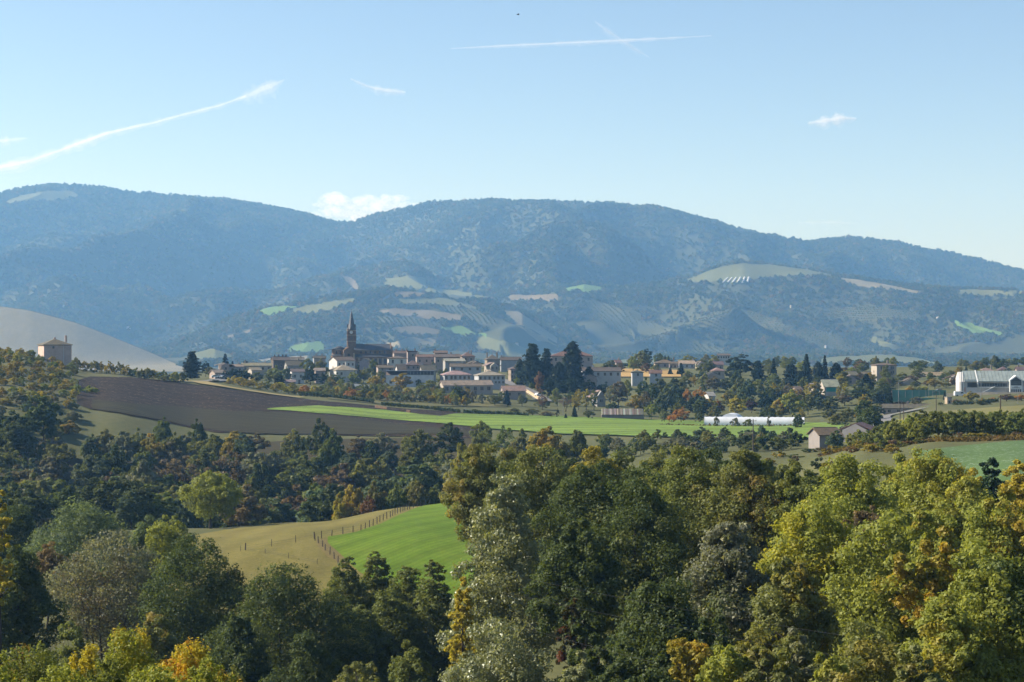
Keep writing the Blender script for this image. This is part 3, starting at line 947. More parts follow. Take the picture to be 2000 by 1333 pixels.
# right hand cluster
fore('ash_tree', 'tall ash with sunlit lime yellow left edge bordering the dark gap', 1, 1590, 955, 150, 260, 'bright', accent=(0.25, 0.23, 0.025), amount=0.6, **big(shape='oval', base=0.1, clumps=150, per=140))  # yellow accent strengthened to stand in for sunlight through the edge leaves
fore('ash_tree', 'yellow green ash whose crown tops the right hand wood beneath the shed', 2, 1668, 882, 172, 230, 'bright', accent=(0.15, 0.155, 0.03), amount=0.5, **big(shape='oval', clumps=140))
fore('ash_tree', 'golden green round crown rising against the cabbage field', 3, 1818, 862, 182, 190, 'bright', accent=(0.2, 0.17, 0.025), amount=0.5, **big(shape='round', clumps=110))
fore('walnut_tree', 'large grey green tree filling the middle of the right hand wood', 4, 1745, 1000, 140, 290, 'bright', accent=(0.075, 0.09, 0.03), amount=0.45, **big(shape='round', clumps=150, per=140))
fore('maple_tree', 'green maple with gold sprays in the middle of the right hand wood', 5, 1822, 985, 133, 150, 'bright', accent=(0.22, 0.155, 0.022), amount=0.55, **big(shape='oval', clumps=90))
fore('maple_tree', 'yellow green maple with gold patches at the right edge above the big green ash', 6, 1965, 945, 142, 190, 'bright', accent=(0.21, 0.15, 0.022), amount=0.55, **big(shape='round', clumps=100))
fore('ash_tree', 'big green ash with yellow tips in the bottom right corner', 7, 1945, 1050, 112, 280, 'bright', accent=(0.06, 0.08, 0.025), amount=0.45, **big(shape='oval', clumps=150, per=150, leaf=0.26))
fore('hazel_tree', 'pale olive bushy tree at the bottom beneath the grey green one', 8, 1700, 1215, 100, 250, 'olive', accent=(0.17, 0.15, 0.04), amount=0.5, **big(shape='dome', clumps=110, leaf=0.24, base=0.05))
fore('hazel_tree', 'yellow green bushy tree at the bottom left of the corner ash', 9, 1850, 1150, 108, 190, 'bright', accent=(0.2, 0.17, 0.03), amount=0.5, **big(shape='dome', clumps=100, leaf=0.24, base=0.05))
fore('maple_tree', 'lower dark green maple with golden edge left of the wood', 10, 1545, 1085, 128, 170, 'olive', accent=(0.17, 0.14, 0.025), amount=0.45, **big(shape='oval', clumps=100, leaf=0.27, base=0.05))
fore('field_maple', 'pale green bush at the bottom centre of the right hand wood', 11, 1540, 1215, 105, 150, 'grey', accent=(0.11, 0.12, 0.035), amount=0.5, **big(shape='dome', clumps=80, leaf=0.24, base=0.04))
fore('juniper_tree', 'dark bottle green rounded juniper below the cabbage field', 12, 1935, 893, 195, 62, 'conifer', accent=(0.025, 0.05, 0.018), amount=0.6, **big(shape='dome', clumps=60, per=110, leaf=0.25, base=0.02, mat='needles', lump=0.05, tall=4, wide=1.5, cover=4))
fore('maple_tree', 'small yellow maple at the right edge beside the juniper', 13, 1995, 893, 200, 80, 'yellow', **big(shape='round', clumps=45, per=110))
fore('ash_tree', 'pale green ash behind the golden maple at the right edge', 14, 1890, 925, 175, 150, 'bright', amount=0.6, **big(shape='round', clumps=80))
fore('field_maple', 'thin brown tree showing between the right hand ashes', 15, 1690, 985, 160, 120, 'brown', **big(shape='oval', clumps=60, per=80, wide=1.0))
fore('ash_tree', 'olive ash on the left shoulder of the right hand wood', 16, 1560, 905, 188, 130, 'green', accent=(0.11, 0.11, 0.03), amount=0.4, **big(shape='round', clumps=80))

# middle cluster
fore('aspen_tree', 'aspen with glittering silvery leaves beside the lush green field', 20, 985, 925, 172, 230, 'silver', accent=(0.09, 0.10, 0.045), amount=0.55, **big(shape='oval', clumps=150, per=110, leaf=0.3, up=0.1, mat='shiny_leaves', base=0.06, lump=0.2, fill=0.35, wide=1.0, tall=2.4))
fore('willow_tree', 'rounded silver olive willow at the bottom centre', 21, 975, 1205, 128, 275, 'silver', accent=(0.10, 0.105, 0.05), amount=0.6, **big(shape='dome', clumps=150, per=140, leaf=0.22, base=0.03, up=0.2, mat='shiny_leaves', lump=0.18))
fore('oak_tree', 'dark olive oak behind the glittering aspen', 22, 1045, 868, 215, 190, 'olive', accent=(0.05, 0.065, 0.02), amount=0.5, **big(shape='round', clumps=110))
fore('oak_tree', 'dark green oak with leaning limbs left of the tallest middle ash', 23, 1150, 895, 205, 190, 'dark', accent=(0.075, 0.085, 0.025), amount=0.4, **big(shape='round', clumps=110))
fore('ash_tree', 'massive dark green ash in the centre of the wood', 24, 1245, 905, 172, 250, 'dark', accent=(0.085, 0.095, 0.035), amount=0.5, **big(shape='oval', clumps=170, per=140))
fore('oak_tree', 'broad oak with rust brown top at the centre skyline of the wood', 25, 1345, 866, 198, 220, 'green', accent=(0.13, 0.10, 0.025), amount=0.4, **big(shape='round', clumps=130))
fore('oak_tree', 'dark brownish oak between the rust topped oak and the lime ash', 26, 1455, 872, 192, 170, 'olive', accent=(0.10, 0.075, 0.025), amount=0.4, **big(shape='round', clumps=100))
fore('walnut_tree', 'shiny dark grey walnut in the shade left of the lime edged ash', 27, 1425, 1010, 145, 190, 'grey', accent=(0.06, 0.075, 0.03), amount=0.5, **big(shape='oval', clumps=120, per=110, up=0.3))
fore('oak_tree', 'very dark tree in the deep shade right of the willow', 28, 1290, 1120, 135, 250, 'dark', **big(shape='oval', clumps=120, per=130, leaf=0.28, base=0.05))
fore('ash_tree', 'small silvery green sapling at the bottom right of the willow', 29, 1130, 1272, 108, 78, 'silver', **big(shape='oval', clumps=40, per=110, leaf=0.22, base=0.05))
fore('maple_tree', 'young maple with backlit bright leaves at the bottom centre right', 30, 1425, 1262, 105, 130, 'bright', **big(shape='vase', clumps=40, per=70, leaf=0.26, base=0.05))
fore('cherry_tree', 'small dark tree with a few red sprays in the shade right of the aspen', 31, 1115, 1160, 150, 60, ((0.03, 0.03, 0.014), (0.10, 0.025, 0.012), 0.35), **big(shape='oval', clumps=36, per=60, base=0.1, wide=1.0, tall=3))
fore('maple_tree', 'small yellow and orange maple in the dark bottom gap', 32, 1345, 1235, 118, 80, 'gold', **big(shape='vase', clumps=26, per=50, leaf=0.26, base=0.2))
fore('poplar_tree', 'slim yellow leaved poplar at the left foot of the aspen', 33, 905, 1120, 165, 60, 'yellow', **big(shape='oval', clumps=46, per=70, leaf=0.26, base=0.1, wide=1.0, tall=4))
fore('oak_tree', 'olive tree on the left shoulder of the wood by the valley', 34, 935, 862, 235, 120, 'olive', **big(shape='round', clumps=70))
fore('ash_tree', 'gold topped tree in front of the bush orchard', 35, 1165, 868, 232, 130, 'gold', accent=(0.07, 0.08, 0.025), amount=0.5, **big(shape='round', clumps=60))
fore('oak_tree', 'tall dark trunked oak in the gloom between aspen and ash', 36, 1130, 1010, 160, 160, 'dark', **big(shape='oval', clumps=90, per=120))

# undergrowth closing the foot of the wood
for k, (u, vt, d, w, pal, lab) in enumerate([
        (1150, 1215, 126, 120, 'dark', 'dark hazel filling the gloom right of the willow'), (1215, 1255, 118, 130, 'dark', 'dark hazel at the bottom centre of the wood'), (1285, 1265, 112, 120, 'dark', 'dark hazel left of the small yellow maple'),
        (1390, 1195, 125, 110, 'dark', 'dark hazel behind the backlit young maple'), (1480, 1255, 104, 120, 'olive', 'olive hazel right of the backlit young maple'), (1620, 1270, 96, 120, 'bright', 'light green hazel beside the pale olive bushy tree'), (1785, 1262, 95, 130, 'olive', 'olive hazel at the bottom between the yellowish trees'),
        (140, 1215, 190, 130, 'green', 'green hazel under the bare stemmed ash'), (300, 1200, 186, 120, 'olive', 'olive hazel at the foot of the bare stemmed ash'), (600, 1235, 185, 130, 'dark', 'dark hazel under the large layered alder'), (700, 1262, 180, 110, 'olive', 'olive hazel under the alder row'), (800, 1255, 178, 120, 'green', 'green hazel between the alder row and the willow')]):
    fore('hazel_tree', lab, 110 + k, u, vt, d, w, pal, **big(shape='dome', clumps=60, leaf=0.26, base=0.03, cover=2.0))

# back row of the wood, closing it against the fields behind
for k, (u, vt, d, w, pal, lab) in enumerate([
        (1000, 872, 268, 150, 'olive', 'olive oak in the back row left of the gold topped tree'), (1090, 878, 262, 140, 'dark', 'dark oak in the back row right of the olive one'),
        (1215, 884, 258, 150, 'green', 'green oak in the back row right of the gold topped tree'), (1290, 880, 252, 140, 'olive', 'olive oak in the back row left of the rust topped oak'),
        (1400, 876, 246, 150, 'dark', 'dark oak in the back row right of the rust topped oak'), (1490, 884, 240, 140, 'green', 'green oak in the back row below the tall wooden pole'),
        (1540, 900, 232, 120, 'olive', 'olive oak at the right end of the back row'), (1630, 905, 222, 130, 'bright', 'light green ash in the gap beneath the two sheds'), (1745, 888, 215, 130, 'bright', 'light green ash left of the golden green round crown'), (1880, 905, 215, 110, 'yellow', 'yellowish maple between the golden crown and the juniper')]):
    fore('oak_tree' if 'oak' in lab else ('ash_tree' if 'ash' in lab else 'maple_tree'), lab, 80 + k, u, vt, d, w, pal, **big(shape='round', clumps=100, leaf=0.36, cover=2.0))

# alders and dark trees on the left, along the stream
AL = dict(tri=True, leaf=0.24, flat=0.5, up=0.6, fill=0.3, lump=0.4, limbs=40, shape='oval', per=42, top=0.93, cover=2.1, wide=1.35, crad=0.85, r0=0.2)
for k, (u, vt, d, w, cl, lab) in enumerate([
        (672, 1086, 232, 95, 56, 'slim dark alder with a bare straight trunk left of the lush field'),
        (735, 1074, 236, 85, 44, 'tallest alder of the row, its tip against the lush green field'),
        (705, 1180, 214, 110, 56, 'low bushy alder at the foot of the alder row'),
        (790, 1105, 228, 110, 64, 'broad alder with two dark stems below the lush green field'),
        (848, 1090, 222, 90, 60, 'alder next to the aspen at the right end of the alder row'),
        (760, 1150, 218, 120, 60, 'leafy alder in the middle of the alder row')]):
    fore('alder_tree', lab, 40 + k, u, vt, d, w, 'green', accent=(0.075, 0.09, 0.025), amount=0.4, group='alders along the stream', base=0.1, clumps=cl * 3, **AL)
fore('alder_tree', 'large dark alder with layered branches right of the blackish oak', 46, 555, 1090, 205, 250, 'dark', accent=(0.06, 0.075, 0.022), amount=0.45, base=0.06, clumps=330, **{**AL, 'per': 60, 'flat': 0.5, 'cover': 2.2})
fore('oak_tree', 'blackish green oak in the middle of the left foreground', 47, 385, 1045, 215, 240, 'dark', accent=(0.045, 0.055, 0.018), amount=0.4, **big(shape='round', clumps=150, base=0.06))
fore('oak_tree', 'dark green oak at the lower left picture edge', 48, 35, 1065, 200, 150, 'dark', accent=(0.055, 0.065, 0.02), amount=0.4, **big(shape='oval', clumps=110, base=0.06))
fore('ash_tree', 'thin grey leaved ash with many bare stems above the orange bushes', 49, 205, 1030, 222, 260, 'grey', accent=(0.075, 0.06, 0.04), amount=0.45,
     cover=0.75, tri=True, clumps=120, per=46, leaf=0.26, flat=0.6, up=0.3, fill=0.5, lump=0.3, limbs=60, shape='round', base=0.32, stems=5, r0=0.42, twigs=3, top=0.75, spread=0.22)
fore('ash_tree', 'light airy ash standing behind the blackish oak', 50, 335, 1003, 262, 110, 'bright', accent=(0.10, 0.12, 0.06), amount=0.4,
     cover=1.3, tri=True, clumps=60, per=60, leaf=0.28, flat=0.6, up=0.4, fill=0.5, lump=0.3, limbs=26, shape='vase', base=0.42, stems=2, r0=0.2, twigs=1, top=0.7)
fore('walnut_tree', 'broad light bluish green walnut behind the bare stemmed ash', 51, 175, 975, 285, 220, 'bluegreen', accent=(0.10, 0.13, 0.065), amount=0.5, **big(shape='dome', clumps=110, per=110, leaf=0.34, base=0.1))
fore('ash_tree', 'bluish green ash between the walnut and the lone ash at the pasture edge', 56, 292, 1006, 282, 110, 'bluegreen', accent=(0.10, 0.13, 0.05), amount=0.45, **big(shape='round', clumps=60, wide=1.1))
fore('oak_tree', 'dark oak at the left picture edge behind the bluish walnut', 57, 25, 985, 300, 110, 'dark', **big(shape='round', clumps=60, wide=1.2))
fore('poplar_tree', 'bright yellow poplar cut off by the left picture edge', 52, 0, 955, 170, 50, 'yellow', **big(shape='column', clumps=60, per=80, wide=1.0, tall=5))
fore('ash_tree', 'round topped light green ash standing alone beside the dry pasture', 53, 412, 914, 372, 122, 'bright', accent=(0.13, 0.145, 0.06), amount=0.45,
     tri=True, clumps=110, per=100, leaf=0.36, flat=0.75, up=0.45, fill=0.45, lump=0.22, limbs=22, shape='oval', base=0.14, r0=0.34)
fore('hazel_tree', 'rounded low tree hiding the stems between blackish oak and alders', 54, 470, 1190, 195, 120, 'dark', **big(shape='dome', clumps=60, per=100, base=0.04))
fore('hazel_tree', 'brown bush left of the bare stemmed ash', 55, 95, 1060, 240, 80, 'brown', **big(shape='oval', clumps=40, per=70, base=0.1))

# autumn bushes at the foot of the picture
for k, (u, vt, d, w, pal, acc, am, lab) in enumerate([
        (60, 1262, 62, 190, 'green', (0.33, 0.10, 0.02), 0.35, 'bush with flame orange tips in the bottom left corner'),
        (190, 1290, 60, 150, 'green', (0.14, 0.15, 0.03), 0.4, 'low green bush between the orange and the yellow bush'),
        (255, 1228, 64, 170, 'bright', (0.32, 0.22, 0.02), 0.45, 'bright yellow green bush with a pointed top at the bottom left'),
        (370, 1255, 62, 180, 'yellow', (0.34, 0.13, 0.02), 0.45, 'yellow bush with orange sprays below the blackish oak'),
        (120, 1300, 56, 180, 'bright', (0.2, 0.17, 0.03), 0.4, 'front green bush cut by the bottom edge'),
        (320, 1300, 55, 220, 'bright', (0.28, 0.19, 0.02), 0.4, 'front yellow green bush cut by the bottom edge'),
        (455, 1300, 66, 90, 'olive', (0.16, 0.08, 0.02), 0.4, 'small reddish brown bush ending the row of bushes'),
        (0, 1302, 50, 200, 'bright', (0.25, 0.16, 0.02), 0.4, 'lowest yellow green bush in the bottom left corner'),
        (170, 1262, 66, 130, 'yellow', (0.3, 0.14, 0.02), 0.35, 'yellow bush between the corner bush and the pointed bush'),
        (420, 1285, 58, 150, 'bright', (0.3, 0.15, 0.02), 0.4, 'light green bush with orange sprays at the right end of the bushes'),
        (-20, 1270, 58, 140, 'bright', (0.3, 0.14, 0.02), 0.35, 'green and orange bush cut by the left edge')]):
    z = float(ground_z(u, d))
    fore('autumn_bush', lab, 60 + k, u, vt, d, w, pal, accent=acc, amount=am, cat='bush', group='autumn bushes at the front',
         tri=True, clumps=64, per=40, leaf=0.095, flat=1.7, up=0.2, fill=0.35, lump=0.4, limbs=40, shape='dome', base=0.03, stems=4, r0=0.05, twigs=2, top=0.8, crad=0.6, cover=1.5, wide=1.5)

# ------------------------------------------------------------------ the wooded valley behind the pasture
g = Grove('trees of the valley wood', 'in the valley wood')
prng = random.Random(11)
cols = ['dark', 'dark', 'bluegreen', 'green', 'green', 'olive', 'grey', 'bluegreen', 'grey', 'green', 'olive', 'dark', 'brown', 'green', 'bluegreen']
rows = [(434, 15, 12.5), (456, 16, 13.5), (480, 17, 14), (504, 17, 14), (528, 18, 13), (552, 19, 12), (574, 20, 10.5), (590, 20, 9)]
for r, (d, n, h) in enumerate(rows):
    for k in range(n):
        u = -60 + (k + 0.5 * (r % 2) + prng.uniform(-0.35, 0.35)) * (1010.0 / n)
        dd = d + prng.uniform(-12, 12)
        if u > 880 and dd > 540: continue
        if dd > 572 and 150 < u < 300: continue
        pal = prng.choice(cols)
        kind = 'sparse' if pal in ('brown', 'russet') and dd > 540 and prng.random() < 0.5 else prng.choice(['broad', 'broad', 'bushy'])
        H = h * prng.uniform(0.75, 1.3); W = H * prng.uniform(0.8, 1.1)
        if dd > 545 and 118 < u < 290: continue
        if dd > 565 and u <= 118: H *= 0.6; W *= 0.75
        g.add(kind, u, dd, H, W, pal, what='tree')
# lit shrubs along the crest of the pasture
for (u, vt, w, pal, d) in [(690, 945, 70, 'gold', 425), (665, 965, 50, 'gold', 421), (735, 940, 60, 'olive', 428), (775, 940, 60, 'green', 428), (815, 938, 60, 'olive', 430), (852, 940, 50, 'green', 432), (885, 935, 60, 'bright', 430), (720, 965, 40, 'russet', 420)]:
    g.at('bushy', u, vt, 0, w, pal, d, what='round tree on the pasture crest')
for (u, vt, w, pal, d) in [(55, 945, 110, 'dark', 395), (130, 955, 80, 'dark', 402), (-20, 960, 90, 'dark', 392), (255, 960, 70, 'bluegreen', 400)]:
    g.at('broad', u, vt, 0, w, pal, d, what='tree at the near edge')
for (u, vt, w, pal, d) in [(318, 812, 46, 'green', 590), (385, 815, 48, 'dark', 588), (628, 815, 60, 'dark', 590), (650, 835, 50, 'green', 575), (575, 838, 44, 'olive', 600), (205, 838, 56, 'olive', 572), (238, 842, 60, 'grey', 568), (268, 836, 54, 'green', 574), (298, 846, 60, 'gold', 568), (345, 842, 52, 'olive', 572), (420, 850, 50, 'green', 578), (446, 855, 46, 'gold', 575), (178, 846, 50, 'bluegreen', 566), (225, 868, 60, 'dark', 545), (280, 872, 64, 'green', 545), (85, 772, 80, 'dark', 575),
                           (30, 800, 80, 'dark', 560), (880, 825, 60, 'dark', 600), (820, 838, 70, 'green', 600), (745, 845, 60, 'grey', 600), (500, 845, 50, 'brown', 606), (460, 842, 44, 'gold', 606), (700, 850, 60, 'brown', 602), (940, 822, 40, 'green', 620)]:
    g.at('broad', u, vt, 0, w, pal, d, what='tree at the upper edge')
g.label()

# ------------------------------------------------------------------ left hill orchard
g = Grove('fruit trees on the left hill', 'in the orchard below the lone square house')
prng = random.Random(5)
for r, d in enumerate((640, 662, 684, 706, 728, 750, 772, 794, 812)):
    n = 10
    for k in range(n):
        u = -40 + (k + prng.uniform(-0.3, 0.3)) * (210 - r * 2) / n
        pal = prng.choice(['bright', 'gold', 'yellow', 'olive', 'bright', 'gold', 'yellow'])
        if r > 7 and 60 < u < 140 and prng.random() < 0.5: continue
        g.add('orchard', u, d + prng.uniform(-4, 4), prng.uniform(2.8, 4.0), prng.uniform(3.8, 5.4), pal, what='fruit tree')
g.label()
g = Grove('fruit trees along the plough edge', 'in the row above the ploughed field')
for (u, pal) in [(150, 'olive'), (166, 'gold'), (182, 'olive'), (198, 'gold'), (214, 'gold'), (232, 'olive'), (247, 'yellow'), (262, 'green'), (276, 'olive'), (288, 'olive'), (300, 'yellow'), (316, 'green'), (327, 'olive'), (340, 'bright'), (356, 'green')]:
    g.add('orchard', u + prng.uniform(-2, 2), 806 + prng.uniform(-4, 10), prng.uniform(4.2, 6.0), prng.uniform(4.4, 6.2), pal, what='fruit tree')
g.at('orchard', 176, 753, 0, 36, 'bright', 706, 1, 'round tree standing alone')
g.label()
g = Grove('low trees below the left orchard', 'on the slope below the left orchard')
for k in range(26):
    u = prng.uniform(-40, 150); d = prng.uniform(585, 640)
    g.add(prng.choice(['orchard', 'bushy']), u, d, prng.uniform(2.8, 4.6), prng.uniform(4.5, 7), prng.choice(['bluegreen', 'grey', 'green', 'olive', 'gold']), what='tree')
g.label()

# ------------------------------------------------------------------ yellow cherry rows, hedges and orchard in front of the church
g = Grove('cherry trees along the village slope', 'in the cherry row behind the ploughed field')
for k in range(34):
    u = 455 + k * 13.6 + prng.uniform(-3, 3)
    d = 838 + prng.uniform(-5, 8) + (4 if k % 2 else 0)
    g.add('orchard', u, d, prng.uniform(3.6, 5.2), prng.uniform(4.6, 6.4), prng.choice(['yellow', 'gold', 'olive', 'yellow', 'olive', 'orange']), what='cherry tree')
g.label()
g = Grove('orchard trees below the church', 'in the loose orchard below the church')
for k in range(58):
    u = prng.uniform(640, 985); d = prng.uniform(856, 940)
    if u > 905 and d > 900: continue
    g.add('orchard', u, d, prng.uniform(3.6, 6.0), prng.uniform(4.2, 6.8), prng.choice(['olive', 'gold', 'green', 'olive', 'brown', 'grey', 'bright']), what='orchard tree')
g.at('village', 890, 765, 0, 48, 'dark', 870); g.at('village', 735, 730, 0, 34, 'gold', 935); g.at('village', 785, 728, 0, 42, 'gold', 940); g.at('village', 837, 740, 0, 36, 'olive', 930)
g.label()

# bush orchard in front of the green field
g = Grove('bushes of the low orchard', 'in the bush orchard before the green field')
for r, (d, u0, u1) in enumerate(((585, 1125, 1560), (558, 1115, 1575), (528, 1120, 1580), (498, 1180, 1570))):
    n = 13 + r
    for k in range(n):
        u = u0 + (k + prng.uniform(-0.4, 0.4)) * (u1 - u0) / n
        if r == 0 and prng.random() < 0.25: continue
        g.add(prng.choice(['orchard', 'bushy', 'shrub']), u, d + prng.uniform(-7, 7), prng.uniform(2.8, 4.8), prng.uniform(4.2, 6.6), prng.choice(['bluegreen', 'green', 'bluegreen', 'olive', 'dark', 'grey']), what='bush')
g.at('bushy', 1068, 828, 0, 105, 'gold', 500, 0, 'big domed tree'); g.at('bushy', 1128, 838, 0, 60, 'green', 505, 1, 'domed tree')
g.at('sparse', 985, 822, 0, 60, 'green', 560, 0, 'gnarled tree'); g.at('sparse', 948, 828, 0, 44, 'green', 570, 1, 'gnarled tree'); g.at('bushy', 1025, 838, 0, 60, 'green', 545, 2, 'domed tree')
g.at('bushy', 1010, 850, 0, 70, 'olive', 520, 1, 'domed tree'); g.at('bushy', 925, 850, 0, 70, 'olive', 500, 1, 'domed tree')
g.at('bushy', 900, 862, 0, 70, 'gold', 470, 1, 'domed tree')
g.label()

# cherry orchard on the right
g = Grove('cherry trees on the right slope', 'in the right hand cherry orchard')
for r, (d, u0, u1, n) in enumerate(((352, 1755, 2060, 8), (380, 1740, 2060, 9), (408, 1735, 2060, 9), (436, 1745, 2060, 10), (464, 1745, 2060, 10))):
    for k in range(n):
        u = u0 + (k + prng.uniform(-0.2, 0.2)) * (u1 - u0) / n
        g.add('orchard', u, d + prng.uniform(-3, 3), prng.uniform(4.6, 5.8), prng.uniform(5.0, 6.6), prng.choice(['green', 'green', 'bright', 'green']), what='cherry tree')
for (u, d) in [(1672, 440), (1694, 425), (1716, 412), (1706, 446), (1730, 396), (1738, 432)]:
    g.add('orchard', u, d, prng.uniform(3.6, 4.8), prng.uniform(4.2, 5.6), prng.choice(['green', 'bright']), what='cherry tree')
for (u, d, pal) in [(1810, 500, 'grey'), (1770, 505, 'olive'), (1845, 505, 'olive'), (1880, 508, 'grey'), (1925, 510, 'gold')]:
    g.add('shrub', u, d, 3.6, 5.5, pal, what='scrub bush')
g.label()
g = Grove('bushes round the two sheds', 'beside the two small sheds')
for (kind, u, vt, w, pal, d, what) in [('bushy', 1633, 838, 44, 'bluegreen', 482, 'dense round bush hiding the shed wall'), ('orchard', 1680, 838, 34, 'green', 455, 'upright small tree before the gable'),
                                       ('orchard', 1652, 825, 30, 'grey', 540, 'bush behind the roof'), ('shrub', 1580, 878, 40, 'dark', 470, 'low dark bush left of the shed'),
                                       ('shrub', 1610, 884, 44, 'brown', 462, 'low bush under the shed'), ('shrub', 1960, 838, 36, 'gold', 372, 'dry golden bush by the pole'),
                                       ('bushy', 1985, 838, 60, 'dark', 370, 'dark hedge bush beside the pole'), ('bushy', 1700, 790, 60, 'dark', 590, 'dark tree by the road bend'), ('broad', 1690, 775, 50, 'dark', 640, 'dark layered tree by the road bend')]:
    g.at(kind, u, vt, 0, w, pal, d, None, what)
g.label()
g = Grove('scrub on the bank before the sheds', 'on the bank below the two sheds')
for k in range(34):
    u = prng.uniform(1440, 1790); d = prng.uniform(300, 455)
    g.add('shrub', u, d, prng.uniform(1.0, 2.4), prng.uniform(2.4, 4.6), prng.choice(['brown', 'olive', 'dark', 'green', 'russet', 'gold']), what='low bush')
for k in range(16):
    u = prng.uniform(1700, 1990); d = prng.uniform(338, 352)
    g.add('shrub', u, d, prng.uniform(0.9, 1.7), prng.uniform(2.2, 4.0), prng.choice(['brown', 'olive', 'russet', 'gold']), what='low bush')
g.label()
# low red brown weeds along the edge of the cherry orchard
rng = np.random.default_rng(3)
n = 5200
u = rng.uniform(1600, 2010, n); d = rng.uniform(0, 1, n)
edge = np.interp(u, [1560, 1740, 1850, 2010], [436, 350, 334, 326])
d = edge + d * 12
z = ground_z(u, d) + rng.random(n) * 0.4
P = np.stack([d * (u - CU) / F, d, z], 1)
a = rng.normal(size=(n, 3)) * 0.26; b = rng.normal(size=(n, 3)) * 0.26
V = np.stack([P - a, P + b, P + a * 0.4 - b], 1)
wm = bpy.data.materials.new('weed_leaves')
wm = leaf_mat('weed_leaves', 0.0, 0.5, 0.3)
w = obj('weeds', np_mesh('weeds', V.reshape(-1, 3), np.arange(3 * n).reshape(-1, 3), wm, {'leaf_var': rng.random(n), 'clump_var': np.clip(0.5 + fbm(u / 30, d / 9, 2, 8), 0, 1)}))
w.color = (0.10, 0.075, 0.03, 1); w['accent'] = [0.17, 0.06, 0.03]; w['amount'] = 0.15
tag(w, kind='stuff')
# ------------------------------------------------------------------ buildings
CREAM = (0.44, 0.39, 0.32); PINK = (0.40, 0.32, 0.275); GREY = (0.34, 0.33, 0.31); WHITE = (0.64, 0.62, 0.58); OCHRE = (0.44, 0.33, 0.19); STONE = (0.31, 0.25, 0.185); BLUISH = (0.46, 0.47, 0.48)
RED = (0.15, 0.105, 0.07); TAN = (0.25, 0.20, 0.145); BROWN = (0.13, 0.098, 0.072); DARK = (0.09, 0.075, 0.06); PALE = (0.33, 0.28, 0.215)


def frame_mesh():
    m = MB()                       # unit opening 1 x 1, the ring stands 5 cm proud
    m.box(-0.58, -0.47, -0.06, 0.02, -0.56, 0.56); m.box(0.47, 0.58, -0.06, 0.02, -0.56, 0.56)
    m.box(-0.47, 0.47, -0.06, 0.02, 0.47, 0.56); m.box(-0.58, 0.58, -0.1, 0.02, -0.66, -0.56)
    m.box(-0.035, 0.035, -0.045, 0.02, -0.56, 0.47)
    return m.mesh('window', MATS['pale_stone'])


FRAME = frame_mesh()
PANE = MB().box(-0.47, 0.47, -0.03, 0.015, -0.56, 0.47).mesh('pane', MATS['window_dark'])
SHUT = MB().box(-0.25, 0.25, -0.05, -0.005, -0.56, 0.5).mesh('shutter', MATS['shutter'])


def window(root, x, y, z, w, h, side=0.0, shutters=False):
    """on the wall whose outward direction is -y turned by side"""
    f = obj('window', FRAME, root)
    f.location = (x, y, z); f.scale = (w, 1, h); f.rotation_euler = (0, 0, side)
    obj('pane', PANE, f)
    if shutters:
        for s in (-1, 1):
            q = obj('shutter', SHUT, f)
            q.location = (s * 0.85, 0, 0)


def roof_gable(L, Dp, z0, rise, over=0.45, th=0.22, along='x'):
    """two sloping slabs and closed ends; along = direction of the ridge"""
    m = MB()
    a, b = (L / 2, Dp / 2) if along == 'x' else (Dp / 2, L / 2)
    h = b + over; drop = rise * over / b
    prof_ = [(-h, z0 - drop), (0, z0 + rise), (h, z0 - drop), (h, z0 - drop + th), (0, z0 + rise + th), (-h, z0 - drop + th)]
    e = a + over
    vs = [(-e, y, z) for y, z in prof_] + [(e, y, z) for y, z in prof_]
    n = 6
    fs = [(0, 1, 4, 5), (1, 2, 3, 4), (11, 10, 7, 6), (10, 9, 8, 7)]
    fs += [(i, i + n, (i + 1) % n + n, (i + 1) % n) for i in range(n)]
    if along == 'y': vs = [(-y, x, z) for x, y, z in vs]
    return m.add(vs, fs)


def roof_hip(L, Dp, z0, rise, over=0.5, th=0.18):
    m = MB()
    a, b = L / 2 + over, Dp / 2 + over
    r = max(a - b, 0.02) if a > b else 0.02
    q = max(b - a, 0.02) if b > a else 0.02
    top = [(-r, 0 - (q if b > a else 0), z0 + rise), (r, 0 + (q if b > a else 0), z0 + rise)]
    vs = [(-a, -b, z0 - 0.1), (a, -b, z0 - 0.1), (a, b, z0 - 0.1), (-a, b, z0 - 0.1), (-a, -b, z0 + th), (a, -b, z0 + th), (a, b, z0 + th), (-a, b, z0 + th)] + top
    fs = [(0, 3, 2, 1), (0, 1, 5, 4), (1, 2, 6, 5), (2, 3, 7, 6), (3, 0, 4, 7)]
    if a >= b: fs += [(4, 5, 9, 8), (5, 6, 9), (6, 7, 8, 9), (7, 4, 8)]
    else: fs += [(4, 5, 8), (5, 6, 9, 8), (6, 7, 9), (7, 4, 8, 9)]
    return m.add(vs, fs)


HOUSE_ROOTS = []


def dim(c, k): return tuple(q * k for q in c)


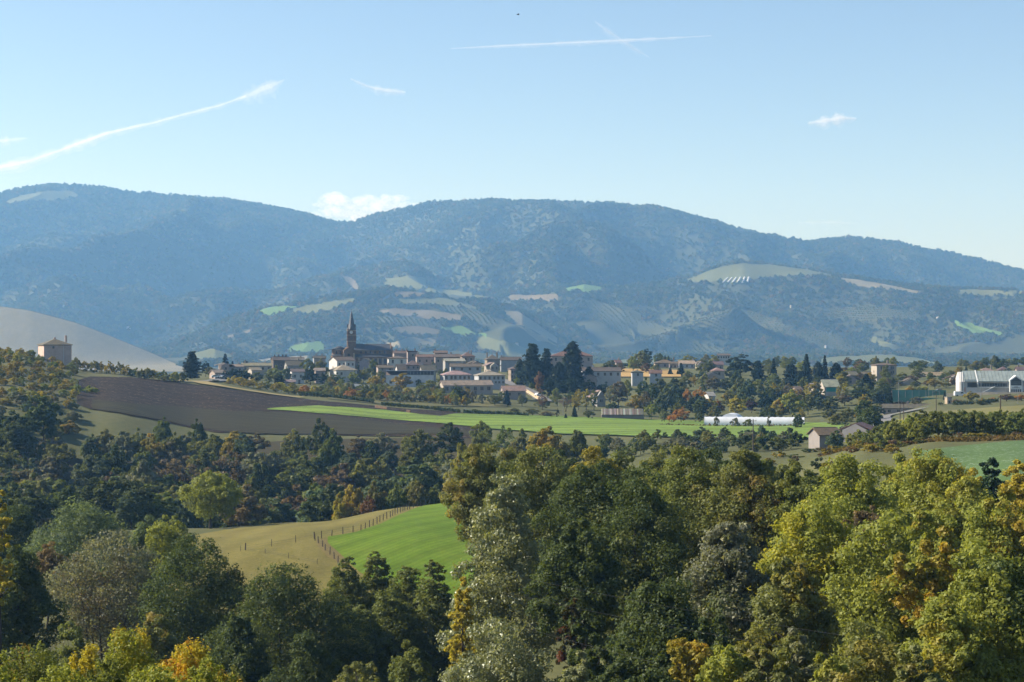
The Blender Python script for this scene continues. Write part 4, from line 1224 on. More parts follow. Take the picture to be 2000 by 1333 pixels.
def house(label, u0, u1, vr, ve, vb, d, kind='g', wall=CREAM, roof=RED, depth=9.0, rot=8, rows=(), chim=(), door=None, shutters=False, side_win=0, name='house', cat='house'):
    """pixel columns of the facade, ridge / eave / base lines, depth; rows: (v, count, width m, height m)"""
    uc = (u0 + u1) / 2
    x = d * (uc - CU) / F
    zb = min(-d * (vb - CV) / F, float(ground_z(uc, d)), float(ground_z(uc, d + depth)))
    ze = -d * (ve - CV) / F; zr = -d * (vr - CV) / F
    W = (u1 - u0) * d / F
    rz = -math.atan2(x, d) + math.radians(rot)
    c = math.cos(math.radians(abs(rot))); s_ = math.sin(math.radians(abs(rot)))
    L = max(2.0, (W - 0.75 * depth * s_) / c)
    cy = d + depth / 2
    root = empty(name, (x, cy, zb), rz, label, cat, 'houses and buildings of the village')
    he = ze - zb; rise = max(zr - ze, 0.3)
    m = MB()
    a, b = L / 2, depth / 2
    if kind == 'e':
        m.prism([(-a, -0.6), (a, -0.6), (a, he), (0, he + rise), (-a, he)], -b, b)
        ro = roof_gable(depth, L, he + 0.02, rise, along='y')
    elif kind == 'g':
        m.add([(-a, -b, -0.6), (a, -b, -0.6), (a, b, -0.6), (-a, b, -0.6), (-a, -b, he), (a, -b, he), (a, b, he), (-a, b, he), (-a, 0, he + rise), (a, 0, he + rise)],
              [(0, 3, 2, 1), (0, 1, 5, 4), (2, 3, 7, 6), (3, 0, 4, 8, 7), (1, 2, 6, 9, 5), (4, 5, 9, 8), (8, 9, 6, 7)])
        ro = roof_gable(L, depth, he + 0.02, rise)
    elif kind == 'h':
        m.box(-a, a, -b, b, -0.6, he)
        ro = roof_hip(L, depth, he + 0.02, rise)
    else:
        m.box(-a, a, -b, b, -0.6, he)
        ro = MB().box(-a - 0.3, a + 0.3, -b - 0.3, b + 0.3, he + 0.02, he + rise)
    wo = m.build('wall', MATS['wall'], root); wo.color = (*dim(wall, 0.72), 1)
    r = ro.build('roof', MATS['tiles'], root); r.color = (*[k * rnd.uniform(0.62, 0.85) for k in roof], 1)
    if kind in 'gh' and L > 5:
        rl = a if kind == 'g' else max(a - b, 0.3)
        rc = MB().tube([(-rl, 0, he + rise + 0.2), (rl, 0, he + rise + 0.2)], 0.16, 5).build('ridge_cap', MATS['tiles'], r)
        rc.color = (*[min(1, k * 0.85) for k in roof], 1)
    for fx in chim:
        ch = MB().box(-0.4, 0.4, -0.3, 0.3, he, he + rise + 1.1).box(-0.5, 0.5, -0.4, 0.4, he + rise + 1.1, he + rise + 1.25).box(-0.3, 0.3, -0.2, 0.2, he + rise + 1.25, he + rise + 1.5)
        k = ch.build('chimney', MATS['wall'], r); k.color = (*[q * 0.7 for q in wall], 1)
        k.location = (fx * a, 0.25, 0)
    for (v, n, w, h) in rows:
        z = -d * (v - CV) / F - zb
        z = min(max(z, 0.8), he - h * 0.62)
        for i in range(n):
            fx = -a + (i + 0.5 + rnd.uniform(-0.08, 0.08)) * 2 * a / n
            window(root, fx, -b, z, w, h, 0, shutters)
    for i in range(side_win):
        window(root, -a, (i + 0.5) * depth / side_win - b, he * 0.6, 1.0, 1.3, -math.pi / 2)
    if door is not None:
        dr = MB().box(-0.55, 0.55, -0.06, 0.02, 0, 2.1).build('door', MATS['shutter'], root)
        dr.location = (door * a, -b, max(0.0, float(ground_z(uc, d)) - zb))
        MB().box(0.32, 0.42, -0.1, -0.06, 0.98, 1.1).build('handle', MATS['metal_pole'], dr)
    HOUSE_ROOTS.append(root)
    return root, L, depth, he, rise


W1 = (1.0, 1.4); W2 = (1.2, 1.3)
B = [
 # label, u0,u1, ridge, eave, base, depth away, kind, wall, roof, deep, turn, windows, chimneys
 ('small pink house with tan roof beside the two parked cars', 408, 436, 723.5, 729, 743, 935, 'g', PINK, TAN, 8, 20, [(733, 1, 1.0, 1.2)], (), 0.4, False, 1),
 ('low house with a tan gable left of the long flat row', 425, 445, 710, 714, 733, 1010, 'e', PINK, TAN, 9, 8, [(720, 1, 1, 1.2)], ()),
 ('house with long tan roof behind the small pink house', 443, 472, 713, 717, 733, 1015, 'g', GREY, TAN, 9, 5, [(722, 2, 1, 1.2)], (0.5,)),
 ('long white walled house with pale tan roof at the western village end', 470, 528, 710, 715, 735, 1040, 'g', CREAM, TAN, 9, 4, [(720, 5, 1, 1.3)], (-0.8, 0.6)),
 ('low tan gabled house in front of the long white walled one', 483, 507, 719, 724, 738, 985, 'g', CREAM, TAN, 8, 15, [(730, 2, 1, 1.2)], ()),
 ('tall dark brown house with a row of chimneys at the western skyline', 528, 563, 698, 704, 730, 1120, 'g', BROWN, DARK, 10, 8, [(714, 3, 1, 1.4)], (-0.7, -0.2, 0.3, 0.7)),
 ('brown roofed house right of the chimney row house', 562, 592, 699, 704, 730, 1130, 'g', GREY, BROWN, 10, 5, [(712, 3, 1, 1.4)], (0.6,)),
 ('tall grey beige house with steep dark roof below the western skyline', 554, 586, 706, 714.5, 738, 1050, 'g', GREY, DARK, 10, 10, [(722, 3, 1, 1.4)], (0.8,)),
 ('white walled house peeping through the trees west of the church', 565, 592, 722, 727, 748, 965, 'g', WHITE, BROWN, 9, 6, [(735, 2, 1, 1.3)], (), 0.2),
 ('dark roofed house on the skyline just left of the church', 610, 634, 696, 700, 725, 1160, 'g', GREY, DARK, 9, 4, [(710, 2, 1, 1.3)], (-0.5, 0.5)),
 ('narrow pinkish house between trees below the church apse', 613, 633, 720, 725, 750, 975, 'g', PINK, TAN, 8, 4, [(733, 2, 1, 1.3)], ()),
 ('low grey outbuilding above the yellow cherry row', 554, 575, 743, 747, 756, 905, 'g', GREY, TAN, 6, 4, [], (), 0.1, False, 0, 'outbuilding', 'outbuilding'),
 ('pale house with broad brown roof right below the church tower', 643, 690, 698, 705, 722, 1065, 'g', WHITE, BROWN, 11, 24, [(712, 4, 1, 1.3)], (), None, False, 1),
 ('white house with sunlit hipped roof below the church tower', 643, 694, 713, 724, 741, 1005, 'h', WHITE, PALE, 11, 20, [(730, 2, 1, 1.3)], (0.3,)),
 ('mauve gable wall standing right under the church nave', 701, 721, 701, 707, 726, 1070, 'e', (0.38, 0.33, 0.33), TAN, 10, -6, [], ()),
 ('low brown roofed house among bushes under the church nave', 734, 767, 714.5, 719, 732, 1030, 'g', PINK, BROWN, 8, 8, [(722, 2, 0.9, 1.0)], (0.5,)),
 ('white house with two dark windows right of the church', 756, 793, 695.5, 701, 722, 1120, 'h', WHITE, RED, 10, 4, [(706.5, 2, 1.1, 1.9)], ()),
 ('brown roofed house with several chimneys behind the two window house', 766, 797, 686, 691, 712, 1190, 'g', PINK, BROWN, 10, 6, [], (-0.6, 0.2, 0.8)),
 ('tall pink block behind the two window white house', 794, 814, 685.5, 688, 715, 1170, 'f', PINK, RED, 8, 4, [(694, 1, 1, 1.4)], (0.6,)),
 ('small steep brown roofed barn below the two window house', 771, 792, 712.5, 725, 733, 1050, 'g', WHITE, BROWN, 9, 12, [], (), None, False, 0, 'barn', 'barn'),
 ('pink house with two small windows and hipped roof below the pink block', 790, 820, 704.5, 714, 729, 1060, 'h', PINK, BROWN, 9, 4, [(718, 3, 0.9, 1.1)], ()),
 ('brown roofed house with white gable trim right of the hipped pink house', 819, 850, 714, 724, 735, 1040, 'g', GREY, BROWN, 9, 10, [], (-0.7,)),
 ('long tan house front on the skyline right of the church', 811, 849, 693.5, 698, 716, 1150, 'g', PINK, RED, 10, 6, [(705, 3, 1, 1.4)], (-0.8,)),
 ('tall house with a big square chimney at the middle of the village skyline', 847, 873, 686, 690, 715, 1190, 'g', STONE, RED, 10, 3, [(697, 2, 1, 1.3)], (-0.9,)),
 ('broad pinkish brown house in front of the big chimney house', 848, 898, 693, 698, 718, 1140, 'g', PINK, RED, 10, 3, [(705, 4, 1, 1.4)], (0.3,)),
 ('hip roofed brown house on the village skyline left of the grey barn', 897, 926, 689, 697, 716, 1170, 'h', PINK, RED, 11, 10, [(702, 2, 1, 1.4)], (0.3, 0.7)),
 ('grey house with pale flat sunlit roof in the village middle', 865, 907, 701.5, 706, 726, 1090, 'g', GREY, PALE, 10, 8, [(712, 2, 1, 1.3)], ()),
 ('low grey white terrace with thin brown roof in the village middle', 878, 939, 711.5, 717, 731, 1050, 'g', BLUISH, BROWN, 9, 4, [(721, 4, 1.2, 1.3)], (-0.2,)),
 ('brownish pink gabled house behind the grey white terrace', 914, 938, 706, 711, 727, 1085, 'e', PINK, RED, 9, 14, [(715, 1, 1, 1.3)], ()),
 ('brown hipped roof house on the skyline with a tall chimney', 947, 975, 693.5, 703, 722, 1150, 'h', STONE, BROWN, 11, 8, [], (-0.8, 0.8)),
 ('big grey blue barn with dark roof left of the tall cedars', 977, 1018, 698.5, 704, 727, 1130, 'g', (0.33, 0.34, 0.36), DARK, 11, 3, [], (-0.9,), None, False, 0, 'barn', 'barn'),
 ('cream house with sunlit gable facing the street', 947, 972, 709, 715, 733, 1060, 'e', CREAM, TAN, 9, 24, [(719, 2, 1, 1.4)], (), None, False, 2),
 ('pale hip roofed modern house with a row of six windows', 860, 919, 724.5, 733, 751, 985, 'h', BLUISH, PALE, 11, 12, [(737.5, 6, 1.1, 1.5)], (), None, False, 1),
 ('pale hip roofed modern house with two rows of windows', 927, 985, 726, 734, 758, 975, 'h', BLUISH, PALE, 11, 12, [(738.5, 6, 1.0, 1.4), (747, 7, 1.0, 1.0)], ()),
 ('long low bungalow with sunlit left gable above the lawn', 858, 961, 744.5, 753, 765, 925, 'g', CREAM, PALE, 9, 14, [(759, 7, 1.6, 1.7)], (), 0.3, False, 1, 'bungalow', 'bungalow'),
 ('tall narrow stone house with two rows of cream windows by the street', 993, 1014, 717, 722, 744, 1030, 'h', STONE, BROWN, 9, 10, [(727, 3, 1.0, 1.6), (736, 3, 1.0, 1.6)], (0.5,), None, False, 2),
 ('pinkish house with overhanging tan roof below the street', 978, 1026, 755, 764, 782, 905, 'g', PINK, TAN, 9, 10, [(770, 2, 1.2, 1.3)], ()),
 ('large pink manor behind the tall cedars', 1076, 1158, 687, 696, 716, 1180, 'h', PINK, RED, 13, 3, [(702, 5, 1.2, 1.9)], (0.2,)),
 ('long white grey house with brown roof right of the cedars', 1136, 1213, 719, 725.5, 744, 1010, 'g', BLUISH, BROWN, 10, 5, [(731, 6, 1.1, 1.4)], (-0.4,)),
 ('small brown roofed annex below the long white grey house', 1139, 1166, 732, 737, 746, 985, 'e', PINK, BROWN, 8, 4, [], (), None, False, 0, 'outbuilding', 'outbuilding'),
 ('tiny house with pointed finial on the skyline left of the round tree', 1199, 1214, 704, 709, 724, 1170, 'g', PINK, BROWN, 8, 14, [], (0.5,)),
 ('small white house with dark hipped roof before the golden field', 1234, 1257, 723.5, 728, 742, 1000, 'h', BLUISH, DARK, 8, 4, [(732, 1, 1.0, 1.3)], ()),
 ('plain white cottage with one window before the golden field', 1270, 1293, 724, 730, 742, 1000, 'g', BLUISH, BROWN, 8, 2, [(732.5, 1, 1.0, 1.3)], ()),
 ('wide brown hip roofed house behind the golden field', 1279, 1320, 703, 710, 726, 1210, 'h', PINK, RED, 11, 4, [(714, 3, 1.1, 1.4)], (0.9,)),
 ('brick pink row house right of the wide hip roofed house', 1308, 1330, 708, 711, 726, 1195, 'g', PINK, RED, 9, 2, [(716, 3, 1, 1.4)], ()),
 ('bluish white house with pale roof on the eastern skyline', 1326, 1358, 705.5, 711, 728, 1190, 'g', BLUISH, PALE, 10, 4, [(715, 3, 1.0, 1.2)], (0.9,)),
 ('small cream gable house right of the bluish white house', 1360, 1376, 706.5, 711, 727, 1180, 'e', CREAM, TAN, 8, 12, [], ()),
 ('brown house half hidden by the dark spreading pine', 1386, 1414, 707, 713, 733, 1170, 'g', PINK, BROWN, 10, 6, [(718, 2, 1, 1.3)], (-0.3,)),
 ('cream house with pyramid roof among the eastern trees', 1388, 1416, 719, 725, 742, 1040, 'h', CREAM, TAN, 10, 14, [(730, 1, 1, 1.3)], ()),
 ('low pink gable below the pyramid roofed house', 1380, 1403, 727, 733, 744, 1010, 'e', PINK, BROWN, 8, 6, [], ()),
 ('white shed with blue grey panels in the autumn trees', 1377, 1397, 767, 774, 787, 890, 'g', WHITE, (0.3, 0.32, 0.35), 7, 20, [], (), 0.0, False, 0, 'outbuilding', 'outbuilding'),
 ('gable house hidden behind the slim yellow poplars', 1158, 1182, 764, 776, 795, 880, 'e', GREY, TAN, 9, 16, [(783, 1, 1.4, 1.2)], ()),
 ('pink roofed house above the slim yellow poplars', 1146, 1172, 759, 764, 785, 920, 'g', PINK, RED, 9, 4, [], ()),
 ('barn like house with a teal door between yellow poplars', 1605, 1641, 743, 756, 774, 900, 'g', CREAM, (0.33, 0.3, 0.26), 10, 14, [], (), None, False, 0),
 ('cream house left of the teal door house', 1582, 1607, 750, 757, 774, 915, 'g', CREAM, (0.28, 0.24, 0.2), 9, 18, [(761, 1, 1, 1.2)], ()),
 ('pink house with two stepped roofs right of the dark firs', 1643, 1677, 727, 734, 755, 1010, 'g', PINK, BROWN, 10, 10, [(740, 2, 1, 1.3)], ()),
 ('low pink gable house in front of the stepped roofs', 1650, 1676, 733, 741, 757, 975, 'e', PINK, TAN, 9, 6, [(746, 1, 1, 1.3)], ()),
 ('tower like beige apartment house with dark balconies', 1707, 1753, 709.5, 714, 745, 1010, 'h', CREAM, RED, 11, 16, [(718.5, 2, 2.0, 1.5), (727, 2, 2.0, 1.5)], (0.4,), None, False, 1, 'apartment_house', 'house'),
 ('brown walled house left of the tower like house', 1685, 1709, 728, 732, 748, 1030, 'g', PINK, BROWN, 9, 3, [], ()),
 ('roof corner of a house hidden under the dark firs', 1549, 1568, 756, 762, 776, 905, 'g', STONE, BROWN, 8, 20, [], ()),
 ('long low house with pink tan roof right of the tower like house', 1795, 1847, 728.5, 735, 748, 1020, 'g', PINK, TAN, 10, 4, [(739, 4, 1, 1.2)], ()),
 ('house with pinkish roof continuing the long low one', 1845, 1871, 732.5, 737, 750, 1005, 'g', CREAM, TAN, 10, 4, [], ()),
 ('cream gable wall with one arched window left of the gymnasium', 1859, 1877, 733, 741, 766, 930, 'e', CREAM, RED, 10, 4, [(749, 1, 1.1, 2.2)], ()),
 ('brown roofed bungalow behind the bright green hedge', 1762, 1798, 739.5, 749, 760, 950, 'e', CREAM, BROWN, 10, 10, [], (), None, False, 0, 'bungalow', 'bungalow'),
 ('long low house with brown tile roof beside the road bend', 1728, 1828, 791.5, 798, 811, 770, 'g', PINK, BROWN, 9, 5, [(803, 5, 1.2, 1.0)], (0.0,), None, False, 0, 'bungalow', 'bungalow'),
 ('tan roofed house on the skyline behind the gymnasium roof', 1912, 1950, 719, 727, 745, 1010, 'h', CREAM, TAN, 11, 8, [], (0.6,)),
 ('brown roofed house further right behind the gymnasium roof', 1952, 1976, 717, 724, 745, 1020, 'h', PINK, BROWN, 10, 8, [], ()),
 ('house with small white chimney at the right edge behind the gymnasium', 1988, 2014, 718, 724, 745, 1020, 'g', PINK, BROWN, 10, 8, [], (-0.6,)),
 ('far bluish white farmhouse on the slope beyond the eastern trees', 1403, 1427, 692, 695, 703, 1340, 'g', BLUISH, BROWN, 9, 0, [(698, 5, 1, 1.2)], ()),
 ('lone square pinkish house with hipped roof on the left orchard hill', 70, 131, 662, 674.5, 712, 822, 'h', (0.60, 0.45, 0.37), RED, 12, 12, [], (0.82,)),
]
for it in B:
    r_ = house(*it)
    if it[0].startswith('lone square'):
        root, L, dp, he, rise = r_
        window(root, -0.32 * L / 2, -dp / 2, he - 0.9, 0.8, 0.9)
        MB().tube([(0.42 * L / 2, -dp / 2 - 0.08, 0), (0.42 * L / 2, -dp / 2 - 0.08, he)], 0.07, 6).build('downpipe', MATS['white_paint'], root)
        MB().box(-0.35, 0.35, -0.35, 0.35, he + rise - 0.5, he + rise + 0.6).build('chimney', MATS['wall'], root).color = (0.3, 0.22, 0.18, 1)
    if 'teal door' in it[0]:
        root, L, dp, he, rise = r_
        MB().box(-0.38 * L, 0.28 * L, -dp / 2 - 0.06, -dp / 2 + 0.02, he - 2.3, he - 0.25).build('door', MATS['teal_door'], root)
    if 'dark balconies' in it[0]:
        root, L, dp, he, rise = r_
        for z in (he - 2.9, he - 5.2):
            bl = MB().box(-0.33 * L, 0.3 * L, -dp / 2 - 0.9, -dp / 2 - 0.01, z - 0.15, z).build('balcony', MATS['wall'], root); bl.color = (*CREAM, 1)
            MB().box(-0.33 * L, 0.3 * L, -dp / 2 - 0.9, -dp / 2 - 0.84, z, z + 0.9).build('railing', MATS['shutter'], bl)
    if it[0].startswith('tiny house'):
        root, L, dp, he, rise = r_
        MB().tube([(-L / 2, 0, he + rise), (-L / 2, 0, he + rise + 1.2)], [0.12, 0.02], 5).build('finial', MATS['shutter'], root)

# the long dark glazed building under the pink houses
d = 985
root = empty('workshop_building', (d * (799.5 - CU) / F, d + 7, float(ground_z(800, d)) - 0.5), 0.05, 'long workshop with dark blue glazed band and brick red roof end', 'workshop', 'houses and buildings of the village')
L = 93 * d / F; z0 = root.location.z
ze = -d * (733 - CV) / F - z0; zt = -d * (726 - CV) / F - z0
o = MB().box(-L / 2, L / 2, -6, 6, -1, ze).build('wall', MATS['wall'], root); o.color = (*BLUISH, 1)
o = MB().box(-L / 2 - 0.3, L / 2 + 0.3, -6.4, 6.2, zt, zt + 0.35).build('roof', MATS['slate'], root)
o = MB().box(-L * 0.06, L / 2, -6.05, 6, ze, zt).build('glazed_band', MATS['window_dark'], root)
for k in range(9):
    x = -L * 0.06 + k * (L * 0.56) / 8
    MB().box(x - 0.08, x + 0.08, -6.12, -6.05, ze, zt).build('mullion', MATS['metal_pole'], root)
o = MB().add([(-L / 2, -6.2, ze), (-L * 0.06, -6.2, ze), (-L * 0.06, 2, zt), (-L / 2, 2, zt), (-L / 2, 2, ze), (-L * 0.06, 2, ze)], [(0, 1, 2, 3), (0, 3, 4), (1, 5, 2), (0, 4, 5, 1), (4, 3, 2, 5)]).build('lean_to_roof', MATS['tiles'], root); o.color = (*RED, 1)
for k in range(5): window(root, -L * 0.4 + k * L * 0.2, -6, ze * 0.5, 1.4, 1.5)

# ------------------------------------------------------------------ the church
d = 1150
S = d / F                                             # metres per photo pixel there
ux = lambda u: (u - 705) * S
vz = lambda v: -(v - 730) * S
church = empty('church', (d * (705 - CU) / F, d + 8, -d * (730 - CV) / F), -math.atan2(-295, F) + 0.06, 'brown stone church with clock tower, dark pointed spire and slate roof', 'church')
yb, yf = 7.5, -7.5
nave = MB().prism([(ux(688), -4), (ux(762), -4), (ux(762), vz(684.5)), (ux(688), vz(684.5))], yf, yb).build('nave_wall', MATS['stone'], church)
rf = roof_gable(ux(760) - ux(690), 15, 0, vz(673.5) - vz(684.5), 0.5, 0.25).build('nave_roof', MATS['slate'], church)
rf.location = ((ux(690) + ux(760)) / 2, 0, vz(684.3))
MB().tube([(-(ux(760) - ux(690)) / 2, 0, vz(673.5) - vz(684.5) + 0.25), ((ux(760) - ux(690)) / 2, 0, vz(673.5) - vz(684.5) + 0.25)], 0.2, 5).build('ridge_cap', MATS['zinc'], rf)
# west front: a gabled wall above the roof with a cross
g_ = MB().add([(ux(759.5), yf - 0.4, -4), (ux(762.5), yf - 0.4, -4), (ux(762.5), yb + 0.4, -4), (ux(759.5), yb + 0.4, -4), (ux(759.5), yf - 0.4, vz(683)), (ux(762.5), yf - 0.4, vz(683)), (ux(762.5), yb + 0.4, vz(683)), (ux(759.5), yb + 0.4, vz(683)), (ux(759.5), 0, vz(671.5)), (ux(762.5), 0, vz(671.5))],
              [(0, 3, 2, 1), (0, 1, 5, 4), (2, 3, 7, 6), (3, 0, 4, 8, 7), (1, 2, 6, 9, 5), (4, 5, 9, 8), (8, 9, 6, 7)]).build('front_gable', MATS['stone'], church)
MB().box(ux(761) - 0.12, ux(761) + 0.12, -0.12, 0.12, vz(671.7), vz(668.4)).box(ux(761) - 0.12, ux(761) + 0.12, -0.6, 0.6, vz(670), vz(669.3)).build('cross', MATS['wood_post'], church)
MB().box(ux(760), ux(763.5), yf - 1.0, yf - 0.4, -4, vz(680)).add([(ux(760), yf - 1.0, vz(680)), (ux(763.5), yf - 1, vz(680)), (ux(763.5), yf - .4, vz(680)), (ux(760), yf - .4, vz(680)), (ux(761.7), yf - .7, vz(675))], [(0, 1, 4), (1, 2, 4), (2, 3, 4), (3, 0, 4)]).build('turret', MATS['stone'], church)
# aisle with its own lean-to roof
ai = MB().box(ux(690), ux(757), yf - 3.6, yf + 0.001, -4, vz(697)).build('aisle_wall', MATS['stone'], church)
ar = MB().add([(ux(689.5), yf - 3.9, vz(697.2)), (ux(757.5), yf - 3.9, vz(697.2)), (ux(757.5), yf - 0.01, vz(692.5)), (ux(689.5), yf - 0.01, vz(692.5)), (ux(689.5), yf - 0.01, vz(697.2)), (ux(757.5), yf - 0.01, vz(697.2))],
              [(0, 1, 2, 3), (0, 3, 4), (1, 5, 2), (0, 4, 5, 1), (4, 3, 2, 5)]).build('aisle_roof', MATS['slate'], church)
for k in range(7):
    x = ux(697 + k * 9.2)
    MB().box(x - 0.45, x + 0.45, yf - 4.5, yf - 3.6, -4, vz(700)).build('buttress', MATS['pale_stone'], church)
    if k < 6:
        xm = x + 4.6 * S
        w = MB().prism([(xm - 0.55, vz(691)), (xm + 0.55, vz(691)), (xm + 0.55, vz(687.5)), (xm, vz(686)), (xm - 0.55, vz(687.5))], yf - 0.06, yf - 0.002).build('window', MATS['window_dark'], church)
        w = MB().prism([(xm - 0.6, vz(710)), (xm + 0.6, vz(710)), (xm + 0.6, vz(702.5)), (xm, vz(700.5)), (xm - 0.6, vz(702.5))], yf - 3.68, yf - 3.602).build('window', MATS['window_dark'], church)
MB().box(ux(690), ux(757), yf - 0.14, yf - 0.003, vz(685.6), vz(684.8)).build('cornice', MATS['pale_stone'], church)
# transept with its gable facing
tw = ux(687.5) - ux(667)
tr = MB().prism([(ux(667), -4), (ux(687.5), -4), (ux(687.5), vz(684.5)), ((ux(667) + ux(687.5)) / 2, vz(678)), (ux(667), vz(684.5))], yf - 4.2, yb + 4).build('transept_wall', MATS['stone'], church)
q = roof_gable(yb - yf + 8.2, tw, 0, vz(678) - vz(684.5), 0.4, 0.25, 'y').build('transept_roof', MATS['slate'], church); q.location = ((ux(667) + ux(687.5)) / 2, -0.1, vz(684.3))
xm = (ux(667) + ux(687.5)) / 2
MB().prism([(xm - 0.8, vz(702)), (xm + 0.8, vz(702)), (xm + 0.8, vz(693)), (xm, vz(690)), (xm - 0.8, vz(693))], yf - 4.28, yf - 4.202).build('window', MATS['window_dark'], church)
MB().box(ux(667) - 0.5, ux(667) + 0.5, yf - 4.9, yf - 4.2, -4, vz(690)).build('buttress', MATS['pale_stone'], church)
MB().box(ux(687) - 0.5, ux(687) + 0.5, yf - 4.9, yf - 4.2, -4, vz(690)).build('buttress', MATS['pale_stone'], church)
# polygonal choir
def ngon_prism(m, cx, cy, r, n, z0, z1, r1=None, rot=0.0):
    r1 = r if r1 is None else r1
    vs = [(cx + r * math.cos(2 * math.pi * k / n + rot), cy + r * math.sin(2 * math.pi * k / n + rot), z0) for k in range(n)]
    vs += [(cx + r1 * math.cos(2 * math.pi * k / n + rot), cy + r1 * math.sin(2 * math.pi * k / n + rot), z1) for k in range(n)]
    fs = [tuple(range(n - 1, -1, -1)), tuple(range(n, 2 * n))] + [(k, (k + 1) % n, n + (k + 1) % n, n + k) for k in range(n)]
    return m.add(vs, fs)
ngon_prism(MB(), ux(660), 0, 10.5 * S * 1.0 + 1.2, 10, -4, vz(683.5)).build('choir_wall', MATS['stone'], church)
ngon_prism(MB(), ux(660), 0, 10.5 * S + 1.6, 10, vz(683.4), vz(677), 1.2).build('choir_roof', MATS['slate'], church)
ngon_prism(MB(), ux(657.5), -2, 9 * S + 1.5, 10, -4, vz(695)).build('chapel_wall', MATS['stone'], church)
ngon_prism(MB(), ux(657.5), -2, 9 * S + 1.8, 10, vz(694.9), vz(692), 2.2).build('chapel_roof', MATS['slate'], church)
for an in (-2.5, -2.0, -1.45):
    cx, cy, r = ux(660), 0, 10.5 * S + 1.2
    w = MB().box(-0.45, 0.45, -0.08, 0.06, vz(692), vz(686)).build('window', MATS['window_dark'], church)
    w.location = (cx + r * 0.97 * math.cos(an), cy + r * 0.97 * math.sin(an), 0); w.rotation_euler = (0, 0, an + math.pi / 2)
# tower
tx, ty = ux(684), -1.5
hw = 8.0 * S
MB().box(tx - hw * 1.06, tx + hw * 1.06, ty - hw * 1.06, ty + hw * 1.06, -4, vz(667)).build('tower_base', MATS['stone'], church)
tower = MB().box(tx - hw * 0.93, tx + hw * 0.93, ty - hw * 0.93, ty + hw * 0.93, vz(667) + 0.002, vz(645.5)).build('tower', MATS['stone'], church)
for z in (667, 654.8, 646):
    MB().box(tx - hw * 1.1, tx + hw * 1.1, ty - hw * 1.1, ty + hw * 1.1, vz(z) - 0.2, vz(z) + 0.2).build('string_course', MATS['pale_stone'], tower)
for sx in (-1, 1):
    for sy in (-1, 1):
        MB().box(tx + sx * hw * 0.9 - 0.45, tx + sx * hw * 0.9 + 0.45, ty + sy * hw * 0.9 - 0.45, ty + sy * hw * 0.9 + 0.45, vz(667), vz(644)).build('pilaster', MATS['stone'], tower)
        ngon_prism(MB(), tx + sx * hw * 0.9, ty + sy * hw * 0.9, 0.62, 6, vz(644), vz(638.5), 0.03).build('pinnacle', MATS['slate'], church)
for (ax, sgn) in ((0, -1), (1, 1), (1, -1)):
    if ax == 0:
        bo = MB().prism([(tx - 0.75, vz(664)), (tx + 0.75, vz(664)), (tx + 0.75, vz(656.5)), (tx, vz(654.3)), (tx - 0.75, vz(656.5))], ty - hw * 0.93 - 0.05, ty - hw * 0.93 - 0.002)
        bo.build('belfry_opening', MATS['shutter'], tower)
        cf = MB()
        n = 24
        vs = [(tx - 0.25 + 0.95 * math.cos(2 * math.pi * k / n), ty - hw * 0.93 - 0.06, vz(649.4) + 0.95 * math.sin(2 * math.pi * k / n)) for k in range(n)] + [(tx - 0.25 + 0.95 * math.cos(2 * math.pi * k / n), ty - hw * 0.93 - 0.002, vz(649.4) + 0.95 * math.sin(2 * math.pi * k / n)) for k in range(n)]
        clock = cf.add(vs, [tuple(range(n))] + [(k, k + n, (k + 1) % n + n, (k + 1) % n) for k in range(n)]).build('clock_face', MATS['white_paint'], tower)
        hd_ = MB().box(tx - 0.30, tx - 0.20, ty - hw * 0.93 - 0.09, ty - hw * 0.93 - 0.061, vz(649.4), vz(649.4) + 0.75).box(tx - 0.25, tx + 0.2, ty - hw * 0.93 - 0.09, ty - hw * 0.93 - 0.061, vz(649.4) - 0.05, vz(649.4) + 0.05)
        hd_.build('clock_hand', MATS['wood_post'], clock)
    else:
        x0 = tx + sgn * (hw * 0.93 + 0.025)
        MB().box(x0 - 0.025, x0 + 0.025, ty - 0.75, ty + 0.75, vz(664), vz(655.5)).build('belfry_opening', MATS['shutter'], tower)
sp = MB()
rings = [(hw * 1.2, 646.5), (hw * 0.97, 641), (hw * 0.68, 632), (hw * 0.44, 621), (hw * 0.26, 613.5), (0.1, 606.5)]
n = 8
for k, (r, v) in enumerate(rings):
    sp.v += [(tx + r * math.cos(2 * math.pi * (j + 0.5) / n), ty + r * math.sin(2 * math.pi * (j + 0.5) / n), vz(v)) for j in range(n)]
for k in range(len(rings) - 1):
    sp.f += [(k * n + j, k * n + (j + 1) % n, (k + 1) * n + (j + 1) % n, (k + 1) * n + j) for j in range(n)]
sp.f += [tuple(range(n - 1, -1, -1))]
spire = sp.build('spire', MATS['slate'], church)
for an in (-math.pi / 2, 0, math.pi):
    dm = MB().prism([(-0.5, 0), (0.5, 0), (0.5, 1.0), (0, 1.9), (-0.5, 1.0)], -0.9, 0.9).build('dormer', MATS['slate'], spire)
    dm.location = (tx + hw * 0.72 * math.cos(an), ty + hw * 0.72 * math.sin(an), vz(640)); dm.rotation_euler = (0, 0, an + math.pi / 2)
    op = MB().box(-0.16, 0.16, -0.12, 0.12, 0, 0.9).build('opening', MATS['concrete'], spire)
    op.location = (tx + hw * 0.36 * math.cos(an), ty + hw * 0.36 * math.sin(an), vz(622.5)); op.rotation_euler = (0, 0, an + math.pi / 2)
MB().box(tx - 0.06, tx + 0.06, ty - 0.06, ty + 0.06, vz(607), vz(603.5)).box(tx - 0.3, tx + 0.3, ty - 0.05, ty + 0.05, vz(605), vz(604.6)).build('cross', MATS['wood_post'], spire)
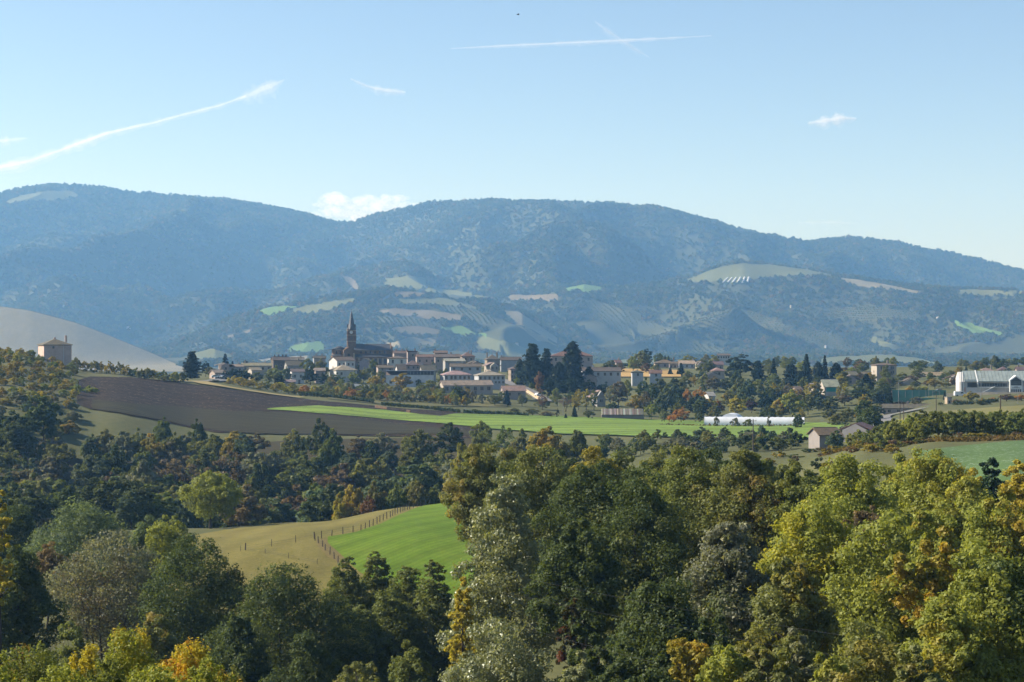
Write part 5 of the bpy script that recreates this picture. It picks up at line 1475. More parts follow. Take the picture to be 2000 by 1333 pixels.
MB().box(ux(711.2), ux(712.6), -2.8, -1.8, vz(684), vz(674)).build('chimney', MATS['stone'], church)

# ------------------------------------------------------------------ the gymnasium at the right edge
d = 835
S2 = d / F
gy = empty('gymnasium', (d * (1874 - CU) / F, d, -d * (768 - CV) / F), -math.atan2(930, F) + math.radians(6), 'white gymnasium with big grey metal roof and gabled glass entrance', 'gymnasium', 'houses and buildings of the village')
gx = lambda u: (u - 1874) * S2
gz = lambda v: -(v - 768) * S2
LEN = gx(2030); DEP = 18.0
body = MB().add([(0, 0, -3), (LEN, 0, -3), (LEN, DEP, -3), (0, DEP, -3), (0, 0, gz(746)), (LEN, 0, gz(746)), (LEN, DEP, gz(740)), (0, DEP, gz(740)), (0, 9, gz(727.5)), (LEN, 9, gz(727.5))],
                [(0, 3, 2, 1), (0, 1, 5, 4), (2, 3, 7, 6), (3, 0, 4, 8, 7), (1, 2, 6, 9, 5), (4, 5, 9, 8), (8, 9, 6, 7)]).build('wall', MATS['wall'], gy); body.color = (0.5, 0.48, 0.46, 1)
th = 0.35
rfm = MB()
for (xa, xb) in ((gx(1883), gx(1907)), (gx(1908.5), LEN)):
    y0 = -1.5
    zr, ze = gz(726.6), gz(746.4)
    rfm.add([(xa, y0, ze), (xb, y0, ze), (xb, 9, zr), (xa, 9, zr), (xa, y0, ze + th), (xb, y0, ze + th), (xb, 9, zr + th), (xa, 9, zr + th)], [(0, 3, 2, 1), (4, 5, 6, 7), (0, 1, 5, 4), (1, 2, 6, 5), (2, 3, 7, 6), (3, 0, 4, 7)])
    rfm.add([(xa, 9.01, zr), (xb, 9.01, zr), (xb, DEP + 1, gz(739)), (xa, DEP + 1, gz(739)), (xa, 9.01, zr + th), (xb, 9.01, zr + th), (xb, DEP + 1, gz(739) + th), (xa, DEP + 1, gz(739) + th)], [(0, 3, 2, 1), (4, 5, 6, 7), (0, 1, 5, 4), (1, 2, 6, 5), (2, 3, 7, 6), (3, 0, 4, 7)])
groof = rfm.build('roof', MATS['zinc'], gy)
sm = MB()
for k in range(22):
    x = gx(1884) + k * (LEN - gx(1884)) / 22
    if gx(1907) < x < gx(1908.6): continue
    sm.add([(x, -1.5, gz(746.4) + th), (x + 0.09, -1.5, gz(746.4) + th), (x + 0.09, 9, gz(726.6) + th), (x, 9, gz(726.6) + th), (x, -1.5, gz(746.4) + th + 0.12), (x + 0.09, -1.5, gz(746.4) + th + 0.12), (x + 0.09, 9, gz(726.6) + th + 0.12), (x, 9, gz(726.6) + th + 0.12)], [(4, 5, 6, 7), (0, 1, 5, 4), (1, 2, 6, 5), (2, 3, 7, 6), (3, 0, 4, 7)])
sm.build('roof_seams', MATS['zinc'], groof)
rb = MB().add([(gx(1907), -2.2, gz(751)), (gx(1908.6), -2.2, gz(751)), (gx(1908.6), 9, gz(724.8)), (gx(1907), 9, gz(724.8)), (gx(1907), -2.2, gz(746)), (gx(1908.6), -2.2, gz(746)), (gx(1908.6), 9, gz(723.8)), (gx(1907), 9, gz(723.8))], [(0, 3, 2, 1), (4, 5, 6, 7), (0, 1, 5, 4), (1, 2, 6, 5), (2, 3, 7, 6), (3, 0, 4, 7)]).build('roof_rib', MATS['white_paint'], gy)
for u in (1876.5, 1880.5):
    MB().box(gx(u), gx(u + 1.6), -0.9, -0.01, -3, gz(727)).build('fin', MATS['white_paint'], gy)
MB().box(gx(1889), gx(1908), -0.06, -0.004, gz(757), gz(747.5)).build('glazing', MATS['window_dark'], gy)
MB().box(gx(1911), gx(1966), -0.06, -0.004, gz(755.5), gz(748.5)).build('glazing', MATS['window_dark'], gy)
for k in range(12):
    MB().box(gx(1911 + k * 5) - 0.06, gx(1911 + k * 5) + 0.06, -0.12, -0.061, gz(755.5), gz(748.5)).build('mullion', MATS['metal_pole'], gy)
MB().box(gx(1909), gx(1967), -1.6, -0.01, gz(757.2), gz(756)).build('balcony', MATS['white_paint'], gy)
st = MB().add([(gx(1917), -2.6, gz(766)), (gx(1919), -2.6, gz(766)), (gx(1941), -2.6, gz(755)), (gx(1939), -2.6, gz(755)), (gx(1917), -1.65, gz(766)), (gx(1919), -1.65, gz(766)), (gx(1941), -1.65, gz(755)), (gx(1939), -1.65, gz(755))], [(0, 1, 2, 3), (7, 6, 5, 4), (0, 4, 5, 1), (1, 5, 6, 2), (2, 6, 7, 3), (3, 7, 4, 0)]).build('stair', MATS['white_paint'], gy)
# gabled entrance
en = MB().prism([(gx(1968), -3), (gx(1992), -3), (gx(1992), gz(742)), (gx(1980), gz(733.5)), (gx(1968), gz(742))], -3.4, 6).build('entrance_block', MATS['white_paint'], gy)
MB().prism([(gx(1970), gz(752.5)), (gx(1990), gz(752.5)), (gx(1990), gz(743)), (gx(1980), gz(736.2)), (gx(1970), gz(743))], -3.46, -3.402).build('glazing', MATS['window_dark'], gy)
for z in (746, 749.5): MB().box(gx(1970), gx(1990), -3.53, -3.462, gz(z) - 0.08, gz(z) + 0.08).build('mullion', MATS['metal_pole'], gy)
sg = MB().box(gx(1970), gx(1990), -3.52, -3.401, gz(758.2), gz(753.6)).build('sign_panel', MATS['white_paint'], gy)
lt = MB()
rr = random.Random(2)
for row, (z0_, n_) in enumerate(((755.3, 6), (757.1, 13))):
    x = gx(1980) - n_ * 0.125
    for k in range(n_):
        lt.box(x, x + 0.16, -3.545, -3.521, gz(z0_) - 0.15, gz(z0_) + 0.15); x += 0.25
lt.build('lettering', MATS['wood_post'], sg)
for k in range(5): MB().box(gx(1970.5 + k * 4), gx(1973.5 + k * 4), -3.46, -3.402, gz(766.5), gz(760)).build('door', MATS['shutter'], gy)
o = MB().box(gx(1882), gx(1886), -0.08, -0.005, gz(767), gz(757)).build('pink_panel', MATS['wall'], gy); o.color = (0.5, 0.32, 0.25, 1)

# ------------------------------------------------------------------ sheds and barn before the village
r_, L, dp, he, rise = house('small grey rendered shed with a brown tile roof left of the round bush', 1586, 1644, 838, 850, 881, 492, 'g', (0.30, 0.27, 0.25), BROWN, 6.5, 26, [], (), None, False, 0, 'shed', 'shed')
r_['group'] = 'two small sheds by the green field'
MB().box(-0.3, 0.5, -dp / 2 - 0.05, -dp / 2 + 0.02, 1.1, 2.0).build('hatch', MATS['window_dark'], r_)
r_, L, dp, he, rise = house('pale shed with its gable end facing and dark roof edges', 1653, 1714, 828.5, 841, 862, 520, 'e', (0.36, 0.34, 0.33), BROWN, 9, -14, [], (), None, False, 0, 'shed', 'shed')
r_['group'] = 'two small sheds by the green field'
d = 800
bn = empty('barn', (d * (1217 - CU) / F, d + 4, float(ground_z(1217, d))), -math.atan2(217, F) + 0.03, 'low barn with rusty striped sheet roof at the far edge of the green field', 'barn', 'houses and buildings of the village')
L = 83 * d / F; zb = bn.location.z
ze = -d * (812 - CV) / F - zb; zr = -d * (800 - CV) / F - zb
ze = max(ze, 2.0); zr = max(zr, ze + 2.2)
o = MB().box(-L / 2, L / 2, -4, 4, -0.5, ze).build('wall', MATS['wall'], bn); o.color = (0.2, 0.16, 0.14, 1)
sheets = [(0.2, 0.185, 0.16), (0.09, 0.072, 0.055), (0.13, 0.11, 0.088), (0.24, 0.225, 0.2), (0.105, 0.085, 0.066)]
me_s = MB().add([(0, -4.4, ze - 0.1), (0.5, -4.4, ze - 0.1), (0.5, 0.3, zr), (0, 0.3, zr), (0, -4.4, ze + 0.02), (0.25, -4.4, ze + 0.1), (0.5, -4.4, ze + 0.02), (0.5, 0.3, zr + 0.12), (0.25, 0.3, zr + 0.2), (0, 0.3, zr + 0.12)], [(0, 3, 2, 1), (4, 5, 8, 9), (5, 6, 7, 8), (0, 1, 6, 5, 4), (2, 3, 9, 8, 7), (0, 4, 9, 3), (1, 2, 7, 6)]).mesh('roof_sheet', MATS['wall'])
ns = int(L / 0.5)
for k in range(ns):
    s = obj('roof_sheet', me_s, bn); s.location = (-L / 2 + k * 0.5, 0, 0); c = rnd.choice(sheets); s.color = (*[q * rnd.uniform(0.8, 1.15) for q in c], 1)
o = MB().add([(-L / 2, 0.31, zr), (L / 2, 0.31, zr), (L / 2, 4.3, ze), (-L / 2, 4.3, ze), (-L / 2, 0.31, zr - .2), (L / 2, 0.31, zr - .2), (L / 2, 4.3, ze - .2), (-L / 2, 4.3, ze - .2)], [(3, 2, 1, 0), (4, 5, 6, 7), (0, 1, 5, 4), (2, 3, 7, 6), (1, 2, 6, 5), (3, 0, 4, 7)]).build('rear_roof', MATS['wall'], bn); o.color = (0.14, 0.09, 0.07, 1)

# stone pillar like tower (transformer house) by the meadow
d = 760
tp = empty('transformer_tower', (d * (1852 - CU) / F, d, float(ground_z(1852, d)) - 0.3), 0.3, 'square stone transformer tower standing at the end of the meadow', 'tower')
h = -d * (777 - CV) / F - tp.location.z
o = MB().box(-1.0, 1.0, -1.0, 1.0, -0.5, h).build('wall', MATS['pale_stone'], tp)
MB().box(-1.15, 1.15, -1.15, 1.15, h + 0.002, h + 0.3).build('cap', MATS['concrete'], tp)
MB().box(-0.25, 0.25, -1.06, -1.001, h - 2.2, h - 1.2).build('hatch', MATS['window_dark'], tp)
# ------------------------------------------------------------------ polytunnels
def tunnel(root, L, R, H, hoops, wall='plastic_film'):
    """a hooped film tunnel along local x, centred"""
    n = 14
    def arc(r, h): return [(-r * math.cos(math.pi * k / n), h * math.sin(math.pi * k / n) ** 0.8) for k in range(n + 1)]
    a = arc(R, H)
    vs = [(x, y, z) for x in np.linspace(-L / 2, L / 2, hoops * 2 + 1) for (y, z) in a]
    # the film sags a little between its hoops
    vs = [(x, y * (0.97 if (i // (n + 1)) % 2 else 1), z * (0.965 if (i // (n + 1)) % 2 else 1)) for i, (x, y, z) in enumerate(vs)]
    m = hoops * 2 + 1
    fs = [(i * (n + 1) + k, i * (n + 1) + k + 1, (i + 1) * (n + 1) + k + 1, (i + 1) * (n + 1) + k) for i in range(m - 1) for k in range(n)]
    MB().add(vs, fs).build('film', MATS[wall], root, True)
    for s in (-1, 1):
        x = s * (L / 2 + 0.02)
        e = MB().add([(x, y, z) for (y, z) in a], [tuple(range(n + 1))]).build('end_wall', MATS[wall], root)
        dr = MB().box(-0.05, 0.05, -0.8, 0.8, 0, min(2.1, H * 0.7)).build('door', MATS['white_paint'], e); dr.location = (x + s * 0.06, 0, 0)


d = 728
pt = empty('greenhouse_tunnel', (d * (1475 - CU) / F, d + 3, float(ground_z(1475, d)) + 0.2), -math.atan2(475, F), 'long white plastic greenhouse tunnel at the far edge of the green field', 'greenhouse')
tunnel(pt, 194 * d / F, 3.4, 3.3, 19)
hm = empty('greenhouse_tunnel', (d * (1437 - CU) / F, d + 13, float(ground_z(1437, d)) + 0.2), -math.atan2(437, F) + 1.45, 'second white tunnel whose round top shows above the long one', 'greenhouse')
tunnel(hm, 10, 4.4, 4.3, 5)

# ------------------------------------------------------------------ pasture fence: posts and wires
def fence(label, line, spacing, d0, d1, h=1.25, rad=0.075, wires=3, fat_ends=False):
    P = []
    for u, v in line:
        d = trace(u, v, d0, d1, ground_z); P.append(np.array([d * (u - CU) / F, d]))
    seg = [np.linalg.norm(b - a) for a, b in zip(P[:-1], P[1:])]
    tot = sum(seg); n = max(2, int(tot / spacing))
    pts = []
    for k in range(n + 1):
        s = tot * k / n
        for i, L in enumerate(seg):
            if s <= L + 1e-6 or i == len(seg) - 1:
                pts.append(P[i] + (P[i + 1] - P[i]) * min(1, s / L)); break
            s -= L
    g = lambda p: float(ground_z(CU + F * p[0] / p[1], p[1])) + 0.12
    root = empty('fence', (*pts[0], g(pts[0])), 0, label, 'fence')
    base = Vector((*pts[0], g(pts[0])))
    shapes = []
    for s in range(3):
        m = MB().tube([(0, 0, -0.3), (0.01, 0, h * 0.6), (0.02 * (s - 1), 0.01, h)], [rad * 1.05, rad, rad * 0.9], 7)
        shapes.append(m.mesh('post', MATS['wood_post']))
    big_ = MB().tube([(0, 0, -0.3), (0, 0, h * 1.12)], [rad * 1.9, rad * 1.7], 8).mesh('post', MATS['wood_post'])
    tops = []
    for k, p in enumerate(pts):
        q = obj('post', big_ if fat_ends and k in (0, n) else shapes[k % 3], root)
        w = Vector((p[0] + rnd.uniform(-0.1, 0.1), p[1], g(p))) - base
        q.location = w; q.rotation_euler = (rnd.uniform(-0.06, 0.06), rnd.uniform(-0.06, 0.06), rnd.uniform(0, 6)); q.scale = (1, 1, rnd.uniform(0.88, 1.08))
        tops.append(w)
    for i in range(wires):
        m = MB().tube([t + Vector((0, 0, h * (0.3 + 0.3 * i))) for t in tops], 0.012, 4)
        m.build('strand', MATS['wire'], root)
    return root


fence('wooden post fence climbing along the left edge of the lush green field', [(668, 1112), (640, 1082), (613, 1056), (700, 1041), (726, 1030), (762, 1012), (800, 996)], 2.6, 260, 430, 1.25, 0.08, 3)
fence('sparse post and wire fence crossing the dry pasture to the corner post', [(613, 1054), (560, 1066), (480, 1076)], 4.2, 260, 430, 1.15, 0.06, 2, True)
fence('thin post fence running along the top edge of the lush green field', [(800, 996), (835, 985), (880, 978)], 4.0, 300, 440, 1.1, 0.05, 2)
fence('low dark fence in the dry pasture behind the blackish oak', [(470, 1078), (520, 1083), (575, 1096), (620, 1103)], 5.0, 260, 400, 0.9, 0.04, 2)

# ------------------------------------------------------------------ poles and wires
def pole(label, u, vt, d, kind='wood', arms=0, vb=None):
    z = float(ground_z(u, d)); top = -d * (vt - CV) / F
    h = top - z
    name = {'wood': 'utility_pole', 'lamp': 'street_lamp', 'flood': 'floodlight_mast'}[kind]
    cat = {'wood': 'pole', 'lamp': 'street lamp', 'flood': 'floodlight'}[kind]
    root = empty(name, (d * (u - CU) / F, d, z), 0, label, cat, 'poles and masts')
    r = 0.16 if kind == 'wood' else 0.11
    MB().tube([(0, 0, -0.5), (0, 0, h * 0.5), (0, 0, h)], [r, r * 0.85, r * 0.65], 8).build('shaft', MATS['wood_post' if kind == 'wood' else 'metal_pole'], root)
    if kind == 'wood':
        for k in range(arms):
            a = MB().box(-0.8, 0.8, -0.06, 0.06, h - 0.5 - 0.7 * k, h - 0.38 - 0.7 * k).build('crossarm', MATS['wood_post'], root)
            for s in (-0.7, 0, 0.7):
                if s == 0: continue
                MB().tube([(s, 0, h - 0.38 - 0.7 * k), (s, 0, h - 0.14 - 0.7 * k)], [0.05, 0.07], 6).build('insulator', MATS['concrete'], a)
        if not arms: MB().box(-0.1, 0.1, -0.1, 0.1, h, h + 0.12).build('cap', MATS['concrete'], root)
    elif kind == 'lamp':
        MB().tube([(0, 0, h - 0.1), (0.5, 0, h + 0.15), (1.1, 0, h + 0.2)], [0.05, 0.05, 0.05], 6).build('arm', MATS['metal_pole'], root)
        MB().box(0.9, 1.5, -0.12, 0.12, h + 0.13, h + 0.3).build('lamp_head', MATS['concrete'], root)
    else:
        for dz in (0, 0.9):
            MB().box(-1.0, 1.0, -0.07, 0.07, h - 0.6 - dz, h - 0.48 - dz).build('crossarm', MATS['metal_pole'], root)
            for s in (-0.8, 0.8):
                MB().box(s - 0.25, s + 0.25, -0.25, 0.02, h - 0.48 - dz, h - 0.1 - dz).build('floodlight', MATS['metal_pole'], root)
    return root, Vector((d * (u - CU) / F, d, top))


POLES = {}
for key, lab, u, vt, d, k, a in [
        ('a', 'tall wooden pole before the green field amid the bush orchard', 1471, 819, 470, 'wood', 1),
        ('b', 'tall dark pole at the right edge beside the dry golden bush', 1954, 772, 368, 'wood', 0),
        ('c', 'left one of two wooden poles by the road bend', 1758, 782, 640, 'wood', 1),
        ('d', 'right one of two wooden poles by the road bend', 1765, 785, 600, 'wood', 1),
        ('e', 'tall pole in the meadow left of the stone transformer tower', 1828.5, 764, 640, 'wood', 1),
        ('f', 'short pole beside the low brown roofed house', 1802, 796, 690, 'lamp', 0),
        ('g', 'lamp mast in front of the gymnasium roof', 1916, 738, 790, 'lamp', 0),
        ('h', 'tall floodlight mast rising above the gymnasium entrance', 1967, 709, 800, 'flood', 0),
        ('i', 'slim pole right of the orange trees below the gymnasium', 1988, 770, 700, 'lamp', 0),
        ('j', 'tall lamp mast at the left end of the tennis court', 1755, 744, 815, 'lamp', 0),
        ('k', 'lamp mast behind the bright green hedge', 1814, 750, 830, 'lamp', 0),
        ('l', 'street lamp in the lawn below the long bungalow', 978, 748, 900, 'lamp', 0),
        ('m', 'lamp post among the bushes left of the barn', 1100, 783, 800, 'lamp', 0)]:
    POLES[key] = pole(lab, u, vt, d, k, a)


def cable(name, a, b, sag, label, r=0.015, group='overhead cables', cat='cable'):
    pts = []
    for k in range(17):
        t = k / 16
        p = a.lerp(b, t); p.z -= sag * 4 * t * (1 - t)
        pts.append(p)
    o = MB().tube(pts, r, 4).build(name, MATS['wire'])
    return tag(o, label, cat, group)


cable('cable', POLES['c'][1], POLES['e'][1], 1.5, 'thin cable slung from the road bend poles to the meadow pole')
cable('cable', px(1000, 1125, 135), px(2080, 1300, 105), 0.4, 'uppermost of three wires slung across the dark wood', 0.007)
cable('cable', px(985, 1158, 135), px(2080, 1345, 104), 0.4, 'middle of three wires slung across the dark wood', 0.007)
cable('cable', px(1010, 1222, 132), px(1800, 1400, 104), 0.4, 'lowest of three wires slung across the dark wood', 0.007)

# ------------------------------------------------------------------ tennis court cage
d0 = 815
tc = empty('tennis_court', px(1795, 781, d0), -math.atan2(795, F), 'green wire mesh cage of the tennis court above the brown roofed bungalow', 'tennis court')
S3 = d0 / F
wx = 53 * S3
hgt = 16 * S3
MB().box(-wx, wx, 0, 24, -1.0, 0.05).build('court_surface', MATS['green_mesh'], tc)
MB().box(-wx, wx, -0.06, -0.02, 0.0, 0.8).build('windbreak', MATS['green_mesh'], tc)
MB().box(-wx, wx, 24, 24.06, 0.0, hgt).build('rear_windbreak', MATS['green_mesh'], tc)
post = MB().tube([(0, 0, -0.3), (0, 0, hgt)], 0.05, 6).mesh('post', MATS['metal_pole'])
for k in range(9):
    for y in (0, 24):
        q = obj('post', post, tc); q.location = (-wx + 2 * wx * k / 8, y, 0)
mm = MB()
for k in range(int(hgt / 0.45)): mm.box(-wx, wx, -0.012, 0.012, 0.85 + k * 0.45, 0.88 + k * 0.45)
mm.build('mesh_wires', MATS['wire'], tc)
nt_ = MB().box(-0.03, 0.03, 6, 18, 0.05, 1.0).build('net', MATS['wire'], tc)
for k in range(3):
    tk = empty('storage_tank', px(1816.5 + 3.6 * k, 768, 850), 0, ['left', 'middle', 'right'][k] + ' one of three small white drums by the tennis court', 'tank', 'white drums by the court')
    MB().tube([(0, 0, -0.4), (0, 0, 0.05), (0, 0, 1.0), (0, 0, 1.15)], [0.33, 0.36, 0.36, 0.3], 12).build('drum', MATS['white_paint'], tk)
    MB().tube([(0, 0, 1.15), (0, 0, 1.25)], [0.14, 0.14], 8).build('lid', MATS['concrete'], tk)

# ------------------------------------------------------------------ vehicles
def car(label, u, v, d, rz, color, van=False):
    z = -d * (v - CV) / F
    z = max(z, float(ground_z(u, d)) + 0.6)
    c = empty('parked_van' if van else 'parked_car', (d * (u - CU) / F, d, z), rz, label, 'van' if van else 'car', None if van else 'cars in the village')
    if van: prof_ = [(-2.4, .35), (2.4, .35), (2.45, .9), (2.2, 1.2), (1.5, 1.9), (1.2, 2.05), (-2.35, 2.1), (-2.45, 1.0)]
    else: prof_ = [(-2.05, .35), (2.05, .35), (2.1, .7), (1.9, .85), (1.0, .98), (.35, 1.42), (-1.1, 1.45), (-1.75, 1.0), (-2.1, .92)]
    b = MB().prism(prof_, -.85, .85).build('body', MATS['car_paint'], c); b.color = (*color, 1)
    top = 1.95 if van else 1.38
    w = [(1.35, 1.2), (.95, top - .1), (.1, top - .1), (.1, 1.2)] if van else [(.95, .98), (.32, top), (-1.05, top), (-1.6, .98)]
    MB().prism(w[::-1] if False else w, -.87, -.851).build('side_glass', MATS['window_dark'], c)
    MB().prism(w, .851, .87).build('side_glass', MATS['window_dark'], c)
    wh = MB().tube([(0, -.11, 0), (0, .11, 0)], .33, 14).mesh('wheel', MATS['rubber'])
    for x in (-1.35, 1.35):
        for y in (-.78, .78):
            q = obj('wheel', wh, c); q.location = (x, y, .33)
    for y in (-.6, .6): MB().box(2.06, 2.12, y - .18, y + .18, .62, .78).build('headlight', MATS['white_paint'], c)


car('white car parked on the pale street left of the yellow bushes', 421, 749, 905, 0.3, (0.62, 0.62, 0.62))
car('silver car parked just behind the white one on the pale street', 429, 747, 922, 2.6, (0.45, 0.46, 0.48))
car('white car parked beside the lower end of the cedar street', 1052, 774, 880, 0.8, (0.6, 0.6, 0.6))
car('white van parked below the gymnasium', 1875, 774.5, 790, 0.1, (0.6, 0.6, 0.6), True)
car('dark car behind the tennis court drums', 1836, 772, 850, 0.2, (0.08, 0.09, 0.1))

# ------------------------------------------------------------------ walls, hedges, ruins
def wall_run(name, label, line, h, th, mat, cat='wall', color=None, lo=600, hi=1250, group=None):
    """line: (u, v of foot, depth)"""
    m = MB()
    P = [Vector((d * (u - CU) / F, d, min(float(ground_z(u, d)), -d * (v - CV) / F))) for u, v, d in line]
    for a, b in zip(P[:-1], P[1:]):
        t = (b - a); t.z = 0; t.normalize(); n_ = Vector((-t.y, t.x, 0)) * th / 2
        vs = [a - n_, b - n_, b + n_, a + n_]
        m.add([tuple(q - Vector((0, 0, .5))) for q in vs] + [tuple(q + Vector((0, 0, h))) for q in vs], [(0, 3, 2, 1), (4, 5, 6, 7), (0, 1, 5, 4), (1, 2, 6, 5), (2, 3, 7, 6), (3, 0, 4, 7)])
    o = m.build(name, MATS[mat])
    if color: o.color = (*color, 1)
    return tag(o, label, cat, group)


wall_run('retaining_wall', 'tan retaining wall with sunlit top along the cedar street', [(1016, 752, 985), (1028, 758, 960), (1040, 765, 935), (1056, 775, 905)], 2.0, 0.5, 'wall', color=(0.42, 0.32, 0.2))
wall_run('garden_wall', 'bluish white garden wall at the top of the cherry row', [(595, 757, 895), (628, 757, 893)], 1.5, 0.3, 'wall', color=(0.42, 0.44, 0.46))
wall_run('garden_wall', 'pale garden wall left of the small pink house', [(392, 747, 940), (412, 747, 938)], 1.6, 0.3, 'wall', color=(0.4, 0.4, 0.4))
wall_run('garden_wall', 'pale wall at the back of the orchard below the church', [(690, 747, 955), (720, 748, 953), (745, 746, 955)], 1.8, 0.3, 'wall', color=(0.45, 0.47, 0.5))
wall_run('ruined_wall', 'small ruined stone wall between ploughed strip and green field', [(733, 802, 786), (757, 806, 782)], 2.2, 0.6, 'stone')
wall_run('ruined_wall', 'stump of a stone wall right of the bigger ruin', [(794, 810, 768), (802, 811, 767)], 1.9, 0.6, 'stone')
wall_run('ruined_wall', 'lowest ruin stump at the left end of the green field', [(664, 797, 806), (672, 798, 805)], 1.2, 0.6, 'stone')
wall_run('terrace_wall', 'pale terrace wall below the gymnasium forecourt', [(1850, 768, 826), (1940, 770, 820), (2030, 771, 815)], 1.0, 0.4, 'wall', color=(0.33, 0.29, 0.23))


def hedge(label, line, h, w, pal, seed, leaf=0.3, dens=26, group='clipped hedges'):
    """a long clipped hedge: leaf faces filling a box that follows the ground"""
    rng = np.random.default_rng(seed)
    P = [np.array([d * (u - CU) / F, d, float(ground_z(u, d))]) for u, d in line]
    V = []
    for a, b in zip(P[:-1], P[1:]):
        L = np.linalg.norm(b - a); n = int(L * dens * max(h, 1))
        t = rng.random(n); q = a + (b - a) * t[:, None]
        tt = (b - a) / L; nn = np.array([-tt[1], tt[0], 0])
        hh = h * (0.9 + 0.25 * fbm(q[:, 0] / 2.2, q[:, 1] / 2.2, 2, seed))
        zz = rng.random(n) ** 0.7 * hh; yy = rng.uniform(-0.5, 0.5, n) * w
        V.append(q + np.outer(yy, nn) + np.stack([0 * zz, 0 * zz, zz], 1))
    p = np.concatenate(V); n = len(p)
    a = rng.normal(size=(n, 3)) * leaf; b = rng.normal(size=(n, 3)) * leaf
    T = np.stack([p - a, p + b, p + a * .5 - b], 1)
    c, ac, am = PAL[pal]
    root = empty('hedge', tuple(P[0]), 0, label, 'hedge', group)
    me = np_mesh('foliage', T.reshape(-1, 3) - P[0], np.arange(3 * n).reshape(-1, 3), MATS['leaves'], {'leaf_var': np.clip(rng.normal(.45, .2, n), 0, 1), 'clump_var': np.clip(0.5 + fbm(p[:, 0] / 4, p[:, 1] / 4, 2, seed), 0, 1)})
    o = obj('foliage', me, root); o.color = (*c, 1); o['accent'] = list(ac); o['amount'] = am
    sm = MB()
    for k in range(len(P)): 
        q = P[k] - P[0]; sm.tube([(q[0], q[1], q[2] - .3), (q[0], q[1], q[2] + h * .6)], .06, 5)
    sm.build('stem', MATS['bark'], root)


hedge('dark clipped hedge between the cherry row and the ploughed field', [(585, 826), (620, 822), (660, 820), (700, 816), (730, 813)], 1.9, 1.6, 'dark', 1)
hedge('second stretch of dark hedge behind the ruins', [(745, 806), (800, 800), (850, 795), (900, 790)], 1.4, 1.4, 'dark', 2)
hedge('straight dark hedge at the upper edge of the green field', [(905, 792), (950, 790), (1000, 788), (1032, 786)], 1.5, 1.4, 'dark', 3)
hedge('bright green clipped hedge above the tennis court', [(1767, 868), (1790, 866), (1812, 864)], 2.9, 2.0, 'bright', 4, .35, 40)
hedge('dark hedge block by the street above the overhanging roof house', [(993, 952), (1013, 950)], 1.6, 1.6, 'dark', 5)
hedge('low dark hedge across the meadow below the orange trees', [(1860, 745), (1900, 742), (1950, 740)], 1.4, 1.6, 'dark', 6)
hedge('dark hedge running behind the golden field', [(1208, 1225), (1240, 1224), (1275, 1222)], 2.0, 1.5, 'dark', 7)
hedge('ragged grassy edge of bushes in front of the greenhouse tunnel', [(1290, 728), (1340, 722), (1400, 716), (1480, 716), (1560, 716)], 1.0, 1.2, 'brown', 8, .25, 10)
hedge('dark hedge at the right end of the cabbage field', [(1966, 366), (2000, 364), (2040, 362)], 1.9, 1.6, 'dark', 9, .2, 60)

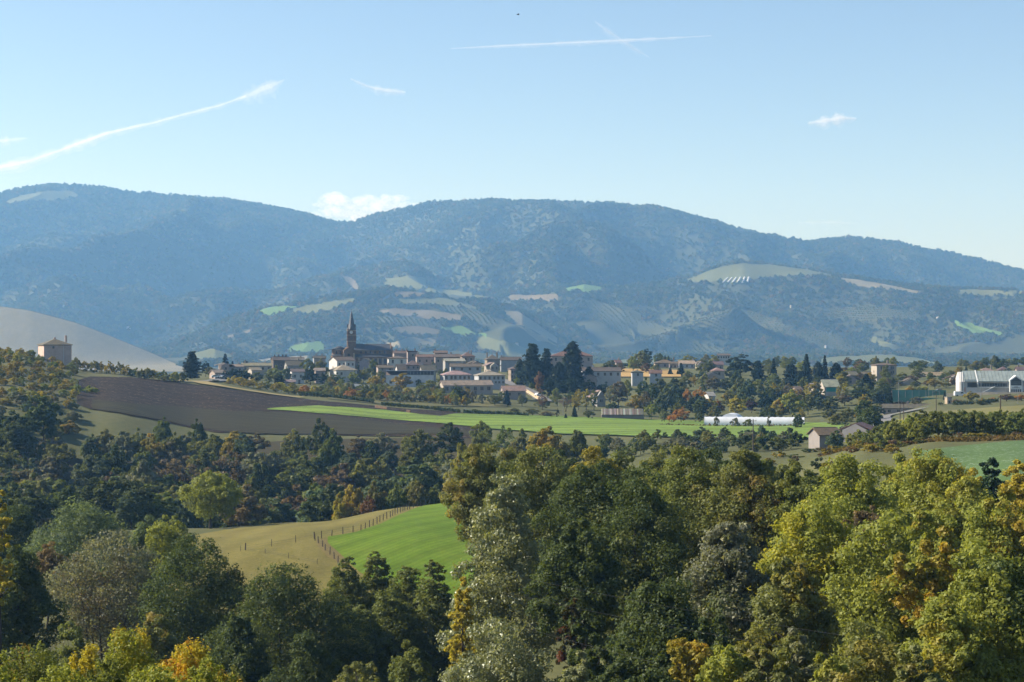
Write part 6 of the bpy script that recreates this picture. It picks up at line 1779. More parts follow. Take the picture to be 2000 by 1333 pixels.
# ------------------------------------------------------------------ trees in and around the village
g = Grove('village trees', 'in the village')
T_ = [
 # kind, u, top v, width px, palette, depth, what
 ('cedar', 375, 686, 48, 'conifer', 890, 'cedar at the western end'), ('village', 402, 706, 24, 'conifer', 1000, 'round tree near the west end'), ('spruce', 440, 691, 24, 'conifer', 1100, 'broad fir on the western skyline'), ('spruce', 454, 705, 12, 'conifer', 1100, 'little fir on the western skyline'),
 ('pine', 480, 703, 18, 'conifer', 1130, 'pine top on the western skyline'), ('village', 411, 716, 26, 'olive', 980, 'round bush by the west houses'), ('village', 458, 719, 36, 'conifer', 915, 'dark tree before the west houses'), ('cypress', 441, 722, 16, 'conifer', 915, 'dark cypress before the pink house'),
 ('village', 478, 722, 30, 'conifer', 905, 'dark tree by the west houses'), ('village', 500, 727, 34, 'green', 915, 'tree below the white terrace'), ('village', 536, 714, 40, 'olive', 925, 'tree before the chimney row house'), ('poplar', 525, 722, 22, 'silver', 905, 'weeping tree below the terrace'),
 ('village', 560, 716, 22, 'bluegreen', 945, 'tree by the white walled house'), ('village', 546, 732, 22, 'conifer', 905, 'dark bush by the grey outbuilding'), ('village', 598, 697, 38, 'green', 985, 'tall round tree west of the church'), ('village', 628, 700, 30, 'olive', 1010, 'feathery tree just west of the church'),
 ('village', 606, 722, 32, 'conifer', 955, 'dark tree west of the church'), ('village', 633, 728, 28, 'conifer', 945, 'dark tree below the apse'), ('village', 656, 728, 38, 'bluegreen', 930, 'dark round tree below the hipped roof house'), ('village', 570, 746, 24, 'gold', 880, 'small tree above the cherry row'),
 ('cypress', 699, 706, 9, 'conifer', 1020, 'thin cypress under the nave'), ('village', 727, 699, 28, 'green', 1040, 'tree standing before the nave'), ('village', 710, 718, 24, 'bright', 1010, 'tree under the nave'), ('village', 742, 722, 24, 'green', 1000, 'tree under the nave end'), ('village', 690, 724, 24, 'bright', 1000, 'bush under the mauve gable'),
 ('village', 847, 706, 14, 'green', 1080, 'small tree in the middle'), ('village', 912, 706, 14, 'olive', 1080, 'small tree behind the terrace'), ('village', 872, 717, 14, 'green', 1030, 'small tree by the modern houses'), ('village', 895, 755, 34, 'dark', 870, 'dark round tree below the bungalow'),
 ('cedar', 1040, 670, 62, 'conifer', 1000, 'tall cedar left of the pair'), ('cedar', 1118, 666, 66, 'conifer', 985, 'tallest cedar with a ragged top'), ('cedar', 1068, 680, 46, 'conifer', 1005, 'narrow cedar between the tall ones'), ('cedar', 1015, 700, 30, 'conifer', 1010, 'low cedar at the left of the cedars'), ('cedar', 1092, 706, 46, 'conifer', 975, 'shorter cedar in front of the pair'), ('cedar', 1150, 716, 40, 'conifer', 990, 'low cedar at the right of the cedars'),
 ('village', 1055, 722, 24, 'russet', 940, 'round tree against the cedars'), ('village', 1070, 735, 34, 'conifer', 935, 'dark tree under the cedars'), ('village', 1110, 735, 40, 'conifer', 935, 'dark tree under the cedars'), ('village', 1150, 742, 46, 'conifer', 925, 'dark tree below the annex'), ('village', 1180, 746, 40, 'conifer', 925, 'dark tree below the long white house'),
 ('spruce', 990, 762, 18, 'conifer', 860, 'fir before the overhanging roof house'), ('village', 967, 772, 26, 'olive', 850, 'round bush left of the fir'), ('village', 1020, 770, 22, 'olive', 860, 'bush right of the fir'), ('village', 1088, 755, 26, 'olive', 880, 'bush by the cedar street'), ('village', 1060, 778, 34, 'olive', 850, 'bush by the lower street'), ('village', 1115, 762, 28, 'bluegreen', 880, 'bush under the cedars'),
 ('poplar', 1130, 758, 17, 'yellow', 855, 'slim poplar'), ('poplar', 1145, 757, 18, 'yellow', 853, 'slim poplar'), ('poplar', 1160, 758, 18, 'olive', 856, 'slim poplar'), ('poplar', 1122, 766, 14, 'yellow', 850, 'slim poplar'),
 ('sparse', 1105, 772, 30, 'brown', 840, 'bare tree'), ('sparse', 1060, 770, 24, 'russet', 845, 'bare tree'), ('cypress', 1089, 798, 9, 'conifer', 790, 'little fir by the green field'), ('spruce', 1122, 792, 14, 'conifer', 790, 'little fir by the green field'), ('spruce', 1105, 808, 9, 'conifer', 780, 'tiny fir by the green field'), ('village', 1150, 800, 26, 'green', 780, 'bush left of the barn'), ('village', 1040, 798, 34, 'olive', 800, 'low bush by the field edge'), ('village', 1070, 803, 30, 'brown', 795, 'low bush by the field edge'), ('village', 1005, 796, 26, 'olive', 800, 'low bush by the field edge'),
 ('village', 1207, 744, 46, 'brown', 880, 'broad tree behind the barn'), ('sparse', 1195, 752, 40, 'grey', 868, 'tall thin tree behind the barn'), ('village', 1240, 767, 44, 'gold', 830, 'round tree behind the barn'), ('village', 1258, 738, 36, 'dark', 900, 'tall tree below the golden field'), ('village', 1225, 738, 24, 'bright', 920, 'tree below the golden field'), ('village', 1290, 738, 44, 'dark', 895, 'tall tree below the golden field'), ('village', 1275, 748, 30, 'dark', 880, 'tree below the golden field'), ('village', 1320, 735, 40, 'dark', 900, 'tall tree below the golden field'), ('village', 1313, 742, 40, 'green', 885, 'tree below the golden field'),
 ('village', 1300, 763, 48, 'bluegreen', 820, 'big round tree above the barn end'), ('village', 1272, 785, 26, 'bright', 805, 'bush right of the barn'), ('village', 1298, 800, 24, 'silver', 780, 'pale bush right of the barn'), ('village', 1330, 795, 40, 'orange', 775, 'round tree at the field edge'), ('village', 1312, 808, 22, 'orange', 765, 'red bush at the field edge'), ('village', 1365, 803, 22, 'green', 765, 'small tree left of the tunnel'),
 ('village', 1342, 757, 22, 'orange', 880, 'tree in the middle of the east wood'), ('village', 1365, 756, 34, 'orange', 885, 'tree left of the white shed'), ('village', 1395, 735, 40, 'brown', 950, 'tree under the pyramid roof'), ('village', 1425, 760, 36, 'olive', 860, 'tree right of the white shed'), ('village', 1360, 770, 34, 'conifer', 850, 'dark tree below the autumn trees'), ('village', 1400, 780, 30, 'russet', 830, 'bush below the white shed'), ('village', 1325, 782, 30, 'green', 815, 'bush by the big round tree'),
 ('village', 1253, 682, 42, 'olive', 1130, 'big round tree on the eastern skyline'), ('pine', 1262, 680, 34, 'conifer', 1150, 'pine behind the round skyline tree'), ('village', 1236, 695, 26, 'bright', 1120, 'left part of the skyline clump'), ('village', 1192, 703, 28, 'olive', 1120, 'bush before the tiny house'), ('village', 1183, 707, 22, 'dark', 1120, 'bush right of the cedars'), ('village', 1214, 707, 18, 'brown', 1110, 'bush by the tiny house'), ('village', 1262, 709, 22, 'brown', 1100, 'bush by the golden field'), ('village', 1280, 712, 22, 'olive', 1090, 'bush by the golden field'),
 ('spruce', 1299, 694, 9, 'conifer', 1220, 'little fir on the eastern skyline'), ('spruce', 1306, 695, 8, 'conifer', 1225, 'little fir on the eastern skyline'), ('village', 1345, 693, 36, 'bright', 1230, 'round tree on the eastern skyline'), ('village', 1372, 700, 26, 'olive', 1220, 'round tree on the eastern skyline'), ('spruce', 1330, 709, 20, 'conifer', 1080, 'fir in front of the pale roof'), ('spruce', 1309, 717, 12, 'conifer', 1080, 'small fir by the golden field'), ('village', 1377, 704, 34, 'green', 1050, 'tall tree before the brown house'), ('village', 1345, 723, 24, 'olive', 1020, 'tree right of the golden field'), ('village', 1354, 733, 22, 'yellow', 990, 'bush right of the golden field'), ('village', 1372, 724, 30, 'dark', 1020, 'tree by the low pink gable'),
 ('pine', 1447, 690, 60, 'conifer', 1010, 'dark spreading pine'), ('cedar', 1480, 704, 36, 'conifer', 1000, 'cedar right of the spreading pine'), ('spruce', 1511, 700, 20, 'conifer', 1000, 'pointed fir right of the spreading pine'), ('cedar', 1545, 710, 46, 'conifer', 985, 'shaggy cedar left of the tall fir'), ('spruce', 1575, 691, 30, 'conifer', 985, 'tall pointed fir'), ('spruce', 1611, 694, 20, 'conifer', 985, 'second tall fir'), ('cedar', 1598, 706, 36, 'conifer', 975, 'cedar between the tall firs'), ('cedar', 1633, 708, 38, 'conifer', 985, 'wide cedar right of the tall firs'), ('cedar', 1565, 724, 40, 'conifer', 965, 'low dark cedar under the tall firs'),
 ('village', 1446, 738, 44, 'green', 890, 'tree in the east wood'), ('village', 1485, 738, 44, 'olive', 905, 'tree in the east wood'), ('village', 1500, 752, 40, 'dark', 880, 'tree in the east wood'), ('village', 1460, 742, 40, 'bluegreen', 880, 'tree in the east wood'), ('village', 1440, 773, 40, 'yellow', 815, 'bright tree behind the tunnel'), ('village', 1395, 789, 30, 'olive', 790, 'tree behind the tunnel'), ('village', 1468, 780, 28, 'purple', 840, 'tree behind the tunnel'), ('village', 1495, 765, 34, 'conifer', 830, 'dark tree behind the tunnel'),
 ('village', 1548, 761, 50, 'bright', 800, 'big tree at the tunnel end'), ('village', 1578, 768, 34, 'green', 815, 'tree left of the teal door house'), ('poplar', 1576, 745, 13, 'yellow', 880, 'poplar left of the teal door'), ('poplar', 1651, 743, 14, 'yellow', 880, 'poplar right of the teal door'), ('poplar', 1638, 752, 10, 'gold', 880, 'poplar right of the teal door'), ('village', 1598, 765, 34, 'conifer', 840, 'dark tree under the teal door'), ('village', 1622, 772, 40, 'dark', 830, 'tree under the teal door'), ('village', 1650, 768, 40, 'brown', 840, 'tree under the poplars'), ('spruce', 1692, 730, 46, 'conifer', 880, 'massive dark fir left of the tennis court'), ('village', 1678, 756, 46, 'dark', 850, 'wide tree beside the massive fir'), ('village', 1700, 760, 40, 'dark', 850, 'tree beside the massive fir'),
 ('spruce', 1737, 757, 22, 'conifer', 800, 'pointed fir by the court'), ('village', 1722, 742, 36, 'green', 930, 'tree below the tower like house'), ('village', 1745, 736, 40, 'green', 950, 'tree below the tower like house'), ('village', 1735, 748, 30, 'dark', 900, 'round tree below the tower like house'), ('village', 1663, 717, 22, 'bright', 1080, 'tree by the stepped roofs'), ('village', 1678, 722, 18, 'bright', 1080, 'tree by the stepped roofs'), ('village', 1762, 727, 34, 'olive', 970, 'tree right of the tower like house'), ('village', 1792, 721, 28, 'green', 1000, 'tree before the long low house'), ('village', 1828, 723, 14, 'dark', 1060, 'round tree behind the long low house'), ('village', 1864, 727, 18, 'purple', 1060, 'trees behind the pinkish roof'),
 ('village', 1778, 753, 22, 'gold', 860, 'small tree over the tennis court'), ('village', 1826, 740, 34, 'gold', 900, 'tree right of the bright hedge'), ('village', 1848, 746, 26, 'olive', 905, 'bush by the arched gable'), ('village', 1812, 742, 20, 'brown', 920, 'bush behind the hedge'), ('village', 1790, 774, 32, 'grey', 790, 'round shrub below the court'), ('village', 1745, 762, 20, 'brown', 860, 'bush by the court'),
 ('spruce', 1887, 715, 8, 'conifer', 1060, 'tiny fir above the gymnasium'), ('village', 1905, 712, 30, 'olive', 1080, 'tree above the gymnasium'), ('village', 1924, 712, 22, 'olive', 1085, 'tree above the gymnasium'),
 ('village', 1898, 764, 34, 'gold', 760, 'two coloured tree below the gymnasium'), ('orchard', 1920, 778, 26, 'orange', 745, 'small tree below the gymnasium'), ('orchard', 1938, 776, 24, 'orange', 745, 'small tree below the gymnasium'), ('village', 1966, 770, 34, 'russet', 745, 'tree below the gymnasium'), ('village', 1996, 770, 30, 'orange', 740, 'red tree at the right edge'), ('village', 1985, 776, 26, 'russet', 745, 'tree below the gymnasium'), ('village', 1870, 780, 26, 'russet', 752, 'tree right of the stone tower'), ('spruce', 1845, 764, 8, 'conifer', 800, 'thin cypress by the stone tower'), ('village', 1837, 788, 16, 'green', 745, 'bush left of the stone tower'), ('bushy', 1920, 788, 34, 'dark', 720, 'clipped dark shrub in the meadow'),
 ('bushy', 1640, 806, 60, 'olive', 690, 'wide rounded bush right of the tunnel'), ('village', 1655, 796, 40, 'green', 725, 'tree right of the wide bush'), ('village', 1620, 798, 34, 'olive', 745, 'tree behind the wide bush'), ('village', 1680, 800, 24, 'gold', 720, 'small tree left of the road'), ('bushy', 1559, 808, 28, 'dark', 690, 'dark bush before the tunnel'), ('village', 1565, 800, 20, 'gold', 750, 'small tree at the tunnel end'), ('shrub', 1502, 808, 10, 'grey', 712, 'thin shrub before the tunnel'), ('shrub', 1436, 812, 18, 'grey', 714, 'shrub before the tunnel'), ('shrub', 1400, 810, 12, 'grey', 714, 'shrub before the tunnel'), ('shrub', 1462, 815, 20, 'green', 714, 'shrub before the tunnel'),
 ('village', 1715, 788, 30, 'dark', 720, 'dark tree by the road bend'), ('bushy', 1500, 790, 40, 'dark', 760, 'dark bush behind the tunnel'), ('village', 1385, 806, 10, 'brown', 750, 'bush left of the tunnel'), ('bushy', 420, 750, 24, 'olive', 845, 'rounded bush by the parked cars'), ('bushy', 448, 752, 26, 'gold', 842, 'reddish bush by the parked cars'),
]
for k in range(64):
    u = prng.uniform(1175, 1730); d = prng.uniform(800, 990)
    if 1205 < u < 1325 and d > 905: continue
    if 1360 < u < 1580 and d < 770: continue
    g.add('copse', u, d, prng.uniform(5, 9.5), prng.uniform(6, 10), prng.choice(['dark', 'green', 'olive', 'dark', 'bluegreen', 'brown', 'conifer', 'gold']), what='leafy tree')
for k in range(60):
    u = prng.uniform(1180, 2010); d = prng.uniform(1040, 1330)
    if 1205 < u < 1330 and d < 1215: continue
    g.add('copse', u, d, prng.uniform(4, 8), prng.uniform(6, 10), prng.choice(['dark', 'green', 'olive', 'dark', 'bluegreen', 'brown', 'bright']), what='tree behind the eastern houses')
for k in range(44):
    u = prng.uniform(420, 1060); d = prng.uniform(960, 1090)
    g.add('village', u, d, prng.uniform(3.5, 6), prng.uniform(3.5, 6), prng.choice(['dark', 'green', 'olive', 'bluegreen', 'bright']), what='small leafy tree between houses')
for k in range(22):
    u = prng.uniform(1700, 2010); d = prng.uniform(860, 1000)
    if u > 1872 and d < 930: continue
    g.add('village', u, d, prng.uniform(3.5, 6.5), prng.uniform(4, 7), prng.choice(['dark', 'green', 'olive', 'gold', 'brown']), what='small leafy tree')
for (k, u, vt, w, pal, d, what) in T_:
    g.at(k, u, vt, 0, w, pal, d, None, what)
g.label()

# ------------------------------------------------------------------ a bird in the sky
p = px(1012, 29, 260)
bd = empty('bird', tuple(p), 0.4, 'small dark bird flying high in the sky', 'bird')
MB().tube([(-0.2, 0, 0.0), (-0.12, 0, 0.02), (0.02, 0, 0.01), (0.14, 0, 0.03), (0.2, 0, 0.03)], [0.01, 0.05, 0.065, 0.04, 0.008], 8).build('body', MATS['dark_feather'], bd, True)
for s in (-1, 1):
    MB().add([(0.06, 0.04 * s, 0.02), (-0.08, 0.04 * s, 0.02), (-0.04, 0.22 * s, 0.12), (0.08, 0.22 * s, 0.12), (-0.1, 0.42 * s, 0.09), (0.06, 0.04 * s, 0.035), (-0.08, 0.04 * s, 0.03), (-0.04, 0.22 * s, 0.13), (0.08, 0.22 * s, 0.135)],
             [(0, 1, 2, 3), (8, 7, 6, 5), (3, 2, 4), (8, 4, 7), (0, 3, 8, 5), (1, 6, 7, 2), (2, 7, 4), (3, 4, 8)]).build('wing', MATS['dark_feather'], bd)
MB().add([(-0.18, 0, 0.01), (-0.32, 0.07, 0.0), (-0.32, -0.07, 0.0), (-0.18, 0, 0.03)], [(0, 1, 2), (3, 2, 1), (0, 3, 1), (0, 2, 3)]).build('tail', MATS['dark_feather'], bd)
# ------------------------------------------------------------------ fields on the hills
ground_mat('hill_tan', ((0.09, 0.078, 0.042), (0.13, 0.108, 0.06), (0.165, 0.135, 0.08)), (0.006, 0.05, 0.4), 0.2, (1, 0.35, 1, 0.5))
ground_mat('hill_meadow', ((0.065, 0.078, 0.03), (0.095, 0.104, 0.04), (0.13, 0.13, 0.057)), (0.006, 0.05, 0.4), 0.2)
ground_mat('hill_green', ((0.07, 0.125, 0.035), (0.09, 0.155, 0.04), (0.12, 0.18, 0.05)), (0.006, 0.05, 0.4), 0.2)
ground_mat('hill_mauve', ((0.125, 0.115, 0.065), (0.175, 0.155, 0.092), (0.23, 0.2, 0.125)), (0.008, 0.06, 0.4), 0.3, (1.6, 0.4, 1, 0.3), rows=[(6.0, 1.0, 0.08, 3.0)])
ground_mat('hill_scrub', ((0.05, 0.055, 0.022), (0.07, 0.074, 0.03), (0.095, 0.09, 0.04)), (0.006, 0.05, 0.4), 0.2)
hs = lambda name, top, bot, mat, d0, d1, wob=18, nu=40: sheet(name, top, bot, MATS[mat], d0, d1, hill_z, 1.2, nu, 10, None, True, 'structure', wob)
NEAR, MID, FAR = (FD(1500), FD(2100)), (FD(1900), FD(3100)), (FD(2200), FD(5600))
hs('left_hill_field', [(-300, 600), (-100, 596), (0, 600), (60, 609), (150, 633), (200, 652), (300, 693), (365, 722)], [(-300, 740), (0, 740), (200, 740), (365, 732)], 'hill_mauve', FD(1240), FD(1750), 0, 90)
hs('summit_meadow', [(5, 397), (40, 383), (90, 374), (135, 373), (152, 380)], [(5, 399), (80, 393), (120, 391), (152, 385)], 'hill_meadow', FD(3600), FD(5600), 5)
hs('hillside_field', [(500, 608), (540, 600), (585, 597)], [(500, 612), (540, 616), (585, 600)], 'hill_green', *MID)
hs('hillside_field', [(570, 604), (640, 590), (695, 583)], [(570, 613), (600, 617), (650, 606), (695, 590)], 'hill_meadow', *MID)
hs('hillside_field', [(665, 537), (690, 545), (702, 562)], [(665, 543), (680, 562), (702, 566)], 'hill_tan', *FAR)
hs('hillside_field', [(752, 546), (800, 540), (832, 546)], [(752, 562), (800, 563), (832, 560)], 'hill_meadow', *FAR)
hs('hillside_field', [(830, 560), (890, 570), (945, 580)], [(830, 568), (890, 586), (945, 585)], 'hill_meadow', *FAR)
hs('hillside_field', [(770, 572), (800, 570), (832, 572)], [(770, 580), (800, 582), (832, 577)], 'hill_tan', *MID)
hs('hillside_field', [(740, 606), (800, 604), (900, 616)], [(740, 613), (800, 619), (900, 628)], 'hill_tan', *MID)
hs('hillside_field', [(780, 585), (860, 583), (930, 600)], [(780, 594), (860, 597), (930, 606)], 'hill_meadow', *MID)
hs('hillside_field', [(862, 638), (900, 640), (950, 655)], [(862, 644), (900, 656), (950, 661)], 'hill_green', *MID)
hs('hillside_field', [(752, 673), (800, 661), (852, 663)], [(752, 678), (800, 683), (852, 674)], 'hill_mauve', *MID)
hs('hillside_field', [(765, 640), (820, 638), (860, 645)], [(765, 652), (820, 655), (860, 655)], 'hill_tan', *MID)
hs('hillside_field', [(565, 680), (600, 668), (632, 669)], [(565, 688), (600, 690), (632, 688)], 'hill_green', *MID)
hs('hillside_field', [(368, 692), (412, 682), (452, 693)], [(368, 702), (410, 706), (452, 703)], 'hill_meadow', *NEAR)
hs('hillside_field', [(445, 657), (492, 643)], [(445, 663), (492, 650)], 'hill_tan', *MID)
hs('hillside_field', [(490, 705), (520, 701), (600, 696)], [(490, 709), (520, 712), (600, 712)], 'hill_mauve', *NEAR)
hs('hillside_field', [(980, 606), (1012, 609), (1050, 634), (1088, 662)], [(980, 610), (1010, 638), (1050, 668), (1088, 672)], 'hill_mauve', *MID)
hs('hillside_field', [(930, 655), (1000, 672), (1100, 695)], [(930, 676), (1000, 700), (1100, 706)], 'hill_meadow', *MID)
hs('hillside_field', [(1340, 548), (1400, 524), (1450, 514), (1500, 518), (1560, 525), (1625, 537)], [(1340, 553), (1400, 553), (1450, 556), (1500, 541), (1560, 539), (1625, 541)], 'hill_meadow', *FAR)

hs('hillside_field', [(995, 578), (1050, 577), (1090, 577)], [(995, 586), (1050, 588), (1090, 588)], 'hill_tan', *FAR)
hs('hillside_field', [(1105, 564), (1140, 556), (1176, 562)], [(1105, 569), (1140, 571), (1176, 569)], 'hill_green', *FAR)
hs('hillside_field', [(1640, 543), (1700, 551), (1800, 570)], [(1640, 551), (1700, 563), (1800, 576)], 'hill_mauve', *FAR)
hs('hillside_field', [(1868, 567), (1930, 569), (2020, 568)], [(1868, 574), (1930, 577), (2020, 576)], 'hill_meadow', *FAR)
hs('hillside_field', [(1865, 629), (1900, 636), (1960, 653)], [(1865, 634), (1900, 649), (1960, 657)], 'hill_green', *FAR)
hs('hillside_field', [(1702, 661), (1730, 667), (1760, 680)], [(1702, 668), (1730, 683), (1760, 686)], 'hill_meadow', *FAR)
hs('hillside_field', [(1600, 702), (1640, 697), (1740, 694), (1800, 702), (1885, 725)], [(1600, 724), (1740, 726), (1885, 730)], 'hill_meadow', FD(1560), FD(2100), 10)
hs('hillside_field', [(1190, 707), (1240, 700), (1300, 703)], [(1190, 712), (1240, 715), (1300, 712)], 'hill_meadow', *NEAR)
hs('hillside_field', [(1350, 700), (1400, 706), (1480, 716)], [(1350, 703), (1400, 710), (1480, 720)], 'hill_green', *NEAR)
# vineyard and orchard slopes: cleared ground planted in rows
ORCH = []
for (top, bot, ang, sp) in [
        ([(1140, 585), (1180, 590), (1260, 625), (1340, 655), (1420, 690)], [(1140, 592), (1180, 640), (1260, 680), (1340, 690), (1420, 698)], 0.5, 12),
        ([(1345, 625), (1440, 602), (1500, 618), (1560, 650)], [(1345, 640), (1440, 650), (1500, 655), (1560, 658)], 1.2, 12),
        ([(1560, 640), (1640, 655), (1700, 680)], [(1560, 668), (1640, 690), (1700, 692)], 0.8, 12),
        ([(1620, 605), (1700, 598), (1790, 610)], [(1620, 622), (1700, 628), (1790, 625)], 1.0, 12),
        ([(740, 620), (800, 622), (860, 630)], [(740, 634), (800, 638), (860, 640)], 0.3, 12),
        ([(860, 596), (930, 606), (970, 625)], [(860, 604), (930, 630), (970, 640)], 0.3, 12)]:
    hs('orchard_slope', top, bot, 'hill_scrub', *FAR)
    ORCH.append((PATCHES[-1], ang, sp))


def in_patch(u, d, pt, grow=0.0):
    us, a, b = pt
    return (u > us[0]) & (u < us[-1]) & (d > np.interp(u, us, a) + grow) & (d < np.interp(u, us, b) - grow)


# ------------------------------------------------------------------ two small hill trees whose shape the far wood repeats
def hill_crown(seed, r=4.6, h=8.0):
    rng = np.random.default_rng(seed)
    c, rad, t = crown_clumps(rng, h, 2 * r, 0.4, 'dome', 16, 0.3, 0.3)
    V, lv, ci = leaf_cards(rng, c, rad * 1.5, 9, 2.1, 0.8, 0.45, True)
    V[:, :, 2] = np.maximum(V[:, :, 2], -0.5)
    return V.reshape(-1, 3)


leaf_mat('far_leaves', 0.0, 0.5, 0.25, hill=[(0.0, (0.045, 0.065, 0.025)), (0.3, (0.065, 0.09, 0.03)), (0.6, (0.09, 0.105, 0.036)), (0.8, (0.11, 0.105, 0.04)), (0.93, (0.105, 0.085, 0.04)), (1.0, (0.18, 0.12, 0.04))])
HT = []
for k, (u, v, lab) in enumerate([(320, 566, 'small orange tree glowing on the blue wooded mountainside'), (936, 545, 'pale slender tree standing at the far field edge'),
                                 (1840, 697, 'round tree on the pale meadow slope at the right'), (1816, 702, 'smaller round tree left of the one on the pale slope')]):
    V = hill_crown(900 + k)
    dd = trace(u, v, FD(1500), FD(5600), hill_z)
    me = np_mesh('crown', V, np.arange(len(V)).reshape(-1, 3), MATS['far_leaves'])
    root = empty('hill_tree', (dd * (u - CU) / F, dd, float(hill_z(u, dd))), 0, lab, 'tree', 'single trees on the far hills')
    c = obj('crown', me, root)
    obj('trunk', MB().tube([(0, 0, -1), (0, 0, 4)], [0.4, 0.2], 5).mesh('trunk', MATS['bark']), root)
    if k == 0:
        c.color = (0.32, 0.2, 0.05, 1); root.scale = (1.6, 1.6, 1.5)
        mm_ = leaf_mat('orange_leaves', 0.0, 0.5, 0.3); c.data.materials[0] = mm_; c['accent'] = [0.3, 0.18, 0.04]; c['amount'] = 0.5
    HT.append(c)

# ------------------------------------------------------------------ the far woods: one object of instanced crowns on the hills
rng = np.random.default_rng(42)
pts = []
for (d0, d1, step, size) in ((FD(1500), FD(2000), 9.5, 1.1), (FD(2000), FD(3300), 10.5, 1.2), (FD(3300), FD(5750), 11.5, 1.3)):
    area_n = int((d1 - d0) * ((d0 + d1) / 2 * 2300 / F) / step ** 2)
    # even in area: depth weighted by itself
    d = np.sqrt(rng.uniform(d0 ** 2, d1 ** 2, area_n)); u = rng.uniform(-150, 2150, area_n)
    pts.append(np.stack([u, d, np.full(area_n, size)], 1))
pts = np.concatenate(pts)
u, d, s = pts.T
z = hill_z(u, d)
v = CV - z / d * F
# keep what can be seen from here or from a few steps aside: not far behind a crest
ug = np.linspace(-160, 2160, 400); dg = np.arange(FD(1480), FD(5760), 16.0 * HK)
UG, DG = np.meshgrid(ug, dg, indexing='ij')
vg = CV - hill_z(UG, DG) / DG * F
hor = np.minimum.accumulate(vg, axis=1)
iu = np.clip(((u - ug[0]) / (ug[1] - ug[0])).astype(int), 0, len(ug) - 1); idd = np.clip(((d - dg[0]) / (16.0 * HK)).astype(int) - 2, 0, len(dg) - 1)
seen = v < hor[iu, idd] + 9.0
keep = seen & (v < 722)
for pt in PATCHES: keep &= ~in_patch(u, d, pt)
# clearings near the feet of the hills
x = d * (u - CU) / F
open_ = fbm(x / 240, d / 380, 3, 31) > np.interp(v, [560, 620, 670, 720], [0.95, 0.5, 0.32, 0.22])
keep &= ~open_
keep &= ~((u < 400) & (d > FD(1600)) & (d < FD(2300)) & (v < np.interp(u, *LEFT_HILL) + 14))
u, d, s, z, x = u[keep], d[keep], s[keep], z[keep], x[keep]
s = s * rng.uniform(0.5, 1.4, len(s)) * (1 + 0.45 * fbm(x / 90, d / 90, 2, 9))
P = np.stack([x, d, z - 0.5], 1); SC = s


def scatter(name, P, SC, sources, seed):
    me = bpy.data.meshes.new(name)
    me.vertices.add(len(P)); me.vertices.foreach_set('co', np.ascontiguousarray(P, dtype=np.float32).ravel())
    a = me.attributes.new('size', 'FLOAT', 'POINT'); a.data.foreach_set('value', np.ascontiguousarray(SC, dtype=np.float32))
    r_ = np.random.default_rng(seed)
    a = me.attributes.new('turn', 'FLOAT_VECTOR', 'POINT')
    rot = np.zeros((len(P), 3), np.float32); rot[:, 2] = r_.uniform(0, 6.28, len(P)); rot[:, :2] = r_.normal(size=(len(P), 2)) * 0.12
    a.data.foreach_set('vector', rot.ravel())
    o = obj(name, me)
    ng = bpy.data.node_groups.new(name, 'GeometryNodeTree')
    ng.interface.new_socket('Geometry', in_out='INPUT', socket_type='NodeSocketGeometry')
    ng.interface.new_socket('Geometry', in_out='OUTPUT', socket_type='NodeSocketGeometry')
    gi = ng.nodes.new('NodeGroupInput'); go = ng.nodes.new('NodeGroupOutput')
    iop = ng.nodes.new('GeometryNodeInstanceOnPoints')
    g2i = ng.nodes.new('GeometryNodeGeometryToInstance')
    for sob in sources:
        oi = ng.nodes.new('GeometryNodeObjectInfo'); oi.inputs['Object'].default_value = sob; oi.transform_space = 'ORIGINAL'
        ng.links.new(oi.outputs['Geometry'], g2i.inputs[0])
    sz = ng.nodes.new('GeometryNodeInputNamedAttribute'); sz.data_type = 'FLOAT'; sz.inputs[0].default_value = 'size'
    tn = ng.nodes.new('GeometryNodeInputNamedAttribute'); tn.data_type = 'FLOAT_VECTOR'; tn.inputs[0].default_value = 'turn'
    ng.links.new(gi.outputs[0], iop.inputs['Points'])
    ng.links.new(g2i.outputs[0], iop.inputs['Instance'])
    iop.inputs['Pick Instance'].default_value = True
    ng.links.new(sz.outputs[0], iop.inputs['Scale'])
    ng.links.new(tn.outputs[0], iop.inputs['Rotation'])
    ng.links.new(iop.outputs[0], go.inputs[0])
    md = o.modifiers.new('scatter', 'NODES'); md.node_group = ng
    return o


far = scatter('far_woods', P, SC, HT[1:], 1)
tag(far, kind='stuff')
# rows of fruit trees and vines on the orchard slopes
OP = []; OS = []
for (pt, ang, sp) in ORCH:
    us, a, b = pt
    dm = (a.mean() + b.mean()) / 2
    xs = np.arange(dm * (us[0] - CU) / F - 200, dm * (us[-1] - CU) / F + 200, sp); ds = np.arange(a.min() - 100, b.max() + 100, 8.0)
    X, Y = np.meshgrid(xs, ds); c_, s_ = math.cos(ang), math.sin(ang)
    mx, my = X.mean(), Y.mean()
    XX = mx + (X - mx) * c_ - (Y - my) * s_; YY = my + (X - mx) * s_ + (Y - my) * c_
    XX, YY = XX.ravel() + rng.normal(size=X.size) * 0.4, YY.ravel() + rng.normal(size=X.size) * 0.4
    U = CU + F * XX / YY
    k = in_patch(U, YY, pt, 2.0)
    OP.append(np.stack([XX[k], YY[k], hill_z(U[k], YY[k])], 1)); OS.append(rng.uniform(0.5, 0.8, k.sum()))
orch = scatter('orchard_rows', np.concatenate(OP), np.concatenate(OS), HT[1:], 2)
tag(orch, kind='stuff')
print('far trees', len(P), 'orchard', sum(len(q) for q in OP))

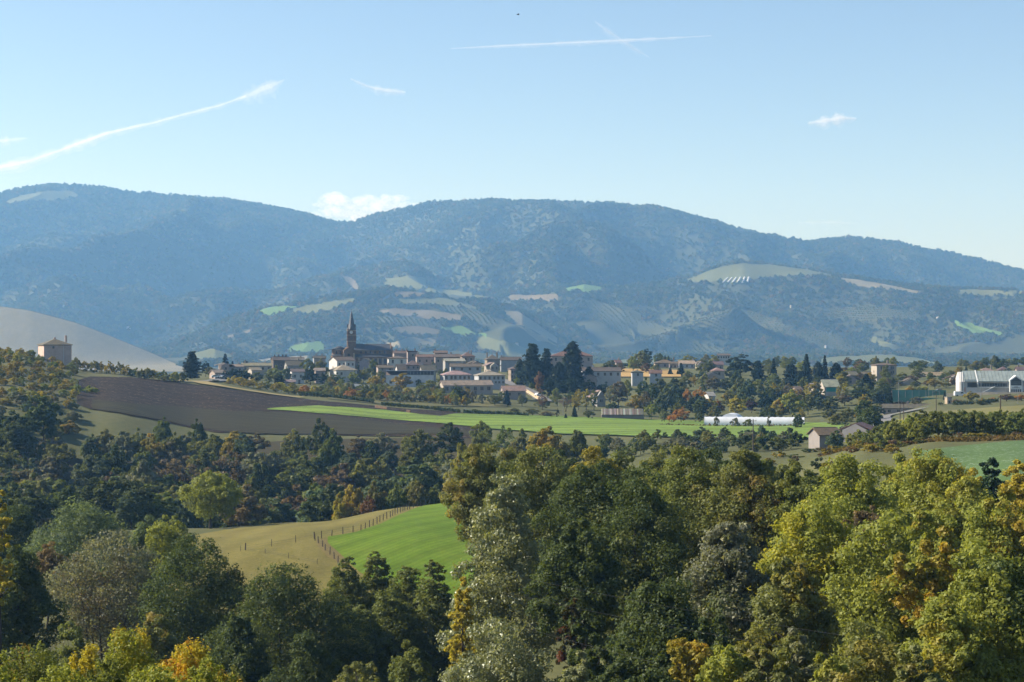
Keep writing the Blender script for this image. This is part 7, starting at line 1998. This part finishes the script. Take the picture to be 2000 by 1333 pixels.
# ------------------------------------------------------------------ white tunnels and farmhouses far up the slope
paint_mat('dull_film', (0.42, 0.44, 0.46), 0.5, 0.15, 0.3)
for k in range(6):
    u0, v0 = 1417 + k * 8.8, 549
    dd = trace(u0, v0, FD(2600), FD(3600), hill_z)
    zc_ = float(hill_z(u0, dd))
    t = empty('greenhouse_tunnel', (dd * (u0 - CU) / F, dd, zc_ + 2.0), 0.0, f'{ordinal(k + 1)} from the left of the white tunnels high on the hill', 'greenhouse', 'white tunnels on the far hill')
    slope = (float(hill_z(u0, dd + 40)) - float(hill_z(u0, dd - 40))) / 80
    tunnel(t, 33, 3.0, 2.8, 8, 'dull_film')
    t.rotation_euler = (0, -math.atan(slope), math.pi / 2 - 0.65 + k * 0.07)
for (u0, v0, w, h, lab, col) in [(1613, 681, 3.5, 4, 'tiny white water tank on the far slope', WHITE), (1321, 697, 10, 3.5, 'small white shed far behind the eastern skyline', WHITE), (1009, 675, 6, 3, 'tiny white hut on the far meadow', WHITE), (251, 642, 9, 3, 'tiny white farmhouse at the foot of the blue slope', WHITE), (124, 600, 4, 3, 'tiny white hut on the left blue slope', WHITE), (1832, 624, 5, 3, 'tiny white hut on the right blue slope', WHITE), (1545, 601, 3.5, 3, 'tiny white hut above the orchard rows', WHITE)]:
    dd = trace(u0, v0, FD(1500), FD(4200), hill_z)
    w *= 1.4; h *= 1.4
    t = empty('far_hut', (dd * (u0 - CU) / F, dd, float(hill_z(u0, dd)) + 1.5), 0.4, lab, 'hut', 'white huts on the far hills')
    col = tuple(q * 0.6 for q in col)
    o = MB().prism([(-w / 2, -3), (w / 2, -3), (w / 2, h), (0, h + 1.2), (-w / 2, h)], -2.5, 2.5).build('wall', MATS['wall'], t); o.color = (*col, 1)
    o = roof_gable(5.2, w, h + 0.1, 1.2, 0.3, 0.2, 'y').build('roof', MATS['tiles'], t); o.color = (*PALE, 1)
# ------------------------------------------------------------------ clouds and contrails, far beyond the hills
def vapour(name, density, col=(1, 1, 1)):
    m, nt, out = nodes_of(name)
    v = N(nt, 'ShaderNodeVolumeScatter', i_Density=density, i_Anisotropy=0.2)
    v.inputs['Color'].default_value = (*col, 1)
    nt.links.new(v.outputs[0], out.inputs['Volume'])
    return m


def trail(label, line, widths, d, dens, seed, name='contrail', wob=0.25, n=90):
    """a long thin closed tube of vapour; line and widths in view pixels"""
    if abs(line[-1][0] - line[0][0]) < 200: n = 22; wob = min(wob, 0.22)
    lu, lv = prof(line)
    t = np.linspace(0, 1, n)
    L = np.concatenate([[0], np.cumsum(np.hypot(np.diff(lu), np.diff(lv)))]); L /= L[-1]
    U = np.interp(t, L, lu); V_ = np.interp(t, L, lv); W = np.interp(t, np.linspace(0, 1, len(widths)), widths)
    S = d / F
    W = W * (1 + wob * fbm(t * 14, t * 0, 3, seed)) * S
    off = fbm(t * 9, t * 0 + 3, 3, seed + 1) * wob * np.interp(t, np.linspace(0, 1, len(widths)), widths) * 0.8
    pts = [px(a, b + o, d) for a, b, o in zip(U, V_, off)]
    o = MB().tube(pts, [max(w / 2 * 0.7, 0.3) for w in W], 12).build(name, vapour(name + '_vapour', dens * 0.8), smooth=True)
    # thinner vapour round the core, ragged and drifting to one side
    for q, (wide, thin, drift) in enumerate(((1.5, 0.22, 0.12), (2.4, 0.08, 0.3))):
        r_ = [max(w / 2 * wide * (1 + 0.7 * f), 0.4) for w, f in zip(W, fbm(t * 40, t * 0 + q, 3, seed + 5 + q))]
        MB().tube([p + Vector((0, 3.0, -w * drift)) for p, w in zip(pts, W)], r_, 12).build('fringe', vapour('fringe_vapour', dens * thin), o, True)
    return tag(o, label, 'contrail' if name == 'contrail' else 'cloud', 'contrails and wisps in the sky')


D = 30000
K = 1 / (D / F)
trail('long broken contrail rising from the left edge', [(-40, 336), (60, 315), (130, 290), (205, 262), (300, 240), (380, 219), (430, 206), (480, 188)], [9, 10, 7, 10, 6, 5, 5, 5], D, 0.012, 1)
trail('frayed upper end of the long left contrail', [(470, 192), (500, 180), (535, 166), (556, 156)], [7, 15, 17, 3], D * 1.001, 0.004, 2, wob=0.5)
trail('straight fresh contrail in the middle of the sky', [(880, 95), (1000, 89), (1150, 82), (1300, 75), (1390, 70)], [1.5, 4, 5, 4, 1.2], D, 0.012, 3, wob=0.08)
trail('faint old contrail crossing the straight one', [(1162, 42), (1190, 63), (1215, 80), (1240, 96), (1268, 112)], [3, 7, 6, 6, 2], D * 1.02, 0.004, 4)
trail('short curved wisp right of the long contrail', [(685, 154), (715, 168), (745, 176), (792, 181)], [3, 6, 9, 5], D, 0.009, 5, 'cloud_wisp')
trail('short white wisp low in the right sky', [(1578, 241), (1605, 237), (1640, 231), (1673, 232)], [4, 11, 11, 4], D, 0.009, 6, 'cloud_wisp')
trail('faint short wisp at the left edge', [(-30, 277), (10, 275), (55, 270)], [8, 9, 3], D, 0.006, 7, 'cloud_wisp')
trail('very faint thin streak above the right mountain', [(1560, 436), (1620, 434), (1680, 437)], [3, 5, 2], D, 0.003, 8, 'cloud_wisp')

# the white cloud behind the saddle
rng = np.random.default_rng(8)
cl = MB()
d = 26000
S = d / F
ico = None
import bmesh
puffs = []
for k in range(70):
    t = rng.random()
    u = 612 + 200 * t
    top = np.interp(u, [600, 625, 650, 675, 700, 740, 790, 825], [395, 378, 372, 384, 376, 376, 380, 400])
    r = rng.uniform(5, 15) * S * (0.7 + 0.5 * math.sin(math.pi * t))
    v = top + r / S * 0.85 + rng.random() ** 1.5 * 46
    puffs.append((u, v, d + rng.normal() * 250, r))
bm = bmesh.new()
for (u, v, dd, r) in puffs:
    g_ = bmesh.ops.create_icosphere(bm, subdivisions=3, radius=1.0)
    c = px(u, v, dd)
    for w in g_['verts']:
        q = w.co.copy()
        k = 1 + 0.35 * float(fbm(np.array([q.x * 2 + u]), np.array([q.y * 2 + q.z * 3]), 3, 4)[0])
        w.co = c + Vector((q.x * 1.35, q.y, q.z * 0.85)) * r * k
me = bpy.data.meshes.new('cloud'); bm.to_mesh(me); bm.free()
me.materials.append(vapour('cloud_vapour', 0.0026))
o = obj('cloud', me); tag(o, 'bright white cloud rising behind the saddle of the mountains', 'cloud')
# ------------------------------------------------------------------ the air
hb = MB().box(-4800, 4800, -60, 9260, -131, 715)
hz = hb.build('haze', None)
m, nt, out = nodes_of('haze_air')
pv = N(nt, 'ShaderNodeVolumePrincipled')
pv.inputs['Density'].default_value = 0.000085
pv.inputs['Color'].default_value = (0.25, 0.55, 1.0, 1)
pv.inputs['Absorption Color'].default_value = (1, 1, 1, 1)
pv.inputs['Anisotropy'].default_value = 0.25
nt.links.new(pv.outputs[0], out.inputs['Volume'])
hz.data.materials.append(m)
tag(hz, kind='stuff')
